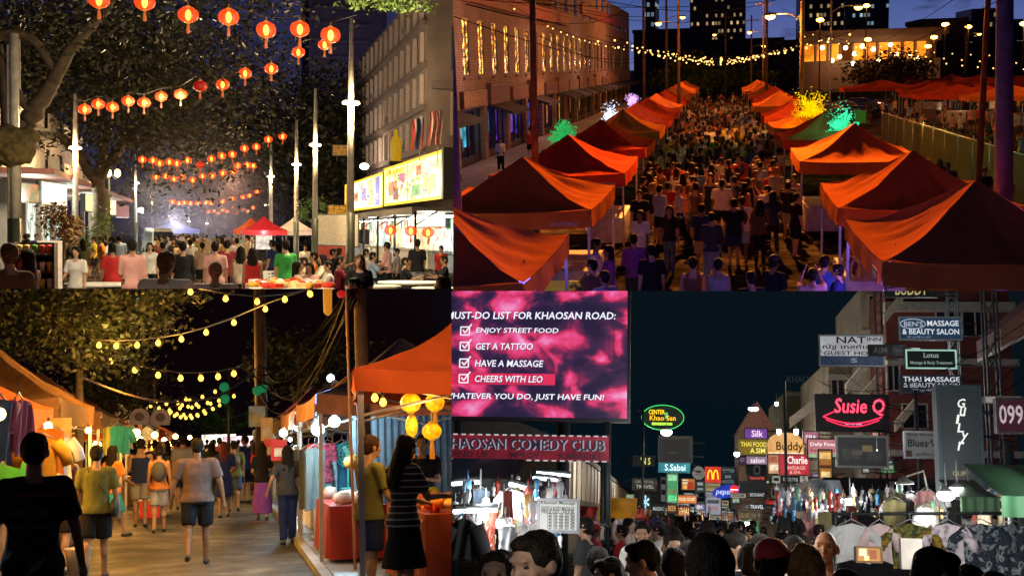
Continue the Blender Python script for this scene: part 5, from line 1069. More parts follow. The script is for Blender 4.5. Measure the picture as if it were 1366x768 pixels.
# food hall
def food_hall():
 X0 = 8.6; t = thing('food_hall', 'open market hall with bright stalls under a flat roof', 'building', (X0, 52, 0)); rf = MB(); rf.bx(0, 9, 0, 56, 2.95, 3.08); rf.bx(-.04, .06, 0, 56, 2.82, 3.1); part('roof', rf, mat('hall_roof', (.09, .075, .06), .7), t)
 for i in range(10): m = MB(); m.tube([(.2, i*6.1+.5, 0), (.2, i*6.1+.5, 2.94)], .06, 8); m.tube([(.2, i*6.1+.5, 2.3), (1.2, i*6.1+.5, 2.94)], .03, 6); part('post', m, metal_dark, t)
 cs = ['#fff8e0', '#ffe9a0', '#e8fff0', '#fff6d8', '#ffd890']
 for i in range(9):
  m = MB(); m.bx(5.2, 5.4, i*6.1+.4, i*6.1+6.1, .2, 2.9); part('stall_interior', m, mat('stall_glow_%d' % (i % 5), (.02, .02, .02), .5, emit=lin(cs[i % 5]), es=1.25, var=.85, nscale=1.6), t)
  m = MB(); m.bx(3.0, 3.7, i*6.1+.8, i*6.1+5.7, 0, .95); m.bx(2.9, 3.8, i*6.1+.7, i*6.1+5.8, .95, 1.0); part('counter', m, cm(['#b8b0a0', '#808890', '#c8c0a0'][i % 3]), t)
  for q in range(4): m = MB(); m.bx(3.05, 3.1, i*6.1+1+q*1.2, i*6.1+1.8+q*1.2, 2.2, 2.75); part('menu_card', m, em(['#ff5030', '#30a040', '#ffd040', '#ffffff', '#3060c0'][(i+q*2) % 5], .8, .5, 4), t)
  m = MB(); m.bx(2.0, 2.1, i*6.1+.6, i*6.1+5.6, 2.7, 2.78); part('tube_lamp', m, em('#fffbe8', 14), t)
 for i in range(5): light('POINT', (X0+1.6, 57+i*11, 2.5), 520, (1, .93, .74), .3)
food_hall()
m = MB(); t, f, L_ = panel('menu_sign', 'white glowing menu sign under the large signboard', 'sign', P_(546, 66, 2.25), P_(594, 58, 2.25), .8, .2, em('#fff8d8', 2.4, .35, 3), cm('#806040'))
for i, (px, py) in enumerate(((521, 307), (548, 308), (571, 310))): lantern(px, py, 50, '%s large red lantern hanging in the food hall' % ['left', 'middle', 'right'][i], 'large lanterns in the food hall', True, sc=1.15)
# white and red screen wall, small pieces
panel('screen_wall', 'long white awning screen with a red lower band behind the diners', 'screen', P_(420, 66, 1.2), P_(478, 60, 1.2), 1.7, .05, mat('white_screen', (.7, .62, .5), .8)); panel('red_band', 'red cloth band behind the seated diners', 'cloth', P_(419, 64, .55), P_(470, 59, .55), .75, .05, mat('red_cloth', (.5, .06, .04), .8))
# tents
def q1tent(px, d, w, l, zp, m, label, seed, ze=2.1):
 p = Q1.xg(px, d); return tent(p.x, d, w, l, ze, zp, m, label, seed, group='food tents at the end of the street')
q1tent(352, 88, 1.5, 2, 3.05, mat('bright_red_canvas', (.75, .03, .05), .6), 'bright red peaked tent in the middle of the food street', 31); q1tent(335, 100, 1.4, 2, 3.1, mat('vermilion_canvas', (.75, .13, .03), .6), 'orange red tent just behind the bright red one', 32); q1tent(392, 96, 1.6, 2, 3.1, mat('pale_canvas', (.6, .45, .36), .6), 'pale tent with an orange slope right of the red tent', 33)
q1tent(232, 118, 2.3, 2, 2.95, mat('blue_canvas', (.15, .2, .65), .6), 'blue tent at the foot of the smoke', 34)
light('POINT', P_(352, 86, 1.9), 160, (1, .9, .8), .2); light('POINT', P_(392, 92, 1.9), 60, (1, .9, .8), .2); light('POINT', P_(232, 112, 3.2), 240, (.8, .85, 1), .2)
panel('lit_counter', 'white lit stall back under the bright red tent', 'stall', P_(340, 89, .6), P_(364, 89, .6), 1.3, .1, em('#ffeedd', .9, .5))
p = Q1.xg(212, 92); S_ = car((p.x, 92, 0), R(12), '#b0a898', 'pale van parked behind the crowd on the left', van=True)
light('POINT', (p.x, 88, 2.6), 120, lamp_c, .2)
# trees
def canopy(name, label, base, pts, blobs, m, size, tr, seed, group='big street trees', limbs=()):
 r = random.Random(seed); t = thing(name, label, 'tree', base, 0, group); mb = MB(); limb(mb, pts, tr, tr*.5, r, 10)
 for L_ in limbs: limb(mb, L_[0], L_[1], L_[2], r, 8)
 part('trunk', mb, bark, t); mb = MB()
 for c, rad, n, cl in blobs: leaves(mb, c, rad, n, size, r, clump=cl)
 part('crown', mb, m, t); return t
def rel(base, px, py, d): v = Q1.at(px, py, d) - Vector(base); return v
b = Q1.xg(133, 74); V = lambda px, py, d=74: rel(b, px, py, d)
canopy('rain_tree', 'huge spreading tree with forked trunk on the left', b, [(0, 0, 0), V(135, 270), V(128, 235)], [(V(110, 95), (8, 5, 4.0), 13000, .26), (V(240, 110, 72), (6, 4, 5.2), 9000, .26), (V(60, 60, 70), (6, 4, 3.5), 7000, .22), (V(20, 110, 70), (3, 3, 2.5), 700, .22), (V(170, 170), (3.4, 3, 2.0), 1000, .3)], leaf_dark, .33, .62, 5,
 limbs=[((V(128, 240), V(100, 200), V(60, 165), V(20, 150)), .38, .14), ((V(130, 240), V(165, 190), V(200, 130), V(215, 60)), .34, .12), ((V(133, 232), V(140, 170), V(120, 100), V(105, 30)), .32, .1), ((V(160, 195), V(220, 185), V(290, 190)), .2, .06), ((V(100, 200), V(90, 130), V(40, 60)), .22, .07)])
b = Q1.xg(-60, 36); V = lambda px, py, d=36: rel(b, px, py, d)
t = canopy('rain_tree', 'near tree whose thick gnarled bough enters at the left edge', b, [(0, 0, 0), V(-60, 250), V(-40, 210)], [(V(60, -10, 36), (6.2, 2.5, 1.8), 3600, .25), (V(230, -25, 36), (4.6, 2.5, 1.1), 1500, .28), (V(330, -18, 36), (2.4, 2, .7), 400, .3)], leaf_dark, .2, .5, 6,
 limbs=[((V(-50, 225), V(0, 200), V(25, 175), V(45, 150), V(70, 110)), .42, .2), ((V(45, 150), V(20, 120), V(12, 70)), .18, .1), ((V(70, 112), V(100, 60), V(135, 20), V(160, -20)), .2, .1), ((V(10, 190), V(5, 130), V(0, 60)), .16, .08), ((V(-40, 60), V(30, 45), V(75, 95)), .16, .1)])
p = Q1.at(18, 197, 33.6); m = MB(); r_ = random.Random(3)
m.sph((-.1, 0, .05), (.72, .45, .52), 24, 0, 16); m.sph((.35, .1, .25), (.3, .3, .3), 16, 0, 10)
me_ = remesh([(m.v, m.f)], .035, 2); ruffle(me_, lambda c: .12*mnoise.noise(c*2.4) + .05*mnoise.noise(c*7)); solo('tree_burl', me_, None, 'gnarled mossy burl of the bough catching golden light', 'tree burl', p, 0).data.materials.append(mat('mossy_bark', (.09, .065, .02), .9, var=.6, nscale=6, bump=1, bscale=9)); light('POINT', p + Vector((.6, -1.2, -.9)), 22, (1, .75, .25), .15)
b = Q1.xg(345, 125); V = lambda px, py, d=125: rel(b, px, py, d)
canopy('rain_tree', 'dense dark tree filling the middle distance', b, [(0, 0, 0), V(345, 240)], [(V(300, 190), (9, 5, 7), 8000, .28), (V(400, 200), (7, 5, 7.5), 8000, .28), (V(450, 160), (4, 4, 5), 1600, .25), (V(240, 230), (6, 5, 5), 2400, .25), (V(445, 250), (3.5, 4, 4), 1300, .25)], leaf_dark, .6, .5, 8, limbs=[((V(345, 260), V(390, 200), V(420, 140)), .3, .1), ((V(345, 260), V(300, 210), V(270, 150)), .3, .1)])
b = Q1.xg(690, 28); V = lambda px, py, d=28: rel(b, px, py, d)
canopy('leafy_tree', 'leafy branch reaching in at the top beside the concrete building', b, [(0, 0, 0), V(690, 60), V(660, -20)], [(V(505, 0), (.85, .7, .28), 420, .25), (V(545, 8), (.5, .5, .28), 240, .25), (V(480, -3), (.4, .4, .15), 120, .25)], leaf_green, .14, .12, 9, limbs=[((V(640, -16), V(560, -8), V(480, -4)), .05, .02)])
p = Q1.at(520, -12, 26); light('POINT', p, 45, (1, .9, .35), .2)
b = Q1.xg(420, 70); V = lambda px, py, d=70: rel(b, px, py, d)
canopy('small_tree', 'small bright green tree behind the second lamp post', b, [(0, 0, 0), V(420, 300), V(420, 285)], [(V(413, 282), (.7, .6, .8), 420, .25), (V(428, 274), (.4, .4, .6), 160, .25)], leaf_green, .16, .07, 10, 'street greenery'); light('POINT', Q1.at(408, 275, 67), 60, (.9, 1, .5), .2)
b = Q1.xg(85, 44); V = lambda px, py, d=44: rel(b, px, py, d)
canopy('croton_bush', 'reddish leafy bush in front of the left shops', b, [(0, 0, 0), V(85, 320)], [(V(82, 300), (.75, .6, .6), 700, .3), (V(92, 290), (.4, .4, .35), 250, .3)], mat('croton_leaf', (.20, .10, .02), .6, var=.6, nscale=3), .17, .06, 11, 'street greenery')
b = Q1.xg(130, 66); V = lambda px, py, d=66: rel(b, px, py, d)
canopy('shrub', 'green shrub at the foot of the big tree', b, [(0, 0, 0), V(130, 325)], [(V(122, 322), (1.1, .6, .8), 600, .3), (V(135, 300), (.5, .5, 1.1), 260, .3)], leaf_green, .2, .06, 12, 'street greenery')
panel('trellis_sign', 'glittering gold fairy light sign behind the small green tree', 'sign', Q1.at(437, 290, 84), Q1.at(462, 290, 84), .9, .1, em('#d89018', .8, .95, 8)); panel('fairy_light_sign', 'small gold glitter sign left of the second signboard', 'sign', Q1.at(443, 208, 95), Q1.at(464, 204, 95), .9, .1, em('#d08a28', .55, .98, 7))
# smoke over the grills
def smoke():
 m = MB(); p = Q1.at(262, 272, 112); m.sph(p, (11, 6, 7.5), 20, 0, 14); o = struct('smoke', m, metal_dark, 'stuff'); mt = bpy.data.materials.new('smoke'); mt.use_nodes = True; nt = mt.node_tree; N = nt.nodes; L = nt.links; N.clear()
 out = N.new('ShaderNodeOutputMaterial'); v = N.new('ShaderNodeVolumePrincipled'); L.new(v.outputs[0], out.inputs['Volume']); tc = N.new('ShaderNodeTexCoord'); nz = N.new('ShaderNodeTexNoise'); nz.inputs['Scale'].default_value = .22; nz.inputs['Detail'].default_value = 3
 L.new(tc.outputs['Object'], nz.inputs[0]); mr = N.new('ShaderNodeMapRange'); mr.inputs['From Min'].default_value = .35; mr.inputs['From Max'].default_value = .8; mr.inputs['To Min'].default_value = 0; mr.inputs['To Max'].default_value = .12; L.new(nz.outputs[0], mr.inputs[0])
 vm = N.new('ShaderNodeVectorMath'); vm.operation = 'DISTANCE'; L.new(tc.outputs['Object'], vm.inputs[0]); vm.inputs[1].default_value = p; m3 = N.new('ShaderNodeMapRange'); m3.inputs['From Min'].default_value = 1.5; m3.inputs['From Max'].default_value = 8.5; m3.inputs['To Min'].default_value = 1; m3.inputs['To Max'].default_value = 0; L.new(vm.outputs['Value'], m3.inputs[0])
 mu = N.new('ShaderNodeMath'); mu.operation = 'MULTIPLY'; L.new(mr.outputs[0], mu.inputs[0]); L.new(m3.outputs[0], mu.inputs[1]); L.new(mu.outputs[0], v.inputs['Density']); v.inputs['Color'].default_value = (.85, .85, .95, 1); o.data.materials[0] = mt
smoke(); light('POINT', Q1.at(238, 302, 108), 1400, (.85, .82, .95), .3); light('POINT', Q1.at(310, 240, 108), 700, (1, .45, .25), .4)  # added lights with no fixture, to brighten the smoke
# --- people, tables
pg1 = 'people crowding the lantern street'
def q1p(key, px, hy, d, top_c, bot_c, label, rz=0, hair=None, sit=False, grp=pg1):
 p = Q1.xg(px, d); z = Q1.at(px, hy, d).z; base = 1.33 if sit else 1.75; c = dict(shirt=CN[top_c], pants=CN[bot_c], skin=rng.choice(SKN[:3]))
 if hair: c['hair'] = hair
 person(key, (p.x, d, 0), R(rz), label, grp, max(.86, min(1.06, z/base)), c)
brn = (.12, .06, .025)
for a in [('trous', 177, 318, 23.5, 'pale pink', 'black', 'man in a pink shirt walking away'), ('stand', 150, 323, 27, 'red', 'black', 'person in dark red left of the pink shirted man', 20), ('fem', 200, 322, 33, 'white', 'black', 'woman in a white top facing the camera', 180), ('stout', 222, 331, 12.5, 'white', 'white', 'brown haired person in white close to the camera', -25, brn),
  ('trous', 244, 321, 27, 'black', 'black', 'man in a black jacket behind the brown haired one', 10), ('stand', 254, 318, 40, 'white', 'black', 'man in a white shirt in the distance', 0), ('stand', 287, 321, 26, 'pale pink', 'cream', 'man in a pink tee seen from behind', 0), ('stout', 287, 346, 14.5, 'white', 'cream', 'blurry person in white at the lower edge', 0, (.3, .17, .12)), ('stand', 303, 319, 30, 'maroon', 'black', 'person in a maroon checked shirt', 0), ('femdress', 321, 327, 27, 'cream', 'black', 'woman in a patterned cream blouse'),
  ('femdress', 337, 329, 26, 'red', 'red', 'woman in a bright red dress seen from behind', 0), ('stand', 363, 319, 36, 'navy', 'black', 'man in navy behind the green shirted man', 60), ('stand', 381, 319, 26.5, 'green', 'black', 'man in a bright green tee', 20), ('stand', 14, 322, 13.5, 'brown', 'black', 'blurry brown figure at the left edge', 30, brn), ('fem', 38, 330, 17, 'brown', 'black', 'dark haired figure hurrying past on the left', 60), ('fem', 102, 327, 25, 'white', 'black', 'woman in white holding a black bag on the left', 160), ('stand', 66, 333, 20, 'cream', 'black', 'person in cream passing on the left', 90),
  ('trous', 516, 322, 34, 'pale pink', 'black', 'man in a pale pink shirt with bag strap by the food hall', 60), ('stand', 556, 318, 33, 'black', 'grey', 'man in a black tee and grey shorts at the food counter', 10), ('fem', 479, 337, 19.5, 'black', 'black', 'brown haired woman in black facing the camera by the tall lamp post', 175, brn), ('stand', 588, 327, 38, 'red', 'black', 'woman in red at the right stall', 150), ('stand', 529, 334, 36, 'grey', 'black', 'boy in grey beside the pale pink shirted man', 100), ('stand', 407, 331, 44, 'white', 'black', 'person in white beyond the seated diners', 170), ('stand', 217, 322, 37, 'red', 'black', 'person in faded red behind the white topped woman'), ('stand', 270, 322, 37, 'tan', 'black', 'person in tan behind the pink tee man'), ('stand', 316, 316, 42, 'white', 'black', 'person in white beyond the maroon shirt')]:
 q1p(*a)
for i, (px, hy, d, c, f) in enumerate(((453, 343, 27, 'maroon', 0), (430, 341, 30, 'cream', 1), (405, 345, 28, 'tan', 0), (418, 338, 32, 'orange', 0), (396, 351, 25, 'cream', 1), (444, 331, 38, 'black', 0), (452, 332, 40, 'navy', 1), (488, 331, 38, 'white', 0), (497, 338, 34, 'pale blue', 0), (540, 345, 30, 'black', 0), (592, 343, 31, 'black', 0), (590, 372, 15.5, 'pale pink', 1), (472, 374, 15, 'black', 0), (438, 350, 26, 'white', 0), (413, 352, 26, 'pale pink', 1))):
 q1p('sitfem' if f else 'sit', px, hy, d, c, 'black', 'seated diner in %s, %s' % (c, ['in front of the lamp post', 'at the long food table', 'left end of the diners', 'behind the food table', 'leaning over the food heaps', 'back row left', 'back row right', 'right of the tall lamp post', 'second right of the tall lamp post', 'at the hall tables', 'at the right hall table', 'at the lower right corner', 'at the foot of the lamp post', 'facing the food table', 'second from the left end'][i]), rng.choice((90, -90, 150)), sit=True, grp='diners seated at the food tables')
 p = Q1.xg(px, d); t = thing('plastic_stool', 'plastic stool under the %s seated diner' % ['maroon shirted', 'cream topped', 'tan topped', 'orange topped', 'leaning', 'back row left', 'back row right', 'white topped', 'pale blue topped', 'hall table', 'right hall table', 'lower right', 'lamp post foot', 'food table', 'second left'][i], 'stool', p, 0, 'plastic stools of the diners'); m = MB(); m.box((0, 0, .43), (.34, .34, .04)); part('seat', m, cm('#b83020'), t)
 for sx in (-1, 1):
  for sy in (-1, 1): m = MB(); m.tube([(sx*.17, sy*.17, 0), (sx*.14, sy*.14, .41)], .018, 5); part('leg', m, cm('#b83020'), t)
pl = [(b_['label']) for b_ in OBJ_SET if b_.name.startswith('person')]
done = []
for i in range(60):
 px = rng.uniform(205, 350) if i < 42 else rng.uniform(20, 160); d = rng.uniform(44, 95) if i < 42 else rng.uniform(34, 60); p = Q1.xg(px, d)
 if any((p.x-a)**2+(p.y-b_)**2 < .5 for a, b_ in done): continue
 done.append((p.x, p.y)); c = rng.choice(pal); k = rng.choice(['stand', 'walk', 'fem', 'femdress', 'trous', 'pack'])
 (person if d < 62 else (lambda k_, p_, r_, l_, g_, s_, c_: far_person('q1', 'far_man', p_, r_, s_, c_)))(k, p, R(rng.choice((0, 180, 90))+rng.uniform(-30, 30)), '%s in %s top %s %s' % (KN[k], c, 'far down' if d > 75 else 'half way down' if d > 55 else 'in', 'the lantern street' if i < 42 else 'the left side by the shops'), 'distant people of the lantern street', rng.uniform(.93, 1.04), dict(shirt=CN[c], pants=CN[rng.choice(['black', 'denim', 'tan'])], skin=rng.choice(SKN)))
flush_far('q1', 'distant_crowd', 'small distant crowd at the far end of the lantern street')
# food table with heaps
t = thing('food_table', 'long table heaped with yellow and red food in the foreground', 'table', Q1.xg(385, 22.5)); m = MB(); drape(m, -.75, .75, -1.2, 1.2, .05, .95); part('tablecloth', m, cm('#d0c8b8'), t)
yl = [cm('#e8b040'), cm('#d83a20'), cm('#f0d890'), cm('#e07820'), cm('#ffffff')]
for i in range(46):
 m = MB(); px, py = rng.uniform(-.68, .68), rng.uniform(-1.1, 1.1); m.sph((0, 0, .04), (rng.uniform(.07, .14), .09, rng.uniform(.05, .10)), 8, 0, 5) if rng.random() < .5 else m.box((0, 0, .04), (.16, .2, .08), rz=rng.random())
 solo('food_pack', m, rng.choice(yl), 'small %s food pack heaped on the long food table' % rng.choice(['yellow', 'red', 'pale']), 'food', Q1.xg(385, 22.5) + Vector((px, py, .951)), 0, 'food packs heaped on the long table')
for i, (px, d, w, c, lab) in enumerate(((436, 22, .7, '#e8d8a0', 'round food table with snacks before the maroon diner'), (548, 27, 1.1, '#d8d4cc', 'steel topped table at the food hall'), (585, 24, .8, '#e0dcd0', 'pale table at the lower right'), (132, 26, 1.0, '#e8e4e0', 'white parasol like table top on the left'), (500, 25, .8, '#c8c0b0', 'pale table behind the brown haired woman'))):
 t = thing('cafe_table', lab, 'table', Q1.xg(px, d)); m = MB(); m.lathe([(w*.7, .8), (w*.7, .84), (w*.68, .85), (.02, .855)], n=24); part('table_top', m, cm(c), t); m = MB(); m.tube([(0, 0, .02), (0, 0, .8)], .05, 8); m.lathe([(.3, 0), (.3, .02), (.06, .06)], n=12); part('pedestal', m, metal_grey, t)
for i in range(4):
 t = thing('plastic_chair', 'white plastic chair, %s of the row beside the green shirted man' % ORD[i+0].replace('nearest', 'first'), 'chair', Q1.xg(346 + i*6, 30) + Vector((0, i*.5, 0)), R(20), 'white plastic chairs'); m = MB(); m.box((0, 0, .43), (.46, .44, .04)); part('seat', m, cm('#c8c8c8'), t); m = MB()
 for q in range(5): m.box((0, .23, .55+q*.09), (.44, .025, .05))
 m.box((-.21, .23, .66), (.03, .03, .5)); m.box((.21, .23, .66), (.03, .03, .5)); part('backrest', m, cm('#c8c8c8'), t)
 for sx in (-1, 1):
  for sy in (-1, 1): m = MB(); m.tube([(sx*.21, sy*.2, 0), (sx*.19, sy*.18, .42)], .02, 5); part('leg', m, cm('#c8c8c8'), t)
# fruit rack on the left
t = thing('drinks_rack', 'dark rack with rows of fruit and cups on the left', 'rack', Q1.xg(48, 19)); m = MB()
for z in (.55, .8, 1.05, 1.3, 1.55): m.bx(-.27, .27, -.2, .2, z, z+.03)
m.bx(-.29, -.26, -.2, .2, 0, 1.75); m.bx(.26, .29, -.2, .2, 0, 1.75); m.bx(-.29, .29, .2, .22, 0, 1.75); part('shelves', m, cm('#3a2018'), t)
k0 = {}
for z in (.58, .83, 1.08, 1.33, 1.58):
 for q in range(5):
  c = rng.choice(['#e0c060', '#c05030', '#e8e0d0', '#60a040']); b_ = Q1.xg(48, 19) + Vector((-.21+q*.105, -.08, z+.0))
  if c in k0: dup(k0[c], b_)
  else: m = MB(); m.lathe([(.01, 0), (.035, 0), (.045, .12), (.045, .13), (.01, .14)], n=9); k0[c] = solo('fruit_cup', m, cm(c), 'small fruit cup on the drinks rack', 'cup', b_, 0, 'fruit cups on the rack')
t = thing('picture_stand', 'white stand with a portrait poster beside the fruit rack', 'sign', Q1.xg(67, 22)); m = MB(); m.bx(-.2, .2, 0, .04, .9, 1.75); part('poster', m, cm('#d8d0c8'), t); m = MB(); m.bx(-.1, .1, -.01, -.002, 1.1, 1.6); part('picture', m, cm('#d07040'), t); m = MB(); m.bx(-.3, .3, -.2, .2, .85, .9); m.tube([(-.25, 0, 0), (-.25, 0, .85)], .02, 6); m.tube([(.25, 0, 0), (.25, 0, .85)], .02, 6); part('stand', m, cm('#e0e0e0'), t)
light('POINT', (.6, 6.5, 3.6), 150, (1, .7, .4), .4); light('POINT', (-1.2, 19, 5), 1900, (1, .78, .5), .5); light('POINT', (3.5, 27, 4.6), 1900, (1, .82, .5), .5); light('POINT', (-1, 45, 6), 3600, (1, .66, .32), .6); light('POINT', (2, 76, 3.6), 1800, (1, .6, .3), .6); light('POINT', Q1.at(270, 262, 104), 900, (1, .45, .25), .4); light('POINT', Q1.at(40, 190, 52), 900, (1, .8, .55), .4)  # added fills with no fixture, for the crowd, trees and left side
# ============================================================ bottom left: night market lane under bulb strings
S[0] = Q3; rng = random.Random(33)
g = MB(); g.add([(-30, 2, 0), (1.05, 2, 0), (1.05, 300, 0), (-30, 300, 0)], [(0, 1, 2, 3)]); struct('lane', g, mat('rough_asphalt', (.085, .068, .052), .7, spec=.25, var=.8, nscale=1.6, bump=1.0, bscale=18))
patchy(MATS['rough_asphalt'], .3, .4, 1.3, 1.3)
g = MB(); g.bx(1.05, 1.17, 2, 80, 0.0, .10); struct('kerb', g, concrete)
g = MB(); y = 2.
while y < 80: g.bx(1.18, 1.98, y, y+1.17, .0, .10 + .006*math.sin(y*7)); g.bx(2.0, 2.8, y+.4, y+1.56, .0, .10 + .006*math.cos(y*5)); y += 1.2
g.bx(2.82, 30, 2, 300, -.1, .08); struct('pavement', g, mat('paving_slab', (.2, .2, .19), .45, var=.4, nscale=2.5, bump=.6, bscale=14))
KH = {}
def hero(key, **k): proto_split(key, .0125, hands=True, **k)
hero('h_fore', legL=(12, 4), legR=(-8, 12), armL=(-8, 12, 6, 0), armR=(10, 16, 10, 0)); hero('h_bag', legL=(-14, 16), legR=(14, 4), armL=(8, 12, 14, 0), armR=(5, 12, 20, 0), bag='side')
hero('h_stout', girth=1.2, legL=(-14, 26), legR=(8, 2), armL=(6, 20, 12, 0), armR=(-4, 20, 14, 0)); hero('h_jeans', fem=True, hair='long', bottom='trousers', legL=(-4, 10), legR=(10, 4), armL=(-22, 26, 50, 0), armR=(10, 12, 10, 0))
hero('h_skirt', fem=True, hair='long', bottom='longskirt', legL=(8, 4), legR=(-8, 10), armL=(15, 10, 50, 20), armR=(30, 8, 60, 25)); hero('h_vest', top='tank', legL=(6, 4), legR=(-6, 8), armL=(20, 10, 60, 30), armR=(20, 10, 60, 30))
hero('h_side', legL=(6, 4), legR=(-4, 4), armL=(12, 6, 22, 5), armR=(18, 6, 30, 5), hair='thick', face=True, nod=4); hero('h_wside', fem=True, hair='long', bottom='skirt', legL=(4, 2), legR=(-2, 4), armL=(25, 6, 55, 5), armR=(30, 6, 60, 10), face=True, nod=14)
hero('h_vendor', legL=(0, 0), legR=(0, 0), armL=(20, 8, 80, 60), armR=(24, 8, 76, 60), face=True, hair='short'); hero('h_pack', fem=True, hair='bun', top='tank', bag='pack', legL=(-6, 10), legR=(12, 4)); hero('h_dress', fem=True, hair='long', bottom='skirt', legL=(-10, 12), legR=(18, 4), armL=(10, 10, 60, 20), armR=(20, 10, 50, 20))
stripe_m = mat('striped_cloth', (.02, .02, .025), .85)
def _stripe():
 nt = stripe_m.node_tree; N = nt.nodes; L = nt.links; tc = N.new('ShaderNodeTexCoord'); w = N.new('ShaderNodeTexWave'); w.bands_direction = 'Z'; w.inputs['Scale'].default_value = 5.2; w.inputs['Distortion'].default_value = .5; L.new(tc.outputs['Object'], w.inputs[0])
 cr = N.new('ShaderNodeValToRGB'); L.new(w.outputs[0], cr.inputs[0]); cr.color_ramp.elements[0].position = .84; cr.color_ramp.elements[0].color = (.015, .015, .02, 1); cr.color_ramp.elements[1].position = .88; cr.color_ramp.elements[1].color = (.4, .38, .36, 1); L.new(cr.outputs[0], N['Principled BSDF'].inputs['Base Color'])
_stripe()
pg3 = 'people walking along the night lane'
def q3p(key, px, hy, d, top_c, bot_c, label, rz=0, hair=None, bag=None, names=None, skin=None, H0=1.75, **k):
 p = Q3.xg(px, d, .10 if Q3.xg(px, d).x > 1.1 else 0); z = Q3.at(px, hy, d).z - p.z; c = dict(shirt=CN[top_c], pants=CN[bot_c], skin=skin or (.34, .19, .11))
 if hair: c['hair'] = hair
 if bag: c['bag'] = CN[bag]
 return person(key, p, R(rz), label, pg3, max(.88, min(1.07, z/H0)), c, names)
fore = q3p('h_fore', 40, 572, 8.3, 'black', 'black', 'man in a black printed tee walking away at the left foreground', 3, skin=(.12, .06, .035))
m = MB(); letters(m, 'SCORMANDERS', -.155, .155, 1.315, 1.345, 0);
for r_ in range(3):
 for q in (-.08, .06): m.bx(q-.035, q+.03, -.002, 0, 1.20-r_*.09, 1.235-r_*.09, 1)
for q in range(4): m.box((.0+q*.022, -.001, .86+q*.012), (.012, .002, .09), 2, ry=.5)
KID = [k for k in KIDS[fore] if k.name.startswith('shirt')][0]
part('printed_tour_list', m, [cm('#5a1810'), cm('#3a1414'), cm('#50505a')], KID, M=Matrix.Translation((0, -.165, 0)))
q3p('stand', 9, 587, 17, 'green', 'black', 'man in a bright green tee at the left picture edge', 10); q3p('h_vest', 80, 586, 16.5, 'maroon', 'black', 'man in a maroon tee between the black and olive tees', -15); q3p('h_bag', 127, 590, 15.6, 'olive', 'black', 'man in an olive tee and black shorts with a black shoulder bag', 0, bag='black')
q3p('h_dress', 149, 591, 22.5, 'orange', 'teal', 'woman in orange carrying a turquoise bag', -40); q3p('h_vest', 187, 583, 25, 'navy', 'grey', 'man in a navy vest and grey shorts', 0); q3p('h_pack', 212, 592, 23.3, 'orange', 'grey', 'woman with a dark grey backpack and patterned shorts', 0, bag='charcoal')
q3p('h_stout', 263, 582, 16.8, 'taupe', 'black', 'stout man in a grey tee and black shorts in the middle of the lane', 0, skin=(.22, .11, .06)); q3p('h_dress', 299, 586, 27, 'navy', 'navy', 'red haired woman in a navy dress', 0, hair=(.10, .02, .01)); q3p('pack', 312, 585, 29, 'olive', 'denim', 'man in olive with a brown shoulder bag right of the red haired woman', 0, bag='brown')
q3p('h_skirt', 350, 590, 25.5, 'black', 'purple', 'woman in a black top and long purple skirt', 0); q3p('h_jeans', 384, 592, 19.4, 'charcoal', 'navy', 'woman in a grey tee and dark jeans on the kerb', 5)
q3p('h_side', 496, 582, 11.3, 'olive', 'navy', 'man in an olive brown tee looking right at the near orange stall', -65, hair=(.03, .012, .006)); w = q3p('h_wside', 541, 602, 10.2, 'black', 'black', 'long haired woman in a black and white striped tee at the near orange stall', -58)
for k in KIDS[w]:
 if k.name.startswith('shirt'): k.data = k.data.copy(); k.data.materials[0] = stripe_m
q3p('h_vendor', 566, 580, 14.4, 'black', 'black', 'stall keeper in a dark tee with folded arms behind the orange goods', 165)
for a in [('stand', 327, 580, 33, 'navy', 'black', 'tall man in a navy jacket looking left', 60), ('stand', 231, 584, 36, 'white', 'black', 'man in white glimpsed past the stout man'), ('stand', 243, 580, 31, 'grey', 'black', 'man in grey behind the stout man'), ('fem', 222, 586, 34, 'olive', 'black', 'woman in dark green far behind the backpack woman'), ('stand', 198, 588, 40, 'pale pink', 'black', 'person in pale pink far along the left stalls'), ('stand', 170, 592, 34, 'black', 'black', 'dark figure by the left stalls behind the orange woman'), ('fem', 282, 588, 36, 'black', 'black', 'woman in black right of the stout man'), ('stand', 283, 586, 44, 'tan', 'black', 'man in tan far down the lane'), ('stand', 206, 586, 32, 'navy', 'black', 'person in navy behind the backpack woman'), ('fem', 340, 588, 38, 'red', 'black', 'woman in red far at the right stalls')]: q3p(*a)
for i in range(34):
 px = rng.uniform(185, 345); d = rng.uniform(34, 85); c = rng.choice(pal); k = rng.choice(['stand', 'fem', 'walk', 'trous']); person(k, Q3.xg(px, d), R(rng.choice((0, 180))), '%s in %s top %s the night lane' % (KN[k], c, 'at the far end of' if d > 65 else 'far down'), pg3, rng.uniform(.93, 1.04), dict(shirt=CN[c], skin=rng.choice(SKN)))
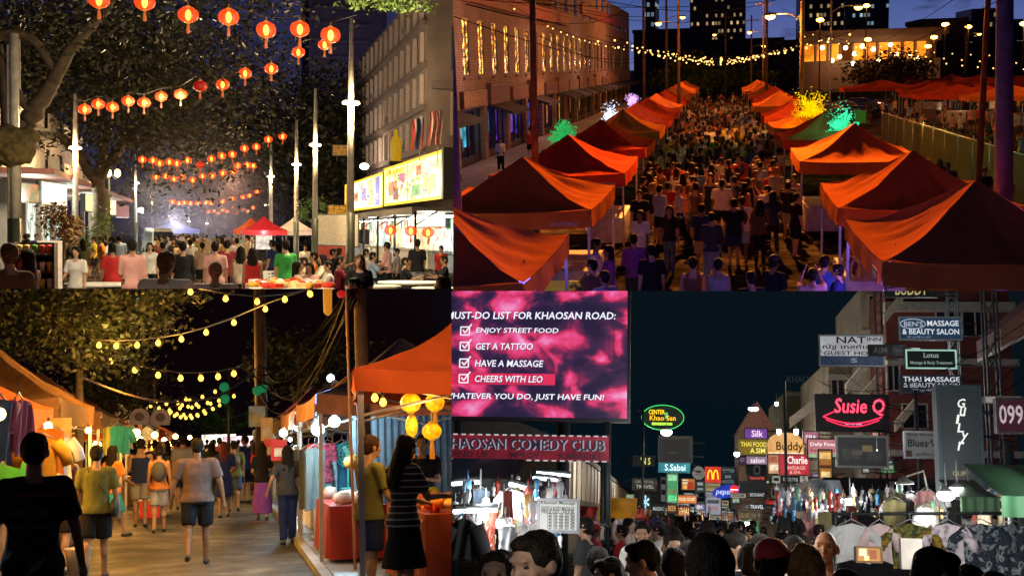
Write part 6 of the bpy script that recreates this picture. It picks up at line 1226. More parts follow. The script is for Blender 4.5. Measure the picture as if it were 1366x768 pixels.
# --- tents of the lane
oc = mat('lane_orange_canvas', (.55, .11, .02), .8, var=.2, nscale=3, spec=.15, bump=.5, bscale=5); tc_ = mat('tan_canvas', (.22, .11, .045), .85, spec=.15); bc = mat('blue_black_canvas', (.05, .05, .12), .8, spec=.2); pc = mat('peach_canvas', (.45, .20, .12), .8, spec=.2); rc = mat('dark_red_canvas', (.22, .03, .05), .8, spec=.2); wc = mat('white_canvas', (.55, .58, .62), .7, spec=.2)
def lt(x0, x1, y0, y1, ze, zp, m, label, seed, rz=0, vh=.32, sm=None):
 t = thing('canopy_tent', label, 'tent', ((x0+x1)/2, (y0+y1)/2, 0), R(rz), 'stall tents along the night lane'); c, v = tent_parts((x1-x0)/2, (y1-y0)/2, ze, zp, vh, seed, .22); part('canopy', c, m, t); part('valance', v, sm or m, t); tent_frame(t, (x1-x0)/2, (y1-y0)/2, ze, mat('tent_leg_white', (.5, .5, .5), .4, .3)); return t
lt(1.30, 4.3, 10.4, 14.0, 2.22, 3.15, oc, 'big orange tent hung with yellow lanterns at the right edge', 41, -6.5, .2)
lt(1.12, 3.9, 15.3, 19.6, 2.18, 3.05, bc, 'dark blue tent lit white from inside behind the telephone pole', 42, 0, .25, pc); lt(1.15, 3.9, 20.4, 25.6, 2.15, 3.0, pc, 'peach tent behind the dark blue tent', 43, 0, .3); lt(1.25, 4, 27, 33, 2.15, 3.1, tc_, 'tan tent further along the right stalls', 44); lt(1.3, 4.1, 35, 41, 2.15, 3.3, rc, 'dark red tent far along the right stalls', 45); lt(1.2, 4, 46, 54, 2.1, 3, wc, 'white lit tent at the far end of the right stalls', 46)
lt(-4.6, -1.85, 7.8, 10.6, 2.08, 2.9, wc, 'white and blue tent corner at the left edge of the lane', 51); lt(-5.2, -2.2, 12.2, 16.8, 2.12, 3.15, oc, 'orange tent behind the man in the black tee', 52); lt(-5.3, -2.25, 17.8, 22.4, 2.3, 3.45, tc_, 'brown peaked tent with a lit yellow side panel', 53); lt(-5.3, -2.3, 24.2, 29.5, 2.25, 3.2, tc_, 'brown tent behind the yellow side panel', 54); lt(-5.2, -2.3, 31, 36, 2.15, 3.0, oc, 'orange tent with round white emblems under it', 55); lt(-4.8, -2.3, 39, 45, 2.15, 3.1, wc, 'small white peaked tent far on the left', 56); lt(-4.8, -2.2, 48, 58, 2.1, 3, oc, 'far orange tent on the left of the lane', 57)
# bulbs with real positions
bulb3 = em('#ffbe48', 3.4, .05)
def bulbs_px(pts, d, label, r, group='bulb strings over the night lane', dslope=0., m=None, ext=True):
 r *= .86
 P = [Q3.at(px, py, d + dslope*i) for i, (px, py) in enumerate(pts)]; a = P[0]; t = thing('string_lights', label, 'string lights', a, 0, group); up = Vector((0, 0, r*1.9)); c = [p - a + up for p in P]
 if ext: c = [c[0]*2 - c[1] + Vector((0, 0, .05))] + c + [c[-1]*2 - c[-2] + Vector((0, 0, .08))]
 mm = MB(); mm.tube(c, .012, 5); part('cable', mm, metal_dark, t); b_ = MB(); b_.lathe([(.005, -r*1.2), (r*.7, -r*.9), (r, -r*.2), (r*.75, r*.6), (r*.4, r*1.1)], n=10); k = b_.mesh('bulb', m or bulb3); s_ = MB(); s_.lathe([(r*.42, r*1.05), (r*.45, r*1.9), (r*.2, r*2.1)], n=8); ks = s_.mesh('socket', metal_dark)
 for p in P: q = part('bulb', k, None, t, M=Matrix.Translation(p-a)); part('socket', ks, None, q)
 return P
PA = bulbs_px([(132, 460), (155, 461), (183, 460), (211, 457), (242, 452), (275, 443), (312, 430), (354, 412), (413, 391)], 17, 'longest golden bulb string rising to the telephone pole', .043)
bulbs_px([(254, 389), (301, 398), (343, 402), (380, 399), (414, 392)], 15.5, 'topmost golden bulb string', .042); bulbs_px([(147, 482), (180, 493), (211, 500), (241, 504), (268, 504), (291, 502), (312, 498)], 21, 'second golden bulb string sagging lower', .055)
for i, pts in enumerate(([(195, 531), (208, 535), (222, 538), (237, 537), (253, 534), (270, 529), (287, 522), (312, 528)], [(201, 541), (212, 544), (226, 547), (240, 544), (248, 532), (262, 539), (277, 537), (292, 534)], [(217, 548), (226, 551), (236, 552), (245, 553), (254, 554), (263, 553), (272, 548), (284, 545)], [(228, 549), (233, 554), (241, 556), (248, 557), (256, 557), (264, 554), (274, 551)], [(243, 540), (251, 542), (256, 543), (265, 542), (281, 538), (293, 540), (302, 531)])):
 bulbs_px(pts, 34 + i*7, '%s string of the far swag of golden bulbs' % ORD[i].replace('nearest', 'first'), .055 + .009*i)
for p in (PA[1], PA[4], PA[7]): light('POINT', p + Vector((0, -.3, -.2)), 150, (1, .46, .06), .15)
light('POINT', (-1.2, 22, 2.8), 420, (1, .46, .06), .3); light('POINT', (-.8, 38, 3.4), 620, (1, .55, .12), .3); light('POINT', (0, 55, 3.4), 260, (1, .7, .4), .3)  # lights added along the lane to warm the ground, no bulb of their own
# green balls
for px, py, d in ((299, 516, 30), (300, 532, 30), (343, 521, 30), (351, 518, 34)):
 mm = MB(); mm.sph((0, 0, 0), .115, 16, 0, 12); t = thing('green_lantern', '%s glowing green ball lantern over the lane' % {(299, 516): 'upper left', (300, 532): 'lower left', (343, 521): 'larger right hand', (351, 518): 'small right hand'}[(px, py)], 'lantern', Q3.at(px, py, d), 0, 'green ball lanterns'); part('globe', mm, em('#007a48', .7), t); mm = MB(); mm.tube([(0, 0, .11), (0, 0, .4)], .006, 4); part('cord', mm, metal_dark, t)
# yellow lanterns of the near stall
ly = mat('yellow_lantern', (.6, .35, .05), .5, emit=lin('#ffa800'), es=1.15, var=.6, nscale=16)
def ylan(px, py, d, rx, rz_, label, m=ly):
 t = thing('yellow_lantern', label, 'lantern', Q3.at(px, py, d), 0, 'yellow lanterns of the orange stall'); mm = MB(); n = 24; pr = [(.3, 1), (.62, .86), (.9, .5), (1, .1), (.97, -.25), (.75, -.75), (.35, -1)]; vs = []
 for r_, z in pr:
  for j in range(n): a_ = 2*math.pi*j/n; rr = r_*rx*(1-.12*(j % 2)); vs.append((rr*math.cos(a_), rr*math.sin(a_), z*rz_))
 mm.add(vs, [(i*n+j, i*n+(j+1) % n, (i+1)*n+(j+1) % n, (i+1)*n+j) for i in range(len(pr)-1) for j in range(n)], 0, True); part('globe', mm, m, t)
 mm = MB(); mm.lathe([(rx*.35, rz_), (rx*.35, rz_*1.25), (.02, rz_*1.3)], n=12); mm.lathe([(.02, -rz_*1.2), (rx*.33, -rz_*1.15), (rx*.33, -rz_*1.0)], n=12); mm.tube([(0, 0, rz_*1.2), (0, 0, rz_*1.2+.12)], .006, 4); part('cap', mm, em('#e88a10', .8), t); mm = MB(); mm.lathe([(.012, -rz_*1.2), (.022, -rz_*1.2-.05), (.026, -rz_*1.2-.17)], n=8); part('tassel', mm, em('#e07a10', .8), t)
ylan(548, 537, 11, .098, .085, 'upper left yellow lantern with a narrow one under it'); ylan(549, 568, 11.02, .058, .10, 'narrow lower left yellow lantern'); ylan(580, 536, 11.4, .095, .085, 'upper right yellow lantern'); ylan(576, 575, 11.4, .095, .075, 'squat lower right yellow lantern')
bulbs_px([(500, 530), (511, 536)], 11.5, 'pair of bare bulbs under the orange canopy', .042, ext=False); light('POINT', Q3.at(560, 560, 10.6), 30, (1, .55, .12), .2); light('POINT', Q3.at(505, 536, 11.2), 14, (1, .65, .25), .05)
# cool white lamps in the dark blue tent
for px, py, d, r_, lab in ((424, 572, 15.8, .085, 'dazzling blue white bulb on the tent post'), (446, 562, 17, .08, 'second dazzling blue white bulb inside the dark blue tent'), (378, 577, 22, .07, 'cool white lamp beside the peach tent post'), (396, 571, 24, .045, 'small cyan bulb in the peach tent'), (387, 586, 25, .04, 'tiny cyan bulb low in the peach tent'), (470, 601, 19.5, .07, 'cyan lamp behind the fan'), (441, 504, 30, .09, 'white street lamp above the dark blue tent')):
 mm = MB(); mm.sph((0, 0, 0), r_, 10, 0, 8); mm.tube([(0, 0, r_*.7), (0, 0, r_*1.6)], r_*.35, 8, 1); t = solo('white_bulb', mm, [em('#c8f4ff', 22, .02), metal_grey], lab, 'bulb', Q3.at(px, py, d), 0, 'cool white bulbs of the right stalls')
light('POINT', Q3.at(424, 574, 15.4), 170, (.45, .82, 1), .08); light('POINT', Q3.at(446, 566, 16.8), 150, (.45, .82, 1), .08); light('POINT', Q3.at(384, 578, 22), 150, (.4, .85, 1), .08); light('POINT', (1.6, 29, 1.9), 140, (.6, .9, 1), .1)
# poles and wires
def pole3(px0, py0, px1, d, r, m, label, zt=None):
 p = Q3.xg(px1, d, .0); q = Q3.at(px0, py0, d); q = p + (q-p)*1.25; mm = MB(); mm.tube([(0, 0, 0), (q-p)*.5, q-p], [r, r*.95, r*.88], 12); solo('utility_pole', mm, m, label, 'pole', p, 0, 'poles of the night lane')
pole3(480, 390, 491, 14.9, .088, wood_pole, 'thick dark telephone pole between the orange and blue tents'); pole3(462, 395, 474, 14.3, .018, mat('orange_pipe', (.5, .25, .12), .5), 'thin orange lit pipe leaning on the telephone pole'); pole3(346, 384, 350, 37, .19, wood_pole, 'distant leaning telephone pole'); pole3(305, 520, 305, 44, .06, metal_dark, 'thin far pole under the green balls'); pole3(206, 520, 207, 48, .05, metal_grey, 'thin far mast behind the bulb swag')
for i in range(11):
 a = Q3.at(466 + i*.8, 384 + i*2 - 4, 14.6); b_ = Q3.at(342 + rng.uniform(-6, 14), 484 + i*3.2, 37); mm = MB(); mm.tube(sag((0, 0, 0), b_-a, rng.uniform(.3, 1.3), 14), .010 + .006*(i % 3), 5); solo('telephone_cable', mm, mat('cable_black', (.008, .008, .01), 1., spec=0.) if i % 3 else cm('#2a201c'), 'sagging telephone cable, %s down in the bundle between the two poles' % ORD[i].replace('nearest', 'topmost'), 'cable', a, 0, 'telephone cables')
a = Q3.at(110, 503, 20); b_ = Q3.at(345, 488, 37); mm = MB(); mm.tube(sag((0, 0, 0), b_-a, .7, 14), .022, 5); solo('telephone_cable', mm, cm('#6a5248'), 'thick cable crossing from the left tree to the far pole', 'cable', a, 0, 'telephone cables')
mm = MB(); mm.lathe([(.02, -.24), (.05, -.2), (.055, .15), (.03, .24), (.01, .26)], n=10); solo('lamp_tube', mm, em('#c87a20', 1.0), 'tilted yellow glass lamp beside the pole top', 'lamp', Q3.at(437, 394, 14.5)); mm = MB(); mm.sph((0, 0, 0), .05, 10); solo('red_lamp', mm, em('#c01818', .8), 'small red lamp on the telephone pole top', 'lamp', Q3.at(455, 392, 14.2))
# trees
b = Q3.xg(103, 24); V = lambda px, py, d=24: Q3.at(px, py, d) - b
lm3 = mat('leaf_lane', (.05, .055, .014), .55, var=.5, nscale=1.5)
canopy('lane_tree', 'tree on the left whose leaves glow golden around a bulb', b, [(0, 0, 0), V(106, 520), V(103, 470)], [(V(60, 400), (1.9, 1.2, .8), 6500, .25), (V(165, 440, 19), (.75, .8, .55), 2000, .28), (V(20, 430), (1.0, 1.2, .7), 2600, .25), (V(130, 385), (2.0, 1, .5), 3200, .25), (V(215, 398, 20), (.7, .5, .22), 420, .3), (V(100, 470), (1.2, .7, .4), 700, .3)], lm3, .115, .1, 61, 'trees of the night lane', [((V(104, 480), V(130, 460), V(170, 440)), .05, .02), ((V(103, 475), V(80, 440), V(40, 410)), .06, .02)])
b = Q3.xg(150, 34); V = lambda px, py, d=34: Q3.at(px, py, d) - b
canopy('lane_tree', 'dark tree behind the brown tents on the left', b, [(0, 0, 0), V(150, 560), V(150, 520)], [(V(145, 520), (1.3, 1, .9), 1500, .28), (V(175, 500), (.5, .5, .4), 300, .3)], lm3, .2, .1, 62, 'trees of the night lane')
b = Q3.xg(395, 44); V = lambda px, py, d=44: Q3.at(px, py, d) - b
canopy('lane_tree', 'dim bluish tree behind the right tents', b, [(0, 0, 0), V(395, 560), V(400, 500)], [(V(385, 480), (1.5, 1, 1.2), 1100, .3), (V(420, 470), (1.6, 1, .8), 800, .3), (V(365, 450), (.6, .6, .5), 240, .3)], leaf_dark, .24, .1, 63, 'trees of the night lane', [((V(395, 550), V(385, 500), V(375, 470)), .05, .02), ((V(396, 550), V(410, 500), V(430, 480)), .05, .02)])
b = Q3.xg(300, 85); V = lambda px, py, d=85: Q3.at(px, py, d) - b
canopy('lane_tree', 'faint green tree at the end of the lane under the green balls', b, [(0, 0, 0), V(300, 570)], [(V(300, 557), (2.2, 1.5, 1.0), 900, .3)], leaf_green, .3, .15, 64, 'trees of the night lane'); light('POINT', Q3.at(300, 560, 80), 60, (.5, 1, .3), .2); light('POINT', Q3.at(400, 520, 38), 60, (.3, .8, .9), .2)
light('POINT', Q3.at(150, 455, 18.3), 26, (1, .66, .14), .1); light('POINT', Q3.at(60, 470, 20), 16, (1, .6, .2), .3)
# left stalls
for i, (y, x, e) in enumerate(((9.6, -2.3, 40), (15.2, -2.7, 110), (20.5, -2.8, 150), (27, -2.8, 180), (34, -2.8, 220), (43, -2.6, 260), (53, -2.4, 280))):
 nm = ['at the left edge', 'of the orange tent', 'of the brown peaked tent', 'of the second brown tent', 'under the round emblems', 'of the white peaked tent', 'at the far left'][i]
 light('POINT', (x, y, 1.85), e*1.9, (1, .50, .09) if i else (.7, .85, 1), .08)
 for k in range(3):
  mm = MB(); r_ = .05 if i < 3 else .09; mm.sph((0, 0, 0), r_, 8); mm.tube([(0, 0, r_*.7), (0, 0, r_*2)], r_*.3, 6, 1); solo('stall_bulb', mm, [em('#ffd070', 20, .03), metal_dark], '%s golden bulb %s' % (['low', 'middle', 'high'][k], nm), 'bulb', (x + .35*(k-1) + (.6 if i > 2 else .3), y - .9 + k*.5, 1.62 + .12*k), 0, 'golden bulbs of the left stalls')
 t = thing('stall_table', 'goods table %s' % nm, 'table', (-3.0, y, 0), 0, 'goods tables of the left stalls'); mm = MB(); drape(mm, -.6, .6, -1.5, 1.5, .05, .8); part('tablecloth', mm, [cm('#803020'), cm('#a07030'), cm('#604028')][i % 3] if False else cm(['#803020', '#a07030', '#604028'][i % 3]), t)
 k0 = {}
 for q in range(16):
  c = rng.choice(['#e0a030', '#c04020', '#e0d0b0', '#307050', '#d0c040']); pz = (-3.0 + rng.uniform(-.5, .5), y + rng.uniform(-1.3, 1.3), .801)
  if c in k0: dup(k0[c], pz, rng.uniform(0, 3))
  else: mm = MB(); mm.box((0, 0, .07), (.12, .16, .14)); mm.box((0, 0, .145), (.13, .17, .01), 1); k0[c] = solo('goods_box', mm, [cm(c), cm('#d8c8a0')], 'small %s goods box on the table %s' % ({'#e0a030': 'amber', '#c04020': 'red', '#e0d0b0': 'cream', '#307050': 'green', '#d0c040': 'yellow'}[c], nm), 'box', pz, 0, 'goods boxes of the left stalls')
def garment(name, label, loc, rz, c, w=.5, h=.7, sl=True, group=None, pat=None, sc=1.):
 t = thing(name, label, 'clothing', loc, rz, group, sc); mm = MB()
 mm.grid(lambda u, v: Vector(((u-.5)*w*(1 - .08*math.sin(math.pi*v)), .02*math.sin(u*13+v*3), -.05*abs(2*u-1) - v*h)), 10, 8); mm.grid(lambda u, v: Vector(((u-.5)*w*(1 - .08*math.sin(math.pi*v)), .07 + .02*math.sin(u*11+v*3), -.05*abs(2*u-1) - v*h)), 10, 8)
 if sl:
  for s_ in (-1, 1): mm.tube([(s_*w*.42, .035, -.07), (s_*w*.72, .035, -.2), (s_*w*.82, .035, -.32)], [.075, .07, .065], 8)
 part('shirt', mm, pat or cm(c, .85), t); mm = MB(); mm.tube([(-w*.4, .035, -.03), (0, .035, .05), (w*.4, .035, -.03)], .008, 5); mm.tube([(0, .035, .05), (0, .035, .12), (.025, .035, .14)], .005, 4); part('hanger', mm, metal_grey, t); return t
mm = MB(); mm.bx(-.5, .5, 0, .04, 0, 1.35); mm.bx(-.4, .4, -.02, -.002, .75, 1.3, 1); solo('side_panel', mm, [mat('yellow_panel', (.5, .36, .12), .7, var=.5, nscale=3), cm('#d8a84a')], 'lit yellow cloth panel hung at the end of the brown peaked tent', 'panel', (-2.55, 17.5, .65))
for i, (px, py, d, c) in enumerate(((55, 600, 14, '#e0a020'), (66, 588, 15, '#e08020'), (78, 598, 16, '#c0c0c0'), (158, 585, 24, '#208070'), (164, 586, 25, '#40b0a0'), (150, 586, 24, '#a0a040'), (172, 584, 28, '#d0d0a0'), (3, 548, 10.3, '#6080c0'), (30, 548, 12, '#c070a0'))): p = Q3.at(px, py-18, d); garment('hanging_cloth', '%s garment hanging %s' % ({'#e0a020': 'amber', '#e08020': 'orange', '#c0c0c0': 'grey', '#208070': 'dark teal', '#40b0a0': 'turquoise', '#a0a040': 'olive yellow', '#d0d0a0': 'pale', '#6080c0': 'blue', '#c070a0': 'pink'}[c], 'in the left stalls'), p, R(10*i), c, .34, .5, i % 2 == 0, 'garments of the left stalls')
for i, (px, py) in enumerate(((186, 557), (214, 558))):
 mm = MB(); n = 18; vs = [(-.22, 0, -.16)] + [(.24*math.cos(a), 0, .24*math.sin(a)*.95) for a in [math.pi - math.pi*k/n for k in range(n+1)]] + [(.22, 0, -.16)]; nn = len(vs); mm.add(vs + [(x, .03, z) for x, y, z in vs], [tuple(range(nn)), tuple(range(nn, 2*nn))[::-1]] + [(k, (k+1) % nn, nn+(k+1) % nn, nn+k) for k in range(nn)]); mm.lathe([(.11, 0), (.11, .01), (.07, .011)], n=14, m=1, T=Matrix.Translation((0, -.003, .03)) @ Matrix.Rotation(R(90), 4, 'X')); solo('emblem_board', mm, [cm('#b8a8a8'), cm('#70605c')], '%s rounded pale emblem board hung from the orange tent' % ['left', 'right'][i], 'sign', Q3.at(px, py, 30.8), 0, 'round emblem boards')
# right stalls: garments, mannequin, fan, tables
for i, (px, d, c, h) in enumerate(((405, 20, '#707880', 1.0), (413, 19, '#505860', 1.1), (421, 17.6, '#606460', 1.05), (398, 22, '#a08070', .8), (390, 24, '#704040', .8), (456, 19, '#2a6a88', .9), (463, 20, '#103040', .9), (372, 26, '#c08040', .6), (436, 20, '#303848', .8))):
 garment('hanging_cloth', '%s hanging under the right tents' % ['grey long cloth', 'dark grey long cloth', 'mottled grey long cloth', 'dusty pink cloth', 'maroon cloth', 'blue dress', 'dark blue dress', 'ochre cloth', 'slate coat'][i], Q3.at(px, 596 if i < 5 else 590, d), R(30 - i*7), c, .3 if i < 5 else .36, h*.82, False, 'garments of the right stalls')
t = thing('mannequin', 'shop mannequin in a red checked blouse under the dark blue tent', 'mannequin', Q3.xg(430, 18.5, .1)); G = human(fem=True, hair='none', top='tee', bottom='tights'); part('torso', remesh(G['skin'], .03, 1), None, t).data.materials.append(cm('#a0b0b8')); mm = remesh(G['shirt'], .03, 1); mm.materials.append(mat('red_check', (.55, .08, .14), .8, var=.9, nscale=18)); part('blouse', mm, None, t)
t = thing('desk_fan', 'turquoise caged fan behind the yellow goods', 'fan', Q3.at(465, 606, 18.6)); mm = MB()
for r_ in (.05, .10, .15, .19): mm.tube([(r_*math.cos(a*.393), -.04 if r_ < .19 else 0, r_*math.sin(a*.393)) for a in range(17)], .006, 4)
for a in range(12): mm.tube([(0, -.06, 0), (.19*math.cos(a*.5236), 0, .19*math.sin(a*.5236))], .004, 4)
part('cage', mm, cm('#60c8b8'), t); mm = MB()
for a in range(3): mm.box((.08*math.cos(a*2.09), .0, .08*math.sin(a*2.09)), (.13, .02, .06), ry=-a*2.09)
part('blades', mm, cm('#a0e0d8'), t); mm = MB(); mm.tube([(0, .06, 0), (0, .08, -.5)], .02, 8); mm.lathe([(.12, -.52), (.12, -.5), (.03, -.49)], (0, .08, 0), 12); part('stand', mm, cm('#60c8b8'), t)
mm = MB(); mm.sph((0, 0, 0), (.12, .12, .10), 16); mm.tube([(0, 0, .09), (0, 0, .15)], .015, 6); solo('paper_pumpkin', mm, mat('pumpkin', (.55, .30, .04), .6, var=.6, nscale=9), 'round yellow green paper lantern hanging beside the fan', 'lantern', Q3.at(471, 616, 15.5))
def table3(px, d, w, l, c, label, h=.78, cat='table', side=.1):
 t = thing('stall_table', label, cat, Q3.xg(px, d, side), 0, 'tables of the right stalls'); mm = MB(); drape(mm, -w, w, -l, l, .04, h, amp=.03, fr=7); part('tablecloth', mm, cm(c, .8), t); mm = MB(); mm.bx(-w+.05, w-.05, -l+.05, l-.05, h-.07, h-.035); part('table_top', mm, wood_pole, t); return t
table3(453, 21.5, .55, .8, '#c8c8d0', 'white topped table with a heap of yellow snacks'); table3(468, 16.2, .36, 1.1, '#8c2018', 'low table in a red patterned cloth beside the olive tee man', .68); table3(596, 12.2, .42, 1.3, '#8a3418', 'near table heaped with orange goods behind the striped woman', .80)
for i in range(60):
 p = Q3.xg(453, 21.5, .88) + Vector((rng.gauss(0, .16), rng.gauss(0, .22), 0)); r_ = (p - Q3.xg(453, 21.5, .88)).length; mm = MB()
 if i < 6: mm.sph((0, 0, .02), (.05, .04, .03), 7, 0, 5); kk = solo('snack', mm, cm('#d0b040'), 'yellow fried snack in the heap on the white topped table', 'snack', p, 0, 'snacks of the heap')
 else: dup(kk, p + Vector((0, 0, max(0, .14 - r_*.5))), rng.random()*3)
gm_ = [cm('#e06818'), cm('#f08a20'), cm('#b8b020'), cm('#d84810'), cm('#e8b860')]; KK = {}
for i in range(90):
 p = Q3.xg(596, 12.2, .90) + Vector((rng.uniform(-.38, .38), rng.uniform(-1.2, 1.2), 0)); k = rng.randrange(5)
 if k in KK: dup(KK[k], p + Vector((0, 0, rng.uniform(0, .07))), rng.random()*3, sc=rng.uniform(.7, 1.3))
 else: mm = MB(); mm.sph((0, 0, .03), (.055, .05, .035), 8, 0, 5) if k % 2 == 0 else mm.lathe([(.04, 0), (.05, .05), (.045, .055), (.01, .06)], n=10); KK[k] = solo('snack', mm, gm_[k], '%s snack on the near table of orange goods' % ['deep orange', 'bright orange', 'olive yellow', 'red orange', 'cream'][k], 'snack', p, 0, 'snacks on the near orange table')
t = thing('goods_basket', 'big orange lit basket among the orange goods', 'basket', Q3.xg(577, 11.2, .55) ); mm = MB(); mm.lathe([(.14, .0), (.20, .28), (.205, .30), (.17, .29), (.02, .22)], n=20); part('basket', mm, mat('orange_wicker', (.6, .22, .04), .7, var=.5, nscale=20), t)
for i in range(14):
 p = Q3.xg(468, 16.2, .78) + Vector((rng.uniform(-.28, .28), rng.uniform(-1, 1), 0))
 if i: dup(kk, p, rng.random()*3, sc=rng.uniform(.8, 1.3))
 else: mm = MB(); mm.lathe([(.02, 0), (.07, .01), (.09, .05), (.06, .12), (.02, .13)], n=9); kk = solo('wrapped_parcel', mm, cm('#b09080'), 'small wrapped parcel on the red cloth table', 'parcel', p, 0, 'parcels on the red cloth')
mm = MB(); mm.bx(0, 2.8, 0, .05, 0, 1.5);
for q in range(28): mm.bx(q*.1+.02, q*.1+.06, -.02, -.001, 0, 1.5)
solo('corrugated_wall', mm, mat('corrugated', (.12, .13, .15), .5, .4), 'dark corrugated metal wall behind the stall keeper', 'wall', Q3.xg(483, 16, .5) + Vector((0, 1.2, 0)))
for px, py, d, w, h, c, nm in ((372, 600, 24, .3, .4, '#b02828', 'red price poster in the peach tent'), (362, 598, 26, .3, .4, '#c84040', 'second red price poster in the peach tent'), (356, 572, 27, .25, .5, '#c8a878', 'pale bag hung in the tan tent'), (343, 555, 30, .4, .5, '#a0b0b8', 'white plastic bag hung by the far pole')): mm = MB(); mm.bx(-w/2, w/2, 0, .03, -h/2, h/2); mm.bx(-w*.3, w*.3, -.01, -.001, -h*.3, h*.1, 1); solo('poster', mm, [cm(c), cm('#c0b8b0')], nm, 'poster', Q3.at(px, py, d))
mm = MB(); mm.box((0, 0, .05), (.55, .6, .1)); solo('step_block', mm, concrete, 'low concrete block step on the pavement by the jeans woman', 'block', Q3.xg(404, 25, .1))
mm = MB(); mm.box((0, 0, .2), (.42, .3, .38)); mm.box((0, 0, .405), (.46, .34, .04), 1); solo('cool_box', mm, [cm('#c02818'), cm('#d8d0c8')], 'red and white cool box by the left stalls', 'box', Q3.xg(200, 28)); mm = MB(); mm.lathe([(.12, 0), (.16, .34), (.17, .36), (.15, .35), (.01, .3)], n=14); solo('bucket', mm, cm('#a8a098'), 'pale bucket at the feet of the maroon tee man', 'bucket', Q3.xg(104, 16))
mm = MB(); mm.bx(-1, 1, 0, .1, .9, 2.0); t = solo('lit_stall_row', mm, mat('far_glow', (.02, .02, .02), .5, emit=lin('#fff0d8'), es=2.2, var=.9, nscale=3), 'white glowing stall front at the far end of the lane', 'stall', Q3.xg(292, 75) + Vector((0, 0, .1)))
solo('lit_stall_row', MB().bx(-.9, .9, 0, .1, 1.0, 1.9), mat('far_glow_pink', (.02, .02, .02), .5, emit=lin('#ffd0d8'), es=1.8, var=.9, nscale=3), 'pinkish glowing stall front far along the right side', 'stall', Q3.xg(322, 62))
light('POINT', (-1.5, 13.5, 2.6), 150, (1, .62, .2), .2); light('POINT', (-.6, 6.2, 2.6), 7, (1, .7, .45), .2); light('SPOT', (.2, 7.6, 4.6), 900, (1, .5, .24), .3, aim=(2.6, 11.5, 2.6), spot=48, blend=.4)  # added fills for the near figures and a spot on the orange tent
# ============================================================ bottom right: crowded night road of neon signs
S[0] = Q4; rng = random.Random(44)
g = MB(); g.add([(-30, 2, 0), (40, 2, 0), (40, 400, 0), (-30, 400, 0)], [(0, 1, 2, 3)]); struct('road', g, asphalt)
frame_w = cm('#9aa0a0', .5); frame_d = cm('#20282a', .5)
def sign(x0, y0, x1, y1, d, bg, es, label, texts=(), frm='#303638', shape='rect', group=None, name='sign', depth=.18, marks=(), arm=None, lit=True, fw=.05, bgm=None, cat='sign'):
 """a board hung at its place along the road; texts and marks are given in fractions of the board"""
 c = Q4.at((x0+x1)/2, (y0+y1)/2, d); w = (x1-x0)*d/F/2*1.015; h = (y1-y0)*d/F/2*1.015; t = thing(name, label, cat, c, 0, group)
 box = MB(); fc = MB(); fr = MB()
 if shape == 'rect':
  box.bx(-w, w, 0, depth, -h, h); b = min(fw, h*.12); fc.bx(-w+b, w-b, -.012, -.001, -h+b, h-b)
  fr.bx(-w-.01, w+.01, -.03, -.001, -h-.01, -h+b-.002); fr.bx(-w-.01, w+.01, -.03, -.001, h-b+.002, h+.01); fr.bx(-w-.01, -w+b-.002, -.03, -.001, -h+b, h-b); fr.bx(w-b+.002, w+.01, -.03, -.001, -h+b, h-b)
 else:
  n = 32; pts = [(w*math.cos(a), h*math.sin(a)) for a in [2*math.pi*k/n for k in range(n)]] if shape == 'oval' else [(-w, -h)] + [(w*math.cos(a), -h*.1 + h*1.1*math.sin(a)) for a in [math.pi - math.pi*k/20 for k in range(21)]] + [(w, -h)]
  n = len(pts)
  def pr(mb, s, ya, yb): mb.add([(x*s, ya, z*s) for x, z in pts] + [(x*s, yb, z*s) for x, z in pts], [tuple(range(n)), tuple(range(n, 2*n))[::-1]] + [(k, n+k, n+(k+1) % n, (k+1) % n) for k in range(n)])
  pr(box, 1, 0, depth); pr(fc, .94, -.012, -.001); fr.tube([(x*.97, -.02, z*.97) for x, z in pts] + [(pts[0][0]*.97, -.02, pts[0][1]*.97)], min(w, h)*.035, 5)
 part('box', box, frame_d, t); f = part('face', fc, bgm or (em(bg, es, .25, 2.5) if lit else cm(bg, .6)), t); part('frame', fr, em(frm[1:], 1.4) if frm.startswith('*') else cm(frm, .5), t)
 for i, (u0, v0, u1, v1, c_, e_) in enumerate(marks):
  m = MB();
  if u1 < 0: u1 = -u1; m.tube([(-w+2*w*u0, -.02, h-2*h*v0), (-w+2*w*u1, -.02, h-2*h*v1)], min(w, h)*.06, 5)
  else: m.bx(-w+2*w*u0, -w+2*w*u1, -.020-.0012*i, -.016, h-2*h*v1, h-2*h*v0)
  part('printed_mark', m, em(c_, e_, .4, 5) if e_ else cm(c_), f)
 for i, (s_, u0, v0, u1, v1, c_, e_) in enumerate(texts):
  m = MB(); letters(m, s_, -w+2*w*u0, -w+2*w*u1, h-2*h*v1, h-2*h*v0, -.034 if not marks else -.05, slant=.0); part('lettering', m, em(c_, e_, .1) if e_ else mat('ink_'+c_.strip('#'), lin(c_), 1., spec=0.), f)
 m = MB(); s_ = 1 if (arm or ((x0+x1)/2 > 885)) == True else (arm if arm in (1, -1) else -1)
 m.tube([(s_*w*.9, depth*.5, h*.5), (s_*(w+.5), depth*.5+.1, h*.5)], .022, 5); m.tube([(s_*w*.9, depth*.5, -h*.5), (s_*(w+.5), depth*.5+.1, -h*.5)], .022, 5); d > 20 and part('bracket', m, frame_d, t)
 return t, f, w, h
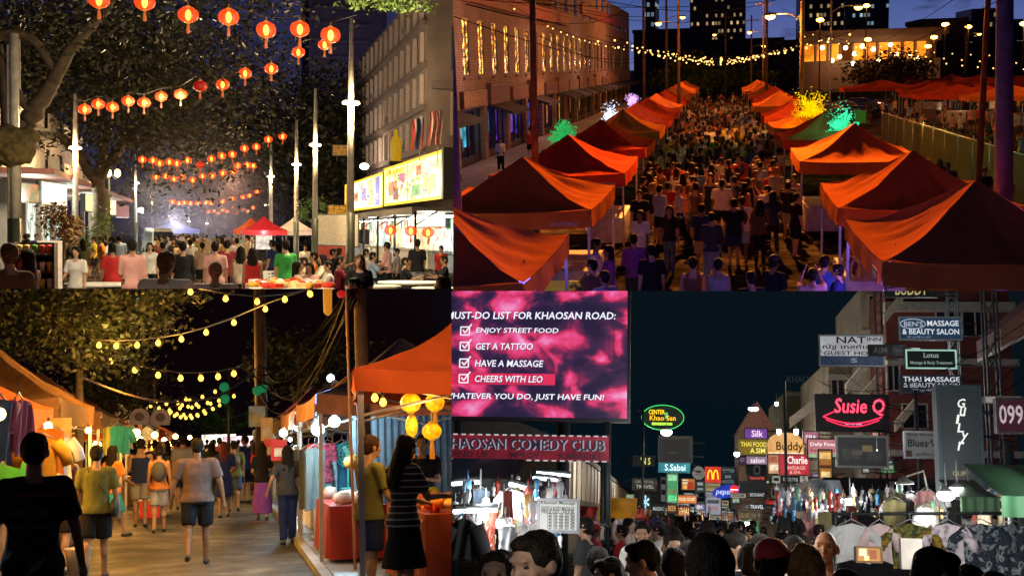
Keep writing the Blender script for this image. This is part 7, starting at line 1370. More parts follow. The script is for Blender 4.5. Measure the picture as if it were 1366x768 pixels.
# --- the big screen
def screen_mat():
 m = mat('screen_picture', (.01, .01, .01), .3); nt = m.node_tree; N = nt.nodes; L = nt.links; b = N['Principled BSDF']; tc = N.new('ShaderNodeTexCoord'); mp = N.new('ShaderNodeMapping'); mp.inputs['Scale'].default_value = (.55, 1, .75); mp.inputs['Location'].default_value = (3.1, 0, 1.7); L.new(tc.outputs['Object'], mp.inputs[0])
 n1 = N.new('ShaderNodeTexNoise'); n1.inputs['Scale'].default_value = 1.9; n1.inputs['Detail'].default_value = 4; n1.inputs['Distortion'].default_value = .45; L.new(mp.outputs[0], n1.inputs[0]); cr = N.new('ShaderNodeValToRGB'); L.new(n1.outputs[0], cr.inputs[0]); e = cr.color_ramp.elements
 e[0].position = .40; e[0].color = (*lin('#241c3c'), 1); e[1].position = .76; e[1].color = (*lin('#f4d8f0'), 1)
 for p_, c in ((.475, '#42264c'), (.515, '#8a2854'), (.56, '#e03a6c'), (.62, '#f0589a'), (.69, '#f49acb')): q = e.new(p_); q.color = (*lin(c), 1)
 n2 = N.new('ShaderNodeTexNoise'); n2.inputs['Scale'].default_value = 3.0; n2.inputs['Detail'].default_value = 3; L.new(mp.outputs[0], n2.inputs[0]); ad = N.new('ShaderNodeMath'); ad.operation = 'MULTIPLY_ADD'; L.new(n2.outputs[0], ad.inputs[0]); ad.inputs[1].default_value = .22; L.new(n1.outputs[0], ad.inputs[2]); sb = N.new('ShaderNodeMath'); sb.operation = 'SUBTRACT'; L.new(ad.outputs[0], sb.inputs[0]); sb.inputs[1].default_value = .125; L.new(sb.outputs[0], cr.inputs[0])
 L.new(cr.outputs[0], b.inputs['Emission Color']); b.inputs['Emission Strength'].default_value = .95; return m
d = 28; c = Q4.at(700, 470, d); k = d/F; t = thing('led_screen', 'huge pink glowing video screen with a white must do list', 'screen', c); X = lambda px: (px-700)*k; Zz = lambda py: -(py-470)*k
m = MB(); m.bx(X(560), X(842), 0, .35, Zz(562), Zz(370)); part('cabinet', m, cm('#181c20', .4), t); m = MB(); m.bx(X(562), X(838), -.03, -.001, Zz(557), Zz(374)); pic = part('picture', m, screen_mat(), t)
m = MB(); m.tube([(X(590), -.045, Zz(507)), (X(690), -.045, Zz(505)), (X(748), -.045, Zz(508))], [.17, .19, .07], 8); m2 = MB(); m2.bx(X(590), X(742), -.06, -.034, Zz(514), Zz(499)); part('brush_stroke', m2, em('#e02858', 1.0, .3), pic)
wt = em('#eef0ff', 1.15, .05)
def scr(s_, x0, x1, yb, yt, sl=.12): m_ = MB(); letters(m_, s_, X(x0)+.012, X(x1)+.012, Zz(yb)-.014, Zz(yt)-.014, -.066, 1, sl); letters(m_, s_, X(x0), X(x1), Zz(yb), Zz(yt), -.075, 0, sl); part('lettering', m_, [wt, em('#3a1838', .6)], pic)
scr('MUST-DO LIST FOR KHAOSAN ROAD:', 592, 822, 425, 415)
for i, (s_, x1, y) in enumerate((('ENJOY STREET FOOD', 745, 441), ('GET A TATTOO', 711, 462), ('HAVE A MASSAGE', 725, 485), ('CHEERS WITH LEO', 725, 506))):
 scr(s_, 633, x1, y+5, y-4); m_ = MB(); x0_, x1_, y0_, y1_ = 612, 624, y+6, y-5
 for a_, b_ in (((x0_, y0_), (x1_, y0_)), ((x1_, y0_), (x1_, y1_)), ((x1_, y1_), (x0_, y1_)), ((x0_, y1_), (x0_, y0_)), ((x0_+3, y-1), (x0_+6, y+3)), ((x0_+6, y+3), (x1_+3, y-9))): m_.tube([(X(a_[0]), -.075, Zz(a_[1])), (X(b_[0]), -.075, Zz(b_[1]))], .014, 4)
 part('tick_box', m_, wt, pic)
scr('WHATEVER YOU DO, JUST HAVE FUN!', 590, 807, 536, 526)
for px in (610, 755, 810): m = MB(); m.tube([(0, 0, 0), (0, 0, Q4.at(px, 560, d+.3).z)], .09, 8); part('post', m, frame_d, t, M=Matrix.Translation(Vector((Q4.at(px, 600, d+.5).x, d+.5, 0)) - c))
light('AREA', c + Vector((.3, -.4, 0)), 60, (1, .35, .7), aim=c + Vector((0, -10, -3)), size=(4.2, 3))
# banner
d = 27; c = Q4.at(706, 597, d); k = d/F; t = thing('club_banner', 'dark red comedy club banner with white dashed edges under the screen', 'banner', c); bw = (812-590)*k/2; bo = ((812+590)/2-706)*k
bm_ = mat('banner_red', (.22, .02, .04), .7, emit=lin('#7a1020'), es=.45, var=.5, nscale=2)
m = MB(); m.grid(lambda u, v: Vector((bo-bw+2*bw*u, .02*math.sin(u*22), (17-34*v)*k)), 24, 4); part('cloth', m, bm_, t)
m = MB()
for i in range(20):
 x_ = bo-bw + 2*bw*(i+.2)/20; m.bx(x_, x_+bw*.055, -.06, -.05, 15.6*k, 17.4*k); m.bx(x_, x_+bw*.055, -.06, -.05, -17.4*k, -15.6*k)
part('dashes', m, em('#d8d8d8', .75), t)
m = MB(); letters(m, 'KHAOSAN COMEDY CLUB', bo-bw+.02, (808-706)*k, -3.5*k, 11*k, -.085, 1); letters(m, 'KHAOSAN COMEDY CLUB', bo-bw-.01, (806-706)*k, -3*k, 11.5*k, -.095, 0); part('lettering', m, [em('#14142c', .8), em('#a8a8b8', .8)], t)
for s_, a_, b_ in (('STAND UP', 588, 652), ('IMPROV', 679, 720), ('KARAOKE', 746, 804)): m = MB(); letters(m, s_, (a_-706)*k, (b_-706)*k, -14*k, -6*k, -.085); part('lettering', m, em('#20142a', .5), t)
light('POINT', Q4.at(700, 590, 25.5), 8, (1, .5, .6), .5)
# price board
t, f, w, h = sign(718, 667, 771, 708, 11.6, '#d8d8d4', .95, 'white massage price board crowded with rows of small print', [('Khaosan Massage', .08, .05, .92, .17, '#303030', .0)], '#808488', arm=1, name='price_board')
m = MB()
for r_ in range(7):
 z = h - 2*h*(.28 + r_*.095)
 if r_ in (0, 1): letters(m, ['FOOT & BODY MASSAGE', 'PRICE LIST / HOUR'][r_], -w*.8, w*.8, z-.018, z+.02, -.034)
 else:
  for q, s_ in enumerate(('120', '150', '200', '350', '400')): letters(m, s_, -w*.5 + q*w*.28, -w*.5 + q*w*.28 + w*.2, z-.022, z+.022, -.034)
part('price_rows', m, cm('#282828'), f)
# --- signs further down, left to right
SG = [  # x0 y0 x1 y1 d bg es label texts marks kw
(856, 540, 912, 573, 52, '#06200c', .5, 'green ringed oval neon sign with yellow lettering', [('CENTER', .18, .20, .55, .38, '#ffd820', 1.6), ('Khao San', .2, .42, .8, .62, '#ffc020', 1.5)], [(.25, .70, .72, .80, '#b8ff40', 1.4), (.55, .3, .62, .55, '#50e080', .9)], dict(shape='oval', frm='*#38d868')),
(879, 582, 923, 616, 50, '#0a0c0e', .2, 'dark rounded sign frame below the oval neon', [], [(.05, .03, .95, .10, '#50483c', .5), (.9, .1, .96, .85, '#4a4a48', .4), (.08, .1, .12, .85, '#3c3c3c', .4), (.3, .62, .55, .66, '#606060', .5)], dict(frm='#3a3c3a')),
(879, 616, 920, 630, 60, '#3a9aa8', .8, 'turquoise sign with white script', [('S.Sabai', .2, .2, .85, .8, '#e8ffff', 1.3)], [], dict(frm='#80d8e0')),
(845, 608, 873, 621, 46, '#0c1010', .3, 'small black sign reading NS in yellow', [('\'N S', .35, .15, .8, .85, '#e0e070', 1.1)], [], {}),
(844, 638, 875, 653, 48, '#30302c', .5, 'faded dark brown sign with two pale text rows', [('ORIENTAL', .1, .15, .9, .42, '#a0988a', .7), ('TRAVEL', .15, .55, .9, .85, '#c8c4bc', .7)], [], dict(frm='#50504c')),
(890, 632, 904, 669, 62, '#50b070', .75, 'tall green sign with red figures', [('24', .2, .55, .8, .66, '#c02010', .9)], [(.1, .05, .9, .25, '#a0e8b0', .9), (.1, .75, .9, .95, '#70e898', 1)], dict(frm='#a0d8b0')),
(881, 636, 889, 669, 60, '#787878', .5, 'narrow grey sign hanging beside the tall green one', [], [(.2, .1, .8, .3, '#202020', 0), (.2, .5, .8, .7, '#303030', 0)], {}),
(924, 622, 940, 639, 68, '#787870', .7, 'round grey emblem sign', [], [(.3, .35, .7, .5, '#302c28', 0), (.25, .6, .75, .66, '#403c38', 0)], dict(shape='oval', frm='#a0a098')),
(941, 623, 961, 643, 66, '#d01808', 1.1, 'red restaurant sign with a yellow letter M', [], [], dict(frm='#e84020')),
(941, 644, 961, 655, 66, '#a89868', .7, 'tan sign right under the red one', [('BURGERS', .1, .3, .9, .6, '#503818', 0)], [], {}),
(909, 638, 927, 653, 64, '#d87828', .8, 'orange and cream picture sign', [], [(.1, .1, .5, .5, '#f8e0b0', 1), (.45, .3, .9, .9, '#b83818', .8), (.15, .6, .4, .9, '#f0c070', 1)], {}),
(928, 641, 940, 656, 70, '#283034', .5, 'dark sign with two pale arrows', [], [(.2, .15, .8, .4, '#98a8a8', .8), (.2, .55, .8, .8, '#88989a', .8)], {}),
(962, 623, 981, 646, 72, '#142428', .45, 'dark teal sign with faint white writing', [('TATTOO', .1, .12, .9, .3, '#90a8b0', .7), ('BAR', .3, .45, .7, .62, '#90a8b0', .7), ('HOSTEL', .1, .72, .9, .9, '#788c90', .7)], [], {}),
(941, 656, 962, 686, 65, '#a8a8b8', .7, 'pale lilac sign with small red print', [('ROOMS', .1, .1, .9, .25, '#383850', 0), ('POOL', .2, .62, .8, .78, '#c02818', .8)], [(.15, .35, .85, .5, '#606878', 0)], {}),
(904, 660, 929, 671, 62, '#d87010', 1, 'bright orange strip sign', [('FOOD COURT', .08, .3, .92, .7, '#fff0c0', 1.2)], [], {}),
(927, 672, 940, 680, 66, '#9888c0', .7, 'small lilac sign beneath the round emblem', [('SPA', .2, .2, .8, .8, '#ffffff', 1)], [], {}),
(904, 675, 920, 688, 60, '#c06030', .7, 'small coral sign under the bright orange strip', [('THAI', .1, .2, .9, .8, '#ffe0a0', 1)], [], {}),
(890, 671, 903, 684, 61, '#503028', .5, 'small brown sign under the tall green one', [('BEER', .1, .25, .9, .75, '#e0a060', .9)], [], {}),
(854, 660, 868, 680, 56, '#162020', .4, 'dark sign with a pale blue star figure', [('*', .15, .0, .85, .9, '#a8e0f0', 1.2)], [], {}),
(870, 672, 888, 684, 58, '#202826', .4, 'small dark sign near the star', [('MASSAGE', .08, .3, .92, .7, '#c0c8c0', .8)], [], {}),
(963, 684, 978, 694, 64, '#b07848', .7, 'small tan sign low in the middle', [('PAD THAI', .08, .3, .92, .7, '#402010', 0)], [], {}),
(963, 667, 972, 674, 68, '#a89878', .7, 'tiny cream sign beside the blue oval', [], [(.2, .3, .8, .6, '#403020', 0)], {}),
(975, 660, 989, 672, 66, '#243c30', .5, 'tiny green edged sign below the blue oval', [('BAR', .2, .2, .8, .8, '#d0e0c0', .8)], [], {}),
(994, 571, 1023, 585, 60, '#7a48a0', .9, 'purple sign with white curling letters', [('Silk', .3, .2, .8, .8, '#ffd0f0', 1.3)], [], {}),
(984, 585, 1026, 607, 58, '#8a7418', .7, 'dull yellow sign with bright writing', [('THAI FOOD', .12, .2, .9, .48, '#ffe860', 1.1), ('A.SIM', .4, .55, .85, .85, '#fff070', 1.1)], [], dict(frm='#606048')),
(1024, 577, 1072, 606, 54, '#e8a858', 1.0, 'orange arched sign reading Buddy', [('Buddy', .25, .42, .95, .9, '#3c3424', 0)], [(.05, .88, .95, .93, '#fff0d0', 1.2)], dict(shape='arch', frm='#f8d0a0')),
(1072, 575, 1092, 592, 52, '#c87890', .7, 'pink sign right of the orange arch', [('SPA', .15, .3, .85, .7, '#fff0f4', 1)], [], {}),
(1078, 585, 1118, 611, 50, '#d88890', .8, 'salmon picture sign with pale letters', [('Daily Food', .1, .2, .9, .42, '#fff4f0', 1.1), ('Restaurant', .1, .5, .9, .66, '#a03030', .7)], [(.05, .75, .95, .95, '#a8c898', .8)], {}),
(985, 608, 995, 620, 60, '#50304c', .5, 'small plum sign beside the yellow sign', [], [(.2, .2, .8, .6, '#806080', .7)], {}),
(996, 608, 1023, 619, 58, '#b090a8', .7, 'pale mauve sign under the yellow sign', [('salon', .2, .2, .85, .8, '#fff0ff', 1)], [], {}),
(1024, 606, 1040, 632, 53, '#e0a878', .8, 'cream photo panel left of the red script sign', [], [(.1, .1, .8, .4, '#c06848', .8), (.2, .5, .9, .8, '#f8e0c0', 1)], {}),
(1040, 606, 1079, 633, 52, '#c83040', .9, 'red sign with white script and two text rows', [('Charlie', .28, .1, .92, .46, '#fff0e8', 1.3), ('MASSAGE', .22, .55, .85, .72, '#ffc0b0', 1), ('& SPA', .35, .77, .7, .93, '#ffc0b0', 1)], [], dict(frm='#e87068')),
(996, 620, 1022, 633, 60, '#101418', .3, 'dark round loudspeaker like sign', [('O', .35, .0, .7, 1, '#505860', .6)], [], {}),
(998, 633, 1022, 642, 58, '#201014', .4, 'black sign with small red and white words', [('THAI HOTEL', .1, .3, .9, .7, '#e8604c', 1)], [], {}),
(1030, 634, 1041, 644, 53, '#b0b0a0', .7, 'small white sign under the cream photo panel', [], [(.2, .3, .8, .7, '#403828', 0)], {}),
(1043, 635, 1066, 643, 53, '#101418', .3, 'black strip with faint pub lettering', [('ROCK PUB', .1, .2, .9, .8, '#b0b8b8', .8)], [], {}),
(1067, 634, 1078, 643, 52, '#c0b8b0', .7, 'tiny pale square sign at the end of the strip', [('S', .3, .1, .7, .9, '#202020', 0)], [], {}),
(988, 642, 1021, 656, 57, '#26282c', .4, 'large blank charcoal sign', [], [], {}),
(1031, 652, 1076, 662, 52, '#0c1416', .3, 'long black sign with a white outline reading PENSION', [('PENSION', .2, .22, .75, .75, '#c8d0d0', .9)], [], dict(frm='#a0a8a0')),
(1022, 665, 1043, 673, 54, '#280808', .5, 'low black sign with red script', [('Coca-Cola', .05, .15, .95, .85, '#e83018', 1.2)], [], {}),
(1000, 656, 1020, 663, 57, '#141a1c', .3, 'slim dark sign with white capitals', [('RESTAURANT', .05, .2, .95, .8, '#c8d0d0', .9)], [], {}),
(1000, 672, 1019, 679, 56, '#182020', .3, 'slim dark sign with bold white capitals', [('TRAVEL', .05, .15, .95, .85, '#e0e8e8', 1)], [], {}),
(986, 680, 1015, 694, 52, '#5a4a30', .6, 'brown ornamented sign over the lit entrance', [('SILVER SHOP', .08, .3, .92, .7, '#a89060', .7)], [], dict(frm='#908468')),
(1030, 676, 1051, 697, 50, '#7a7090', .6, 'lilac grey board with a grid of small marks', [], [(.1+.2*(q % 4), .08+.2*(q//4), .24+.2*(q % 4), .18+.2*(q//4), '#c0b8d8', .9) for q in range(16)], {}),
(1092, 600, 1110, 640, 48, '#b87830', .8, 'tall amber pillar sign right of the red script sign', [], [(.1, .1, .9, .3, '#f0c070', 1), (.1, .5, .9, .6, '#602c10', .6), (.2, .7, .8, .9, '#f8d890', 1)], {}),
(1060, 644, 1098, 651, 50, '#584840', .6, 'long dim brown strip of tiny letters', [('INTERNET CAFE BOOKS', .03, .2, .97, .8, '#b0a090', .8)], [], {}),
]
for (x0, y0, x1, y1, d, bg, es, lab, tx, mk, kw) in SG:
 kw.setdefault('group', 'shop signs crowding the middle of the road'); t, f, w, h = sign(x0, y0, x1, y1, d, bg, es, lab, tx, marks=mk, **kw)
 if 'letter M' in lab:
  m = MB()
  for s_ in (-1, 1): m.tube([(s_*w*.36 - w*.30*math.cos(a), -.03, -h*.55 + h*1.15*math.sin(a)) for a in [math.pi*q/12 for q in range(13)]], w*.075, 6)
  part('emblem', m, em('#ffc400', 1.8), f)
wd = ['BAR', 'THAI', 'ROOM', 'TAILOR', 'PUB', 'SPA', 'HOTEL', 'TOUR', 'CAFE', 'OPEN', 'LAUNDRY', 'TATTOO', 'PIZZA', 'DRINKS', 'BOOKS', 'SILVER']; hn_ = {'#c0b8a8': 'pale', '#a83020': 'red', '#204858': 'teal', '#b87020': 'amber', '#303438': 'charcoal', '#3860a0': 'blue', '#508050': 'green', '#6c4880': 'purple', '#707478': 'grey'}
for i in range(74):
 if i < 44: px, py, d = rng.uniform(846, 984), rng.uniform(655, 700), rng.uniform(72, 105)
 elif i < 62: px, py, d = rng.uniform(986, 1100), rng.uniform(640, 700), rng.uniform(56, 84)
 else: px, py, d = rng.uniform(1060, 1200), rng.uniform(560, 668), rng.uniform(46, 49)
 w_, h_ = rng.uniform(5, 13), rng.uniform(3.5, 9); c = rng.choice(list(hn_)); q = rng.choice(wd)
 sign(px-w_, py-h_/2, px+w_*.6, py+h_/2, d, c, rng.uniform(.3, .8), 'small %s sign reading %s %s' % (hn_[c], q, 'far down the left row' if px < 930 else 'far down the middle' if px < 985 else 'in the right row' if px < 1060 else 'on the right hand facades'), [(q, .12, .25, .88, .75, '#e8e4d8' if c not in ('#c0b8a8', '#707478') else '#302820', .8 if c not in ('#c0b8a8', '#707478') else 0)], group='small signs of the neon road')
t = thing('cola_sign', 'blue oval soft drink sign with a red and white ball', 'sign', Q4.at(969, 655, 60), R(0)); k = 60/F; m = MB(); n = 28
o_ = [(18*k*math.cos(a), 8.5*k*math.sin(a) + 3*k*math.cos(a)) for a in [2*math.pi*q/n for q in range(n)]]; m.add([(x, 0, z) for x, z in o_] + [(x, .15, z) for x, z in o_], [tuple(range(n)), tuple(range(n, 2*n))[::-1]] + [(q, n+q, n+(q+1) % n, (q+1) % n) for q in range(n)]); f = part('oval', m, em('#1838b8', .9, .3), t)
m = MB(); letters(m, 'pepsi', -14*k, 4*k, -6*k, 3*k, -.03, 0, .2); part('lettering', m, em('#c0d0ff', 1.2), f); m = MB(); m.lathe([(5.6*k, 0), (5.6*k, .04), (.01, .05)], n=20, T=Matrix.Translation((10*k, -.03, 3*k)) @ Matrix.Rotation(R(90), 4, 'X')); part('red_ball', m, em('#e82820', 1.1), f); m = MB(); m.box((10*k, -.085, 2.4*k), (10*k, .01, 1.6*k)); part('white_wave', m, em('#ffe8f0', 1.3), f)
# right-hand big signs
GR = 'large signs of the right hand facades'
sign(1095, 447, 1177, 488, 44, '#a0a0a4', .95, 'white guest house sign with maroon lettering and a blue lower band', [('NAT', .27, .06, .72, .27, '#481018', 0), ('INN', .74, .08, .95, .2, '#5a4448', 0), ('ณัฐ เกสท์เฮาส์', .05, .30, .95, .48, '#302838', 0), ('GUEST HOUSE', .07, .52, .98, .64, '#381018', 0), ('S', .48, .74, .58, .88, '#98a8c0', .7)], '#7c7c80', group=GR, marks=[(.02, .67, .98, .97, '#1c3458', .5)], arm=1)
sign(1160, 460, 1206, 474, 40, '#141414', .3, 'small dark sign overlapping the guest house sign', [('AIM', .12, .2, .5, .8, '#505050', .6), ('Sp', .65, .25, .85, .75, '#484848', .6)], group=GR, arm=1)
t, f, w, h = sign(1202, 423, 1280, 453, 36, '#24405e', .6, 'blue sign reading MASSAGE & BEAUTY SALON', [("BEN'S", .08, .2, .38, .42, '#b8c8d8', .8), ('MASSAGE', .45, .16, .95, .40, '#dce4ec', .95), ('& BEAUTY SALON', .05, .52, .95, .76, '#dce4ec', .95), ('マッサージ', .12, .83, .5, .93, '#a8b8c8', .7)], '#a8b4bc', group=GR, arm=1)
m = MB(); m.tube([(-w*.56 + w*.40*math.cos(a*.35), -.04, h*.38 + h*.42*math.sin(a*.35)) for a in range(19)], .012, 4); part('ring', m, em('#b8c8d8', .8), f)
sign(1211, 467, 1273, 491, 36, '#0c1c1a', .35, 'dark green sign with a thin pale outline and script', [('Lotus', .35, .15, .65, .42, '#a8b8b0', .7), ('Massage & Body Treatment', .08, .6, .92, .82, '#a0b0a8', .7)], '*#88b0a0', group=GR, arm=1)
sign(1203, 501, 1280, 524, 35, '#161e2c', .4, 'dark sign reading THAI MASSAGE & BEAUTY SALON', [('THAI MASSAGE', .06, .08, .96, .36, '#d8dce4', .95), ('& BEAUTY SALON', .06, .42, .96, .68, '#b8bcc8', .8), ('マッサージ', .2, .76, .75, .92, '#a0a8b4', .7)], '#4c5560', group=GR, arm=1)
sign(1182, 384, 1249, 396, 34, '#0c0c0c', .3, 'black sign cut off at the top with yellow scalloped letters', [('BUDDY', .2, -.3, .8, .8, '#c8b878', .8)], '#505050', group=GR, arm=1)
t, f, w, h = sign(1091, 527, 1182, 574, 38, '#060608', .2, 'black sign with pink red neon script Susie Q', [], '#101214', group=GR, arm=1, depth=.3)
m = MB(); letters(m, 'Susie Q', -w*.5, w*.86, -h*.15, h*.78, -.05, 0, .12); part('neon_script', m, em('#ff4868', 2.0, .2, 5), f)
m = MB(); letters(m, 'Susie Q', -w*.52, w*.88, -h*.20, h*.83, -.042, 0, .12); part('neon_halo', m, em('#c01028', .9, .2, 5), f)
m = MB(); m.tube([(-w*.8 + 1.6*w*q/16, -.05, -h*.22 - h*.35*math.sin(math.pi*q/16)) for q in range(17)], .022, 5); m.tube([(-w*.72 + 1.45*w*q/16, -.05, -h*.38 - h*.36*math.sin(math.pi*q/16)) for q in range(17)], .018, 5); m.tube([(-w*.8, -.05, -h*.22), (-w*.5, -.05, h*.05)], .02, 5); part('neon_swoosh', m, em('#ff3058', 1.7), f); m = MB(); letters(m, 'GO GO BAR', -w*.2, w*.25, -h*.66, -h*.56, -.055); part('lettering', m, em('#ffb0e0', 1.3), f)
sign(1118, 582, 1182, 622, 34, '#1c1c1c', .35, 'dark framed picture board of a dim bar interior', [], '#70706c', group=GR, arm=1, marks=[(.12, .4, .45, .75, '#3c3a34', .5), (.5, .3, .7, .5, '#7a7038', .6), (.6, .5, .9, .8, '#34343a', .5), (.3, .45, .5, .6, '#585450', .5)], name='picture_board')
t, f, w, h = sign(1208, 576, 1253, 610, 30, '#787878', .5, 'grey sign with outlined letters Blues', [('live music', .1, .06, .9, .18, '#303030', 0), ('Blues W', .1, .3, .98, .58, '#1c2c34', 0), ('gallery', .3, .78, .85, .92, '#404040', 0)], '#a0a0a0', group=GR, arm=1, marks=[(.04, .72, .2, .95, '#4c3c20', 0)])
t, f, w, h = sign(1254, 518, 1308, 652, 22, '#10282c', .35, 'tall dark teal sign with a twisting white emblem', [('CLIFF', .28, .80, .66, .84, '#b8a878', .8), ('bar', .4, .87, .55, .895, '#806848', .6)], '#283c40', group=GR, arm=1, depth=.35)
m = MB()
for i, (s_, z0, sx_) in enumerate((('G', .58, .30), ('u', .42, .22), ('l', .28, .10), ('L', .12, .26), ('y', -.06, .26), ('r', -.22, .22))): letters(m, s_, (-.12 + .10*math.sin(i*2))*w, (-.12 + .10*math.sin(i*2) + sx_*1.15)*w, (z0-.0)*h, (z0+.17)*h, -.04, 0, .2)
part('twisted_letters', m, em('#e8f0e8', 1.2), f)
t, f, w, h = sign(1332, 532, 1380, 576, 19, '#4a1424', .45, 'dark plum sign at the right edge with a telephone number', [('099-456', .05, .2, 1.4, .75, '#d0b8c4', .8)], '#585058', group=GR, arm=1)
sign(1316, 529, 1360, 537, 20, '#b0a8a0', .6, 'pale strip above the telephone number sign', [], '#706860', group=GR, arm=1)
t = thing('roof_letters', 'faint unlit rooftop letters against the night sky', 'sign', Q4.at(1050, 510, 70)); m = MB(); letters(m, 'KHAOSAN', 0, 46*70/F, 0, 9*70/F); part('lettering', m, em('#1c3030', .6), t); m = MB(); m.tube([(0, .05, -.1), (2, .05, -.1)], .03, 5); part('rail', m, frame_d, t)  # faint visibility of the letters is put in as emission
# --- buildings
redw = mat('red_plaster', (.22, .05, .04), .8, var=.35, nscale=.8); whi = cm('#b8b0a8', .7)
def facade(name, x0, x1, y0, d, depth, m, label, wins=(), wcol=None, ledges=()):
 a = Q4.at(x0, y0, d); b = Q4.at(x1, y0, d); t = thing(name, label, 'building', ((a.x+b.x)/2, d, 0)); w = (b.x-a.x)/2; mb = MB(); mb.bx(-w, w, 0, depth, 0, a.z); part('wall', mb, m, t); k = d/F; cx = (x0+x1)/2
 for (wx0, wy0, wx1, wy1) in wins:
  q0 = Q4.at(wx0, wy1, d); q1 = Q4.at(wx1, wy0, d); X0, X1, Z0, Z1 = q0.x-t.location.x if False else q0.x-(a.x+b.x)/2, q1.x-(a.x+b.x)/2, q0.z, q1.z
  f = MB(); s_ = .06; f.bx(X0-s_, X1+s_, -.09, -.002, Z0-s_, Z0); f.bx(X0-s_, X1+s_, -.09, -.002, Z1, Z1+s_); f.bx(X0-s_, X0, -.09, -.002, Z0, Z1); f.bx(X1, X1+s_, -.09, -.002, Z0, Z1); f.bx((X0+X1)/2-.03, (X0+X1)/2+.03, -.07, -.002, Z0, Z1); fo = part('window', f, whi, t); f = MB(); f.bx(X0, X1, -.03, -.002, Z0, Z1); part('pane', f, wcol or dark_glass, fo)
 for (ly, hh, out) in ledges:
  q = Q4.at(x0, ly, d).z; f = MB(); f.bx(-w-.1, w+.1, -out, -.002, q-hh, q); part('ledge', f, whi, t)
 return t
facade('red_building', 1180, 1345, 380, 50, 14, redw, 'dark red facade with white framed windows behind the massage signs', [(1250, 409, 1272, 445), (1285, 409, 1316, 447), (1205, 540, 1235, 570), (1185, 480, 1198, 520)], None, [(405, .35, .5), (480, .25, .6), (600, .25, .5)])
facade('cream_building', 1105, 1182, 480, 58, 12, mat('tan_plaster', (.30, .24, .17), .8, var=.3, nscale=.8), 'tan building with a stepped outline behind the guest house sign', [(1110, 505, 1125, 530), (1150, 500, 1170, 530), (1155, 620, 1175, 660)], None, [(500, .25, .4)])
facade('tan_tower', 1148, 1180, 384, 54, 8, mat('tan_plaster2', (.34, .29, .22), .8, var=.3, nscale=.8), 'narrow tan tower behind the top of the guest house sign', [(1160, 395, 1172, 420)], None, [(440, .2, .2)])
facade('olive_house', 1048, 1106, 521, 74, 12, mat('olive_plaster', (.26, .22, .12), .8, var=.3, nscale=.8), 'olive brown house with a pale roof edge above the orange arch', [(1080, 530, 1095, 548)], None, [(524, .2, .5)])
facade('low_shops', 1098, 1366, 636, 38, 10, mat('dark_shop', (.05, .045, .045), .8), 'dark shop fronts filling the right side behind the stalls', [(1190, 645, 1210, 665)], None, [])
facade('low_shops', 985, 1100, 640, 90, 10, mat('dark_shop', (.05, .045, .045), .8), 'dark shop row behind the cluster of signs', [], None, [])
facade('low_shops', 846, 900, 640, 80, 10, mat('dark_shop', (.05, .045, .045), .8), 'dark shop row on the left behind the oval neon', [], None, []); facade('end_block', 890, 995, 672, 150, 10, mat('dark_shop', (.05, .045, .045), .8), 'dark block closing the far end of the neon road', [(905, 678, 915, 686), (930, 678, 940, 686), (955, 678, 965, 686)], em('#d8c8a0', .6), [])
# gabled roof house
t = thing('gabled_house', 'small house with a gabled tiled roof under the white street lamp', 'building', Q4.at(1005, 690, 68)); k = 68/F; t_z = 1.85; m = MB(); m.bx(-16*k, 26*k, 0, 5, -1.9, 115*k); part('wall', m, mat('brown_wall', (.16, .10, .07), .8), t); m = MB(); m.add([(-18*k, -.3, 112*k), (6*k, -.3, 150*k), (30*k, -.3, 112*k), (-18*k, 5.3, 112*k), (6*k, 5.3, 150*k), (30*k, 5.3, 112*k)], [(0, 2, 1), (3, 4, 5), (0, 1, 4, 3), (1, 2, 5, 4), (0, 3, 5, 2)]); part('roof', m, mat('rust_roof', (.25, .10, .07), .8), t)
for a_, b_ in (((1038, 553), (1082, 524)), ): pass
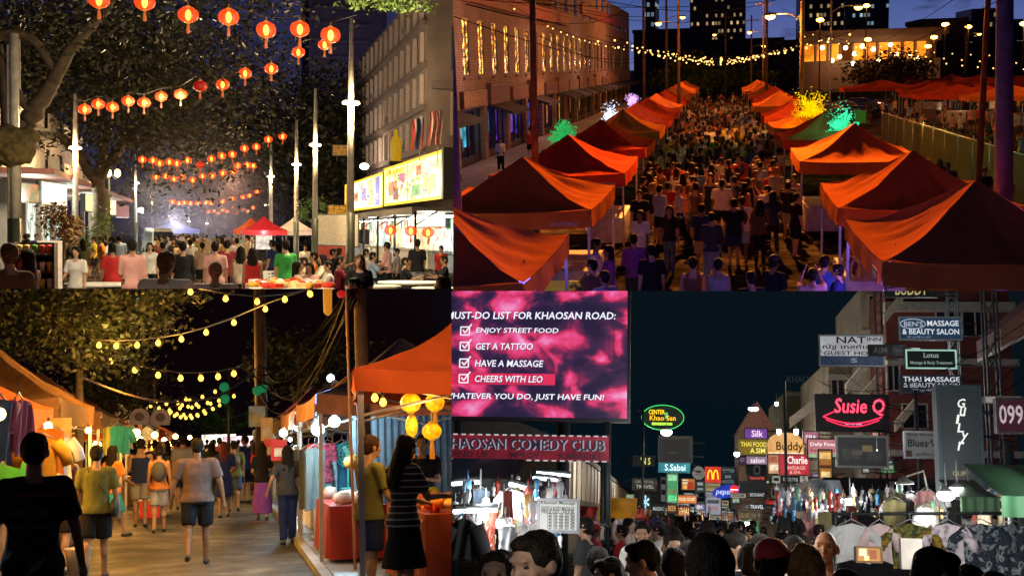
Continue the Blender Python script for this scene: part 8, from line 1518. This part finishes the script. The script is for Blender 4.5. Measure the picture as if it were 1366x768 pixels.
# slanting pale parapets of the stepped building
for i, (xa, ya, xb, yb) in enumerate(((1180, 432, 1205, 402), (1130, 525, 1165, 484), (1148, 540, 1172, 512), (1055, 570, 1100, 535), (1196, 575, 1222, 545))):
 A = Q4.at(xa, ya, 48); B = Q4.at(xb, yb, 48); d_ = B-A; m = MB(); m.add([(0, 0, 0), d_, d_ + Vector((0, 0, .42)), (0, 0, .42), (0, .5, 0), d_ + Vector((0, .5, 0)), d_ + Vector((0, .5, .42)), (0, .5, .42)], [(0, 1, 2, 3), (4, 7, 6, 5), (0, 4, 5, 1), (3, 2, 6, 7), (0, 3, 7, 4), (1, 5, 6, 2)]); solo('stair_parapet', m, cm('#c8b8a0', .7), '%s slanting pale stair parapet on the right facades' % ['topmost', 'middle', 'third', 'lowest left', 'lowest right'][i], 'parapet', A, 0, 'slanting stair parapets')
t = thing('brick_balcony', 'slanted brick overhang at the top right corner', 'balcony', Q4.at(1336, 462, 26)); k = 26/F; m = MB(); m.add([(0, 0, 0), (60*k, -1, 34*k), (60*k, -1, 78*k), (0, 0, 24*k), (0, 2, 0), (60*k, 2, 34*k), (60*k, 2, 78*k), (0, 2, 24*k)], [(0, 1, 2, 3), (4, 7, 6, 5), (0, 4, 5, 1), (3, 2, 6, 7), (0, 3, 7, 4), (1, 5, 6, 2)]); part('brickwork', m, brick_mat('balcony_brick', (.30, .13, .09), (.22, .09, .06), (.12, .10, .09), 'X', 2.2), t); m = MB(); m.add([(0, -.05, -.08), (60*k, -1.05, 34*k-.08), (60*k, -1.05, 34*k-.01), (0, -.05, -.01), (0, 2, -.08), (60*k, 2, 34*k-.08), (60*k, 2, 34*k-.01), (0, 2, -.01)], [(0, 1, 2, 3), (4, 7, 6, 5), (0, 4, 5, 1), (3, 2, 6, 7), (0, 3, 7, 4), (1, 5, 6, 2)]); part('soffit', m, whi, t)
def truss(px, y0, d, label, w=.16):
 p = Q4.xg(px, d); zt = Q4.at(px, y0, d).z; t = thing('lattice_mast', label, 'mast', p, 0, 'lattice masts holding the signs'); m = MB()
 for sx in (-1, 1): m.tube([(sx*w, 0, 0), (sx*w, 0, zt)], .025, 5); m.tube([(sx*w, .25, 0), (sx*w, .25, zt)], .025, 5)
 n = int(zt/.4)
 for i in range(n): z = i*.4; s_ = 1 if i % 2 else -1; m.tube([(-s_*w, 0, z), (s_*w, 0, z+.4)], .014, 4); m.tube([(s_*w, .25, z), (-s_*w, .25, z+.4)], .014, 4)
 part('lattice', m, cm('#3a4244', .5), t)
truss(1288, 375, 41, 'lattice mast right of the blue massage sign', .15); truss(1184, 375, 47, 'lattice mast behind the guest house sign', .12); truss(1343, 384, 25, 'lattice mast at the right edge above the telephone sign', .12)
for i, (px, y0, d, r_, lab) in enumerate(((1051, 508, 49, .06, 'tall thin pole in front of the orange arched sign'), (857, 545, 45, .045, 'thin pole beside the oval neon sign'), (803, 612, 28.5, .06, 'dark post at the right end of the comedy banner'), (745, 560, 28.8, .10, 'thick dark post below the middle of the screen'), (1232, 520, 33, .05, 'dark post under the massage signs'), (1362, 590, 16, .06, 'grey post at the right edge of the stalls'))):
 p = Q4.xg(px, d); zt = Q4.at(px, y0, d).z; m = MB(); m.tube([(0, 0, 0), (0, 0, zt)], r_, 8); m.lathe([(r_*2, 0), (r_*2, .05), (r_*1.2, .08)], n=10); solo('sign_pole', m, frame_d, lab, 'pole', p, 0, 'poles of the neon road')
# colonnade building on the left
def arcade():
 X = -4.6; t = thing('balcony_building', 'pale building with a long row of white lit balusters on the left', 'building', (X, 58, 0)); m = MB(); m.bx(-8, -.06, 0, 120, 0, 5.2); m.bx(-.06, .1, 0, 120, 2.4, 2.7); m.bx(-.06, .12, 0, 120, 5.0, 5.35); part('wall', m, mat('arcade_wall', (.12, .09, .06), .8), t); pm = mat('white_pillar', (.65, .60, .52), .7)
 r_ = MB(); r_.add([(.1, -.2, 5.36), (-4, -.2, 6.8), (-8, -.2, 5.36), (.1, 120, 5.36), (-4, 120, 6.8), (-8, 120, 5.36)], [(0, 1, 2), (3, 5, 4), (0, 3, 4, 1), (1, 4, 5, 2), (0, 2, 5, 3)]); part('roof', r_, mat('grey_roof', (.16, .15, .14), .7), t)
 k0 = None
 for i in range(30):
  if k0 is None: m = MB(); m.bx(-.05, .03, 0, 1.7, 2.71, 4.99); k0 = m.mesh('column', pm)
  part('column', k0, None, t, M=Matrix.Translation((0, i*4.0, 0)))
 m = MB(); m.bx(-.058, -.052, 0, 120, 2.8, 4.9); part('lit_windows', m, mat('arcade_glow', (.03, .02, .01), .6, emit=lin('#c88a48'), es=.25, var=.9, nscale=.7), t)
 for y in (70, 95, 120): light('POINT', (X+3.4, y-6, 5.0), 900, (1, .9, .75), .3)  # added lights in mid-air that brighten the colonnade
arcade()
# awnings and umbrellas of the stalls
def awning(x0, y0, x1, y1, d, dep, drop, c, label, seed=0, group='stall awnings', es=0):
 A = Q4.at(x0, y0, d); B = Q4.at(x1, y1, d); m = MB();
 m.grid(lambda u, v: A*0 + Vector(((B.x-A.x)*u, dep*(v-1), (B.z-A.z)*u*0 + (B.z-A.z)*(v) - .06*math.sin(u*9+seed)*math.sin(math.pi*v))), 14, 8)
 m.grid(lambda u, v: Vector(((B.x-A.x)*u, -dep-.02*math.sin(u*25), -.22*v)), 24, 2)
 return solo('stall_awning', m, mat('awning_'+c, lin(c), .7, emit=lin(c) if es else None, es=es, var=.25, nscale=2), label, 'awning', A, 0, group)
awning(800, 690, 850, 664, 46, 1.6, .5, '#e8a010', 'bright yellow awning over the left stalls'); awning(770, 690, 797, 675, 44, 1.4, .4, '#a81c18', 'red awning left of the yellow one'); awning(848, 690, 866, 678, 44, 1.4, .4, '#c84818', 'orange awning end right of the yellow one')
awning(1286, 664, 1380, 620, 15, 1.6, .6, '#3c6a48', 'pale green tarpaulin canopy at the right edge'); awning(1252, 664, 1300, 640, 17, 1.2, .5, '#587c5c', 'smaller green tarpaulin left of the pale green canopy'); awning(1160, 684, 1225, 655, 26, 1.4, .4, '#0c4028', 'dark green awning behind the dish lamp'); awning(604, 640, 700, 612, 16, 1.0, .4, '#182420', 'black awning above the left stall lamps'); awning(985, 706, 1010, 694, 48, 1.2, .4, '#60c080', 'mint green awning of the lit entrance'); awning(1080, 668, 1120, 640, 30, 1.2, .3, '#2c3030', 'dark grey awning beside the amber pillar sign')
light('POINT', Q4.at(828, 684, 43), 30, (1, .9, .7), .3)
# lamps
wl = em('#ffffff', 16, .02)
def lamp4(px, py, d, rx, rz_, label, e, col=(1, .97, .9), m=None, group='white lamps of the stalls', name='stall_lamp'):
 t = thing(name, label, 'lamp', Q4.at(px, py, d), 0, group); mm = MB(); mm.sph((0, 0, 0), (rx, rx*.6, rz_), 14); part('lamp_glass', mm, m or wl, t); mm = MB(); mm.lathe([(rx*.9, rz_*.5), (rx*.5, rz_*1.1), (rx*.1, rz_*1.5)], n=12); mm.tube([(0, 0, rz_*1.4), (0, 0, rz_*1.4+.3)], .012, 5); part('shade', mm, frame_w, t)
 if e: light('POINT', Q4.at(px, py, d) + Vector((0, -.1, -rz_-.1)), e, col, .1)
 return t
for px, py, d, rx, rz_, e, lab in ((1262, 660, 16, .115, .075, 55, 'large oval white lamp over the hanging shirts, left one'), (1277, 654, 16.4, .14, .07, 45, 'large oval white lamp over the hanging shirts, middle one'), (1292, 655, 16.8, .09, .05, 0, 'large oval white lamp over the hanging shirts, right one'), (1134, 668, 22, .17, .07, 60, 'flat white lamp beside the dark green awning'), (640, 671, 13, .05, .05, 14, 'small round white lamp high in the left stalls'), (671, 698, 12.4, .075, .075, 30, 'bright round white lamp in the left stalls'), (711, 687, 14, .055, .055, 18, 'round white lamp left of the price board'), (682, 673, 15, .05, .05, 8, 'small white lamp above the bright round lamp'), (1005, 545, 62, .26, .12, 160, 'white street lamp over the gabled roof'), (889, 576, 47, .22, .15, 50, 'white lamp under the oval neon sign'), (983, 605, 56, .13, .13, 12, 'small bright lamp left of the yellow sign'), (1039, 575, 53, .1, .16, 10, 'spot lamp on top of the orange arch, left'), (1062, 575, 53, .1, .16, 10, 'spot lamp on top of the orange arch, right'), (1000, 698, 44, .22, .1, 30, 'white light of the mint green entrance'), (1036, 538, 60, .09, .12, 6, 'small lamp at the roof edge of the olive house'), (1170, 600, 28, .01, .01, 0, 'pin light beside the picture board')):
 lamp4(px, py, d, rx, rz_, lab, e)
t = thing('dish_lamp', 'grey dish lamp on a white arm in the middle of the right stalls', 'lamp', Q4.at(1207, 645, 19)); m = MB(); m.lathe([(.145, 0), (.14, .03), (.06, .07), (.03, .12)], n=18); part('dish', m, cm('#70746c', .3), t); m = MB(); m.lathe([(.10, -.005), (.01, -.012)], n=16); part('lamp_glass', m, em('#fff0e0', 1.2), t); m = MB(); m.tube([(0, 0, .1), (.28, 0, .2), (.30, 0, .1), (.36, 0, -.35)], .014, 6); part('arm', m, cm('#c8c8b8', .4), t)
def tube4(xa, ya, xb, yb, d, label, es=7, r_=.022):
 A = Q4.at(xa, ya, d); B = Q4.at(xb, yb, d+.6); m = MB(); m.tube([(0, 0, 0), B-A], r_, 7); t = thing('tube_lamp', label, 'lamp', A, 0, 'fluorescent tubes of the left stalls'); part('tube', m, em('#e8f4ff', es, .02), t); m = MB(); m.tube([(0, 0, r_*2.2), B-A+Vector((0, 0, r_*2.2))], r_*1.2, 6); part('fitting', m, frame_d, t); light('POINT', A.lerp(B, .5) + Vector((0, 0, -.1)), 9, (.85, .95, 1), .2)
for i, a in enumerate(((604, 645, 640, 643, 14), (712, 637, 742, 640, 17), (680, 645, 735, 660, 13.5), (685, 669, 730, 662, 15), (606, 682, 662, 680, 12), (716, 630, 760, 634, 20), (1100, 676, 1150, 668, 26))): tube4(*a, '%s fluorescent tube among the stalls' % ['upper left', 'middle right hand', 'long slanting', 'short slanting', 'long low left', 'topmost', 'lone right hand'][i])
light('POINT', Q4.at(1000, 660, 10), 26, (1, .95, .85), .4); light('POINT', Q4.at(880, 560, 26), 150, (.9, .95, 1), .6); light('POINT', Q4.at(1150, 560, 30), 220, (.95, .95, 1), .6); light('POINT', Q4.at(1240, 470, 40), 260, (.9, .95, 1), .6); light('POINT', Q4.at(1010, 600, 44), 200, (1, .9, .8), .6); light('POINT', Q4.at(1090, 480, 50), 160, (1, .9, .7), .6)  # added fills without fixtures, for facades, signs and crowd
# racks of goods and garments
camo = blotch_mat('camo_print', ['#302c10', '#8a6a18', '#1c2810', '#6a6a30', '#201c10'], 9, 0); flo = blotch_mat('spotted_print', ['#3a3038', '#b8a8b0', '#c8b8c0', '#605058'], 8, 0); nav = blotch_mat('navy_print', ['#0c141c', '#182838', '#0c1018', '#7a8088', '#101820'], 10, 0)
for mm_ in (camo, flo, nav):
 nt = mm_.node_tree; b = nt.nodes['Principled BSDF']; l = b.inputs['Emission Color'].links[0]; s_ = l.from_socket; nt.links.remove(l); nt.links.new(s_, b.inputs['Base Color']); b.inputs['Emission Strength'].default_value = 0; b.inputs['Roughness'].default_value = .9
p0 = Q4.at(1112, 685, 15); p1 = Q4.at(1400, 684, 15); m = MB(); m.tube([(0, 0, 0), p1-p0], .02, 8); m.tube([(0, 0, 0), (0, 0, -p0.z)], .025, 8); m.tube([(p1-p0)*.55, (p1-p0)*.55 - Vector((0, 0, p0.z))], .025, 8); solo('clothes_rail', m, frame_d, 'long black clothes rail across the right stalls', 'rail', p0)
for i, (px, c, pat, lab, w_, h_) in enumerate(((1136, '#b8b8b8', None, 'white long sleeved top, first on the black rail', .40, .42), (1173, '#c0a8a8', None, 'pale pinkish top, second on the black rail', .28, .42), (1214, '#888', camo, 'brown and yellow camouflage shirt on the rail', .42, .48), (1264, '#888', flo, 'pale shirt with dark spots on the rail', .36, .50), (1308, '#888', nav, 'dark navy printed shirt on the rail', .44, .56), (1350, '#888', nav, 'dark patterned shirt at the right edge of the rail', .40, .58))):
 garment('hanging_shirt', lab, Q4.at(px, 686, 14.9) + Vector((0, -.02, -.10)), 0, c, w_, h_, True, 'shirts on the black rail', pat)
protos = {}
cc = {'white': '#c8c8c8', 'cream': '#c0b098', 'grey': '#707478', 'black': '#141416', 'pink': '#c89090', 'rust': '#904838', 'khaki': '#807850', 'blue grey': '#485868'}
LMK = [(610, 'at the left picture edge'), (640, 'near the small high lamp'), (671, 'near the bright round lamp'), (711, 'left of the price board'), (745, 'behind the price board'), (800, 'by the yellow awning'), (857, 'under the oval neon'), (905, 'under the tall green sign'), (950, 'under the letter M sign'), (1000, 'by the mint awning'), (1050, 'behind the tall thin pole'), (1092, 'by the amber pillar sign'), (1134, 'by the flat white lamp'), (1170, 'over the pinkish top'), (1207, 'by the dish lamp'), (1262, 'by the oval lamps'), (1310, 'under the green tarpaulin'), (1350, 'at the right picture edge')]
def near_what(px, py): return '%s%s' % ('high ' if py < 664 else 'low ' if py > 684 else '', min(LMK, key=lambda a: abs(a[0]-px))[1])
def hang(px, py, d, where, grp, sc=1.):
 c = rng.choice(list(cc)); key = (c,); p = Q4.at(px, py, d); lab = '%s garment hanging %s' % (c, near_what(px, py))
 if key in protos: dup(protos[key], p, R(rng.uniform(-70, 70)), lab, grp, sc)
 else: protos[key] = garment('hanging_shirt', lab, p, R(rng.uniform(-60, 60)), cc[c], .36, .5, c in ('white', 'black'), grp, None, sc)
for i in range(84): px = 1180 + 186*rng.random(); hang(px, rng.choice((656, 664, 670, 676)) + rng.uniform(-3, 3), rng.uniform(17, 24), 'high behind the black rail', 'garments behind the rail', rng.uniform(.6, .95))
for i in range(44): px = 1045 + 100*rng.random(); hang(px, rng.choice((668, 680, 692)) + rng.uniform(-3, 3), rng.uniform(24, 34), 'in the stalls left of the rail', 'garments left of the rail', rng.uniform(.6, .95))
for i in range(22): px = 608 + 105*rng.random(); hang(px, rng.choice((652, 678, 700)) + rng.uniform(-3, 3), rng.uniform(12, 16), 'in the left stalls under the screen', 'garments of the left stalls', rng.uniform(.4, .6))
for i in range(14): px = 778 + 70*rng.random(); hang(px, rng.choice((694, 700)) + rng.uniform(-2, 2), rng.uniform(22, 32), 'below the yellow awning', 'garments below the awning', rng.uniform(.5, .8))
garment('hanging_coat', 'big black coat hanging at the far left of the stalls', Q4.at(618, 690, 9.5), 0, '#0c0c10', .2, .3, True)
bx_ = {}
def trinket(px, py, d, where):
 c = rng.choice(['#c8c8cc', '#808890', '#d8b070', '#a83828', '#3878a0', '#e0e0e0', '#202428', '#70a080']); p = Q4.at(px, py, d); nm = {'#c8c8cc': 'silver', '#808890': 'grey', '#d8b070': 'gold', '#a83828': 'red', '#3878a0': 'blue', '#e0e0e0': 'white', '#202428': 'black', '#70a080': 'green'}[c]
 if c in bx_: dup(bx_[c], p, rng.random()*3, '%s trinket hanging %s' % (nm, near_what(px, py)), 'trinkets ' + where, rng.uniform(.6, 1.5))
 else: m = MB(); m.lathe([(.01, .06), (.03, .05), (.035, 0), (.02, -.04), (.03, -.09), (.005, -.12)], n=7); m.tube([(0, 0, .05), (0, 0, .13)], .004, 3); bx_[c] = solo('trinket', m, cm(c, .35), '%s trinket hanging %s' % (nm, near_what(px, py)), 'trinket', p, 0, 'trinkets ' + where)
for i in range(120): trinket(605 + 150*rng.random(), rng.uniform(640, 720), rng.uniform(12, 18), 'in the left stalls')
for i in range(190): trinket(1035 + 320*rng.random()**1.2, rng.uniform(652, 684), rng.uniform(17, 30), 'in the right stalls')
for i in range(60): trinket(840 + 190*rng.random(), rng.uniform(676, 700), rng.uniform(36, 60), 'far down the road')
sign(1144, 730, 1174, 748, 13, '#e8a040', .8, 'glowing amber display case behind the bald man', [], '#604020', arm=1, marks=[(.1, .1, .4, .6, '#fff0c0', 1.4), (.5, .2, .8, .8, '#c05818', .8), (.3, .6, .5, .9, '#ffd890', 1.3)], cat='display case', name='display_case'); light('POINT', Q4.at(1150, 735, 11), 14, (1, .6, .25), .2)  # glowing panel and its light stand in for amber-lit goods
solo('paper_bag', MB().box((0, 0, 0), (.22, .12, .32)), cm('#b8b0a8'), 'pale paper bag standing under the camouflage shirt', 'bag', Q4.at(1215, 738, 13.5)); sign(676, 738, 702, 768, 7.5, '#a82030', .5, 'red lit box low between the two near heads', [('SALE', .1, .3, .9, .6, '#ffd0d0', .9)], arm=1)
for i in range(10):
 A = Q4.at(1040 + rng.uniform(0, 150), 400 + rng.uniform(0, 240), 45); B = Q4.at(1366, 420 + rng.uniform(0, 240), 22); m = MB(); m.tube(sag((0, 0, 0), B-A, rng.uniform(.3, 1), 10), .009, 4); solo('overhead_cable', m, mat('cable_black', (.008, .008, .01), 1., spec=0.), '%s sagging cable between the right hand signs' % ORD[i].replace('nearest', 'first'), 'cable', A, 0, 'cables between the right hand signs')
# --- people
for nm, kw in (('n_man', dict(hair='short', face=True, nod=18)), ('n_woman', dict(fem=True, hair='long', face=True)), ('n_bald', dict(hair='bald', top='tank', face=True)), ('n_cap', dict(hair='cap', face=True)), ('n_back', dict(hair='thick')), ('n_ponytail', dict(fem=True, hair='long', top='tank'))): proto_split(nm, .0105, legL=(4, 2), legR=(-4, 4), bottom='trousers' if nm != 'n_woman' else 'tights', **kw)
pg4 = 'people crowding the neon road'
def q4p(key, px, hy, d, top_c, label, rz=0, hair=None, skin=None, H0=1.755, bag=None):
 p = Q4.xg(px, d); z = Q4.at(px, hy, d).z; c = dict(shirt=CN[top_c], skin=skin or rng.choice(SKN[:3]))
 if hair: c['hair'] = hair
 if bag: c['bag'] = CN[bag]
 return person(key, p, R(rz), label, pg4, z/H0, c)
for a in [('n_woman', 652, 728, 5.7, 'black', 'long haired woman facing the camera at the bottom left corner of the neon road', 170, (.03, .02, .015), (.42, .26, .18)), ('n_man', 718, 697, 5.0, 'grey', 'short haired man looking down at the left of the neon road', 140, (.02, .015, .01), (.45, .27, .18)), ('n_back', 796, 727, 9, 'black', 'dark haired head beside the receding man', 0), ('n_man', 821, 737, 8.3, 'black', 'man with receding hair looking left', 100, (.03, .02, .02)), ('n_man', 857, 691, 14, 'white', 'man in an open pale shirt facing the camera', 175), ('n_man', 869, 714, 7.6, 'grey', 'man in a grey tee turned left at the lower middle', 80), ('n_man', 905, 705, 12, 'black', 'man with a lit face in the middle of the crowd', 165), ('n_back', 899, 728, 8, 'black', 'dark haired head left of the big near head', 20), ('n_back', 922, 719, 9, 'maroon', 'dark haired person just left of the big near head', -20), ('n_back', 952, 708, 4.7, 'brown', 'big near head with short dark hair seen from behind', 0), ('n_back', 945, 693, 14, 'black', 'tall dark head beyond the big near head', 0), ('n_man', 991, 704, 10.5, 'white', 'man with a lit cheek right of the big near head', 110), ('n_back', 1019, 710, 10, 'black', 'dark head left of the red cap', 0), ('n_back', 1007, 722, 8, 'olive', 'dark head with a patterned backpack shirt', 0), ('n_cap', 1036, 713, 6.6, 'maroon', 'man in a red cap and dark red shirt seen from behind', 0, None, None, 1.77, 'red'), ('pack', 1064, 706, 10, 'white', 'person in a white tee with backpack straps', 0), ('n_ponytail', 1083, 720, 6.6, 'black', 'blond long haired woman seen from behind', 20, (.28, .15, .06)), ('n_bald', 1110, 703, 9, 'black', 'bald man in a black tank top facing the camera lit orange', 165, None, (.45, .22, .11)), ('n_man', 1254, 721, 5.6, 'black', 'short haired man in profile at the lower right', -70, (.02, .015, .01)), ('n_back', 1142, 757, 6, 'black', 'dark head at the lower edge by the bald man', 0), ('n_back', 1314, 751, 6.4, 'black', 'dark head at the lower edge under the navy shirt', 0), ('n_back', 1350, 760, 6.2, 'charcoal', 'low dark head at the lower right corner', 0)]:
 q4p(*a)
done = []
for i in range(46):
 px = rng.uniform(765, 1100); d = 13 + 34*rng.random()**1.3; p = Q4.xg(px, d)
 if any((p.x-a)**2 + (p.y-b_)**2 < .35 for a, b_ in done) or p.x < -2.2*1 and d > 30: continue
 done.append((p.x, p.y)); c = rng.choice(['black', 'black', 'white', 'grey', 'navy', 'red', 'cream', 'olive', 'charcoal']); k = rng.choice(['stand', 'fem', 'trous', 'pack', 'capman', 'femshorts'])
 person(k, p, R(rng.choice((0, 180, 90, -90)) + rng.uniform(-20, 20)), '%s in %s top, neon road crowd, %s, %s' % (KN[k], c, 'near' if d < 20 else 'midway' if d < 32 else 'far', 'left' if px < 870 else 'centre' if px < 960 else 'right of centre' if px < 1030 else 'right'), pg4, rng.uniform(.95, 1.06), dict(shirt=CN[c], skin=rng.choice(SKN), bag=CN[rng.choice(['black', 'red', 'navy'])]))
light('POINT', Q4.at(640, 690, 4.2), 11, (1, .93, .85), .2); light('POINT', Q4.at(760, 650, 9), 34, (.95, .97, 1), .3); light('POINT', Q4.at(930, 640, 9), 40, (1, .93, .85), .4); light('POINT', Q4.at(1090, 690, 7.2), 16, (1, .55, .25), .2); light('POINT', Q4.at(1220, 640, 11), 190, (1, .96, .9), .4); light('POINT', Q4.at(1330, 640, 12.5), 130, (.95, 1, .95), .4)  # added front fills with no fixture, for near faces and rail shirts
for px, py, d, e in ((1080, 672, 26, 70), (1150, 660, 20, 70), (1220, 652, 21, 80), (1330, 650, 19, 70), (660, 660, 12.5, 26), (700, 690, 11, 22), (820, 690, 30, 60), (900, 690, 50, 110), (950, 680, 60, 130), (1020, 690, 40, 80)): light('POINT', Q4.at(px, py, d), e, (.97, .98, 1), .12)  # more added fills among the stalls and down the road
# ------------------------------------------------------------ each street ends where its neighbour begins: trim there
def trim():
 from collections import defaultdict
 dead = set()
 for o in list(OBJ_SET):
  if o.type != 'MESH': continue
  st = OBJ_SET[o]; Mw = WM[o]; me = o.data
  if not len(me.vertices): dead.add(o); continue
  bb = [Mw @ Vector(c) for c in bbox(me)]
  cut = []
  for n in st.planes:
   d = [n.dot(p - CAM) for p in bb]
   if min(d) >= 0: dead.add(o); cut = None; break
   if max(d) > 0: cut.append(n)
  if cut is None or not cut: continue
  nm = me.copy(); bm = bmesh.new(); bm.from_mesh(nm); Mi = Mw.inverted()
  for n in cut:
   co = Mi @ CAM; no = (Mw.to_3x3().transposed() @ n).normalized()
   bmesh.ops.bisect_plane(bm, geom=bm.verts[:] + bm.edges[:] + bm.faces[:], plane_co=co, plane_no=no, clear_outer=True, clear_inner=False)
  if len(bm.faces) == 0: dead.add(o)
  bm.to_mesh(nm); bm.free(); o.data = nm
 # whatever wholly left its street goes, with things that kept no part
 kids = defaultdict(list)
 for o in OBJ_SET:
  if o.parent: kids[o.parent].append(o)
 def alive(o):
  a = [alive(k) for k in kids[o]]
  if o in dead and not any(a): return False
  if o.type == 'EMPTY' and not any(a): dead.add(o); return False
  return True
 for o in [o for o in OBJ_SET if o.parent is None]:
  if not alive(o): dead.add(o)
 for o in dead:
  for k in kids[o]:
   if k not in dead:
    mw = WM[k]; k.parent = None; k.matrix_world = mw
    if 'label' not in k and 'label' in o: k['label'] = o['label']
    for q in ('category', 'group', 'kind'):
     if q in o: k[q] = o[q]
 for o in dead: bpy.data.objects.remove(o, do_unlink=True)
BB = {}
def bbox(me):
 if me.name not in BB:
  xs, ys, zs = zip(*[v.co for v in me.vertices])
  BB[me.name] = [(x, y, z) for x in (min(xs), max(xs)) for y in (min(ys), max(ys)) for z in (min(zs), max(zs))]
 return BB[me.name]
trim()
# every lamp and added fill shines in its own street only
COLS = {}
for o, st in OBJ_SET.items():
 try: o.name
 except ReferenceError: continue
 if st not in COLS: COLS[st] = bpy.data.collections.new('street_%d' % (len(COLS)+1)); COL.children.link(COLS[st])
 COLS[st].objects.link(o); COL.objects.unlink(o)
for l, st in LIGHTS:
 if st in COLS: l.light_linking.receiver_collection = COLS[st]
bpy.data.scenes.remove(TMP)
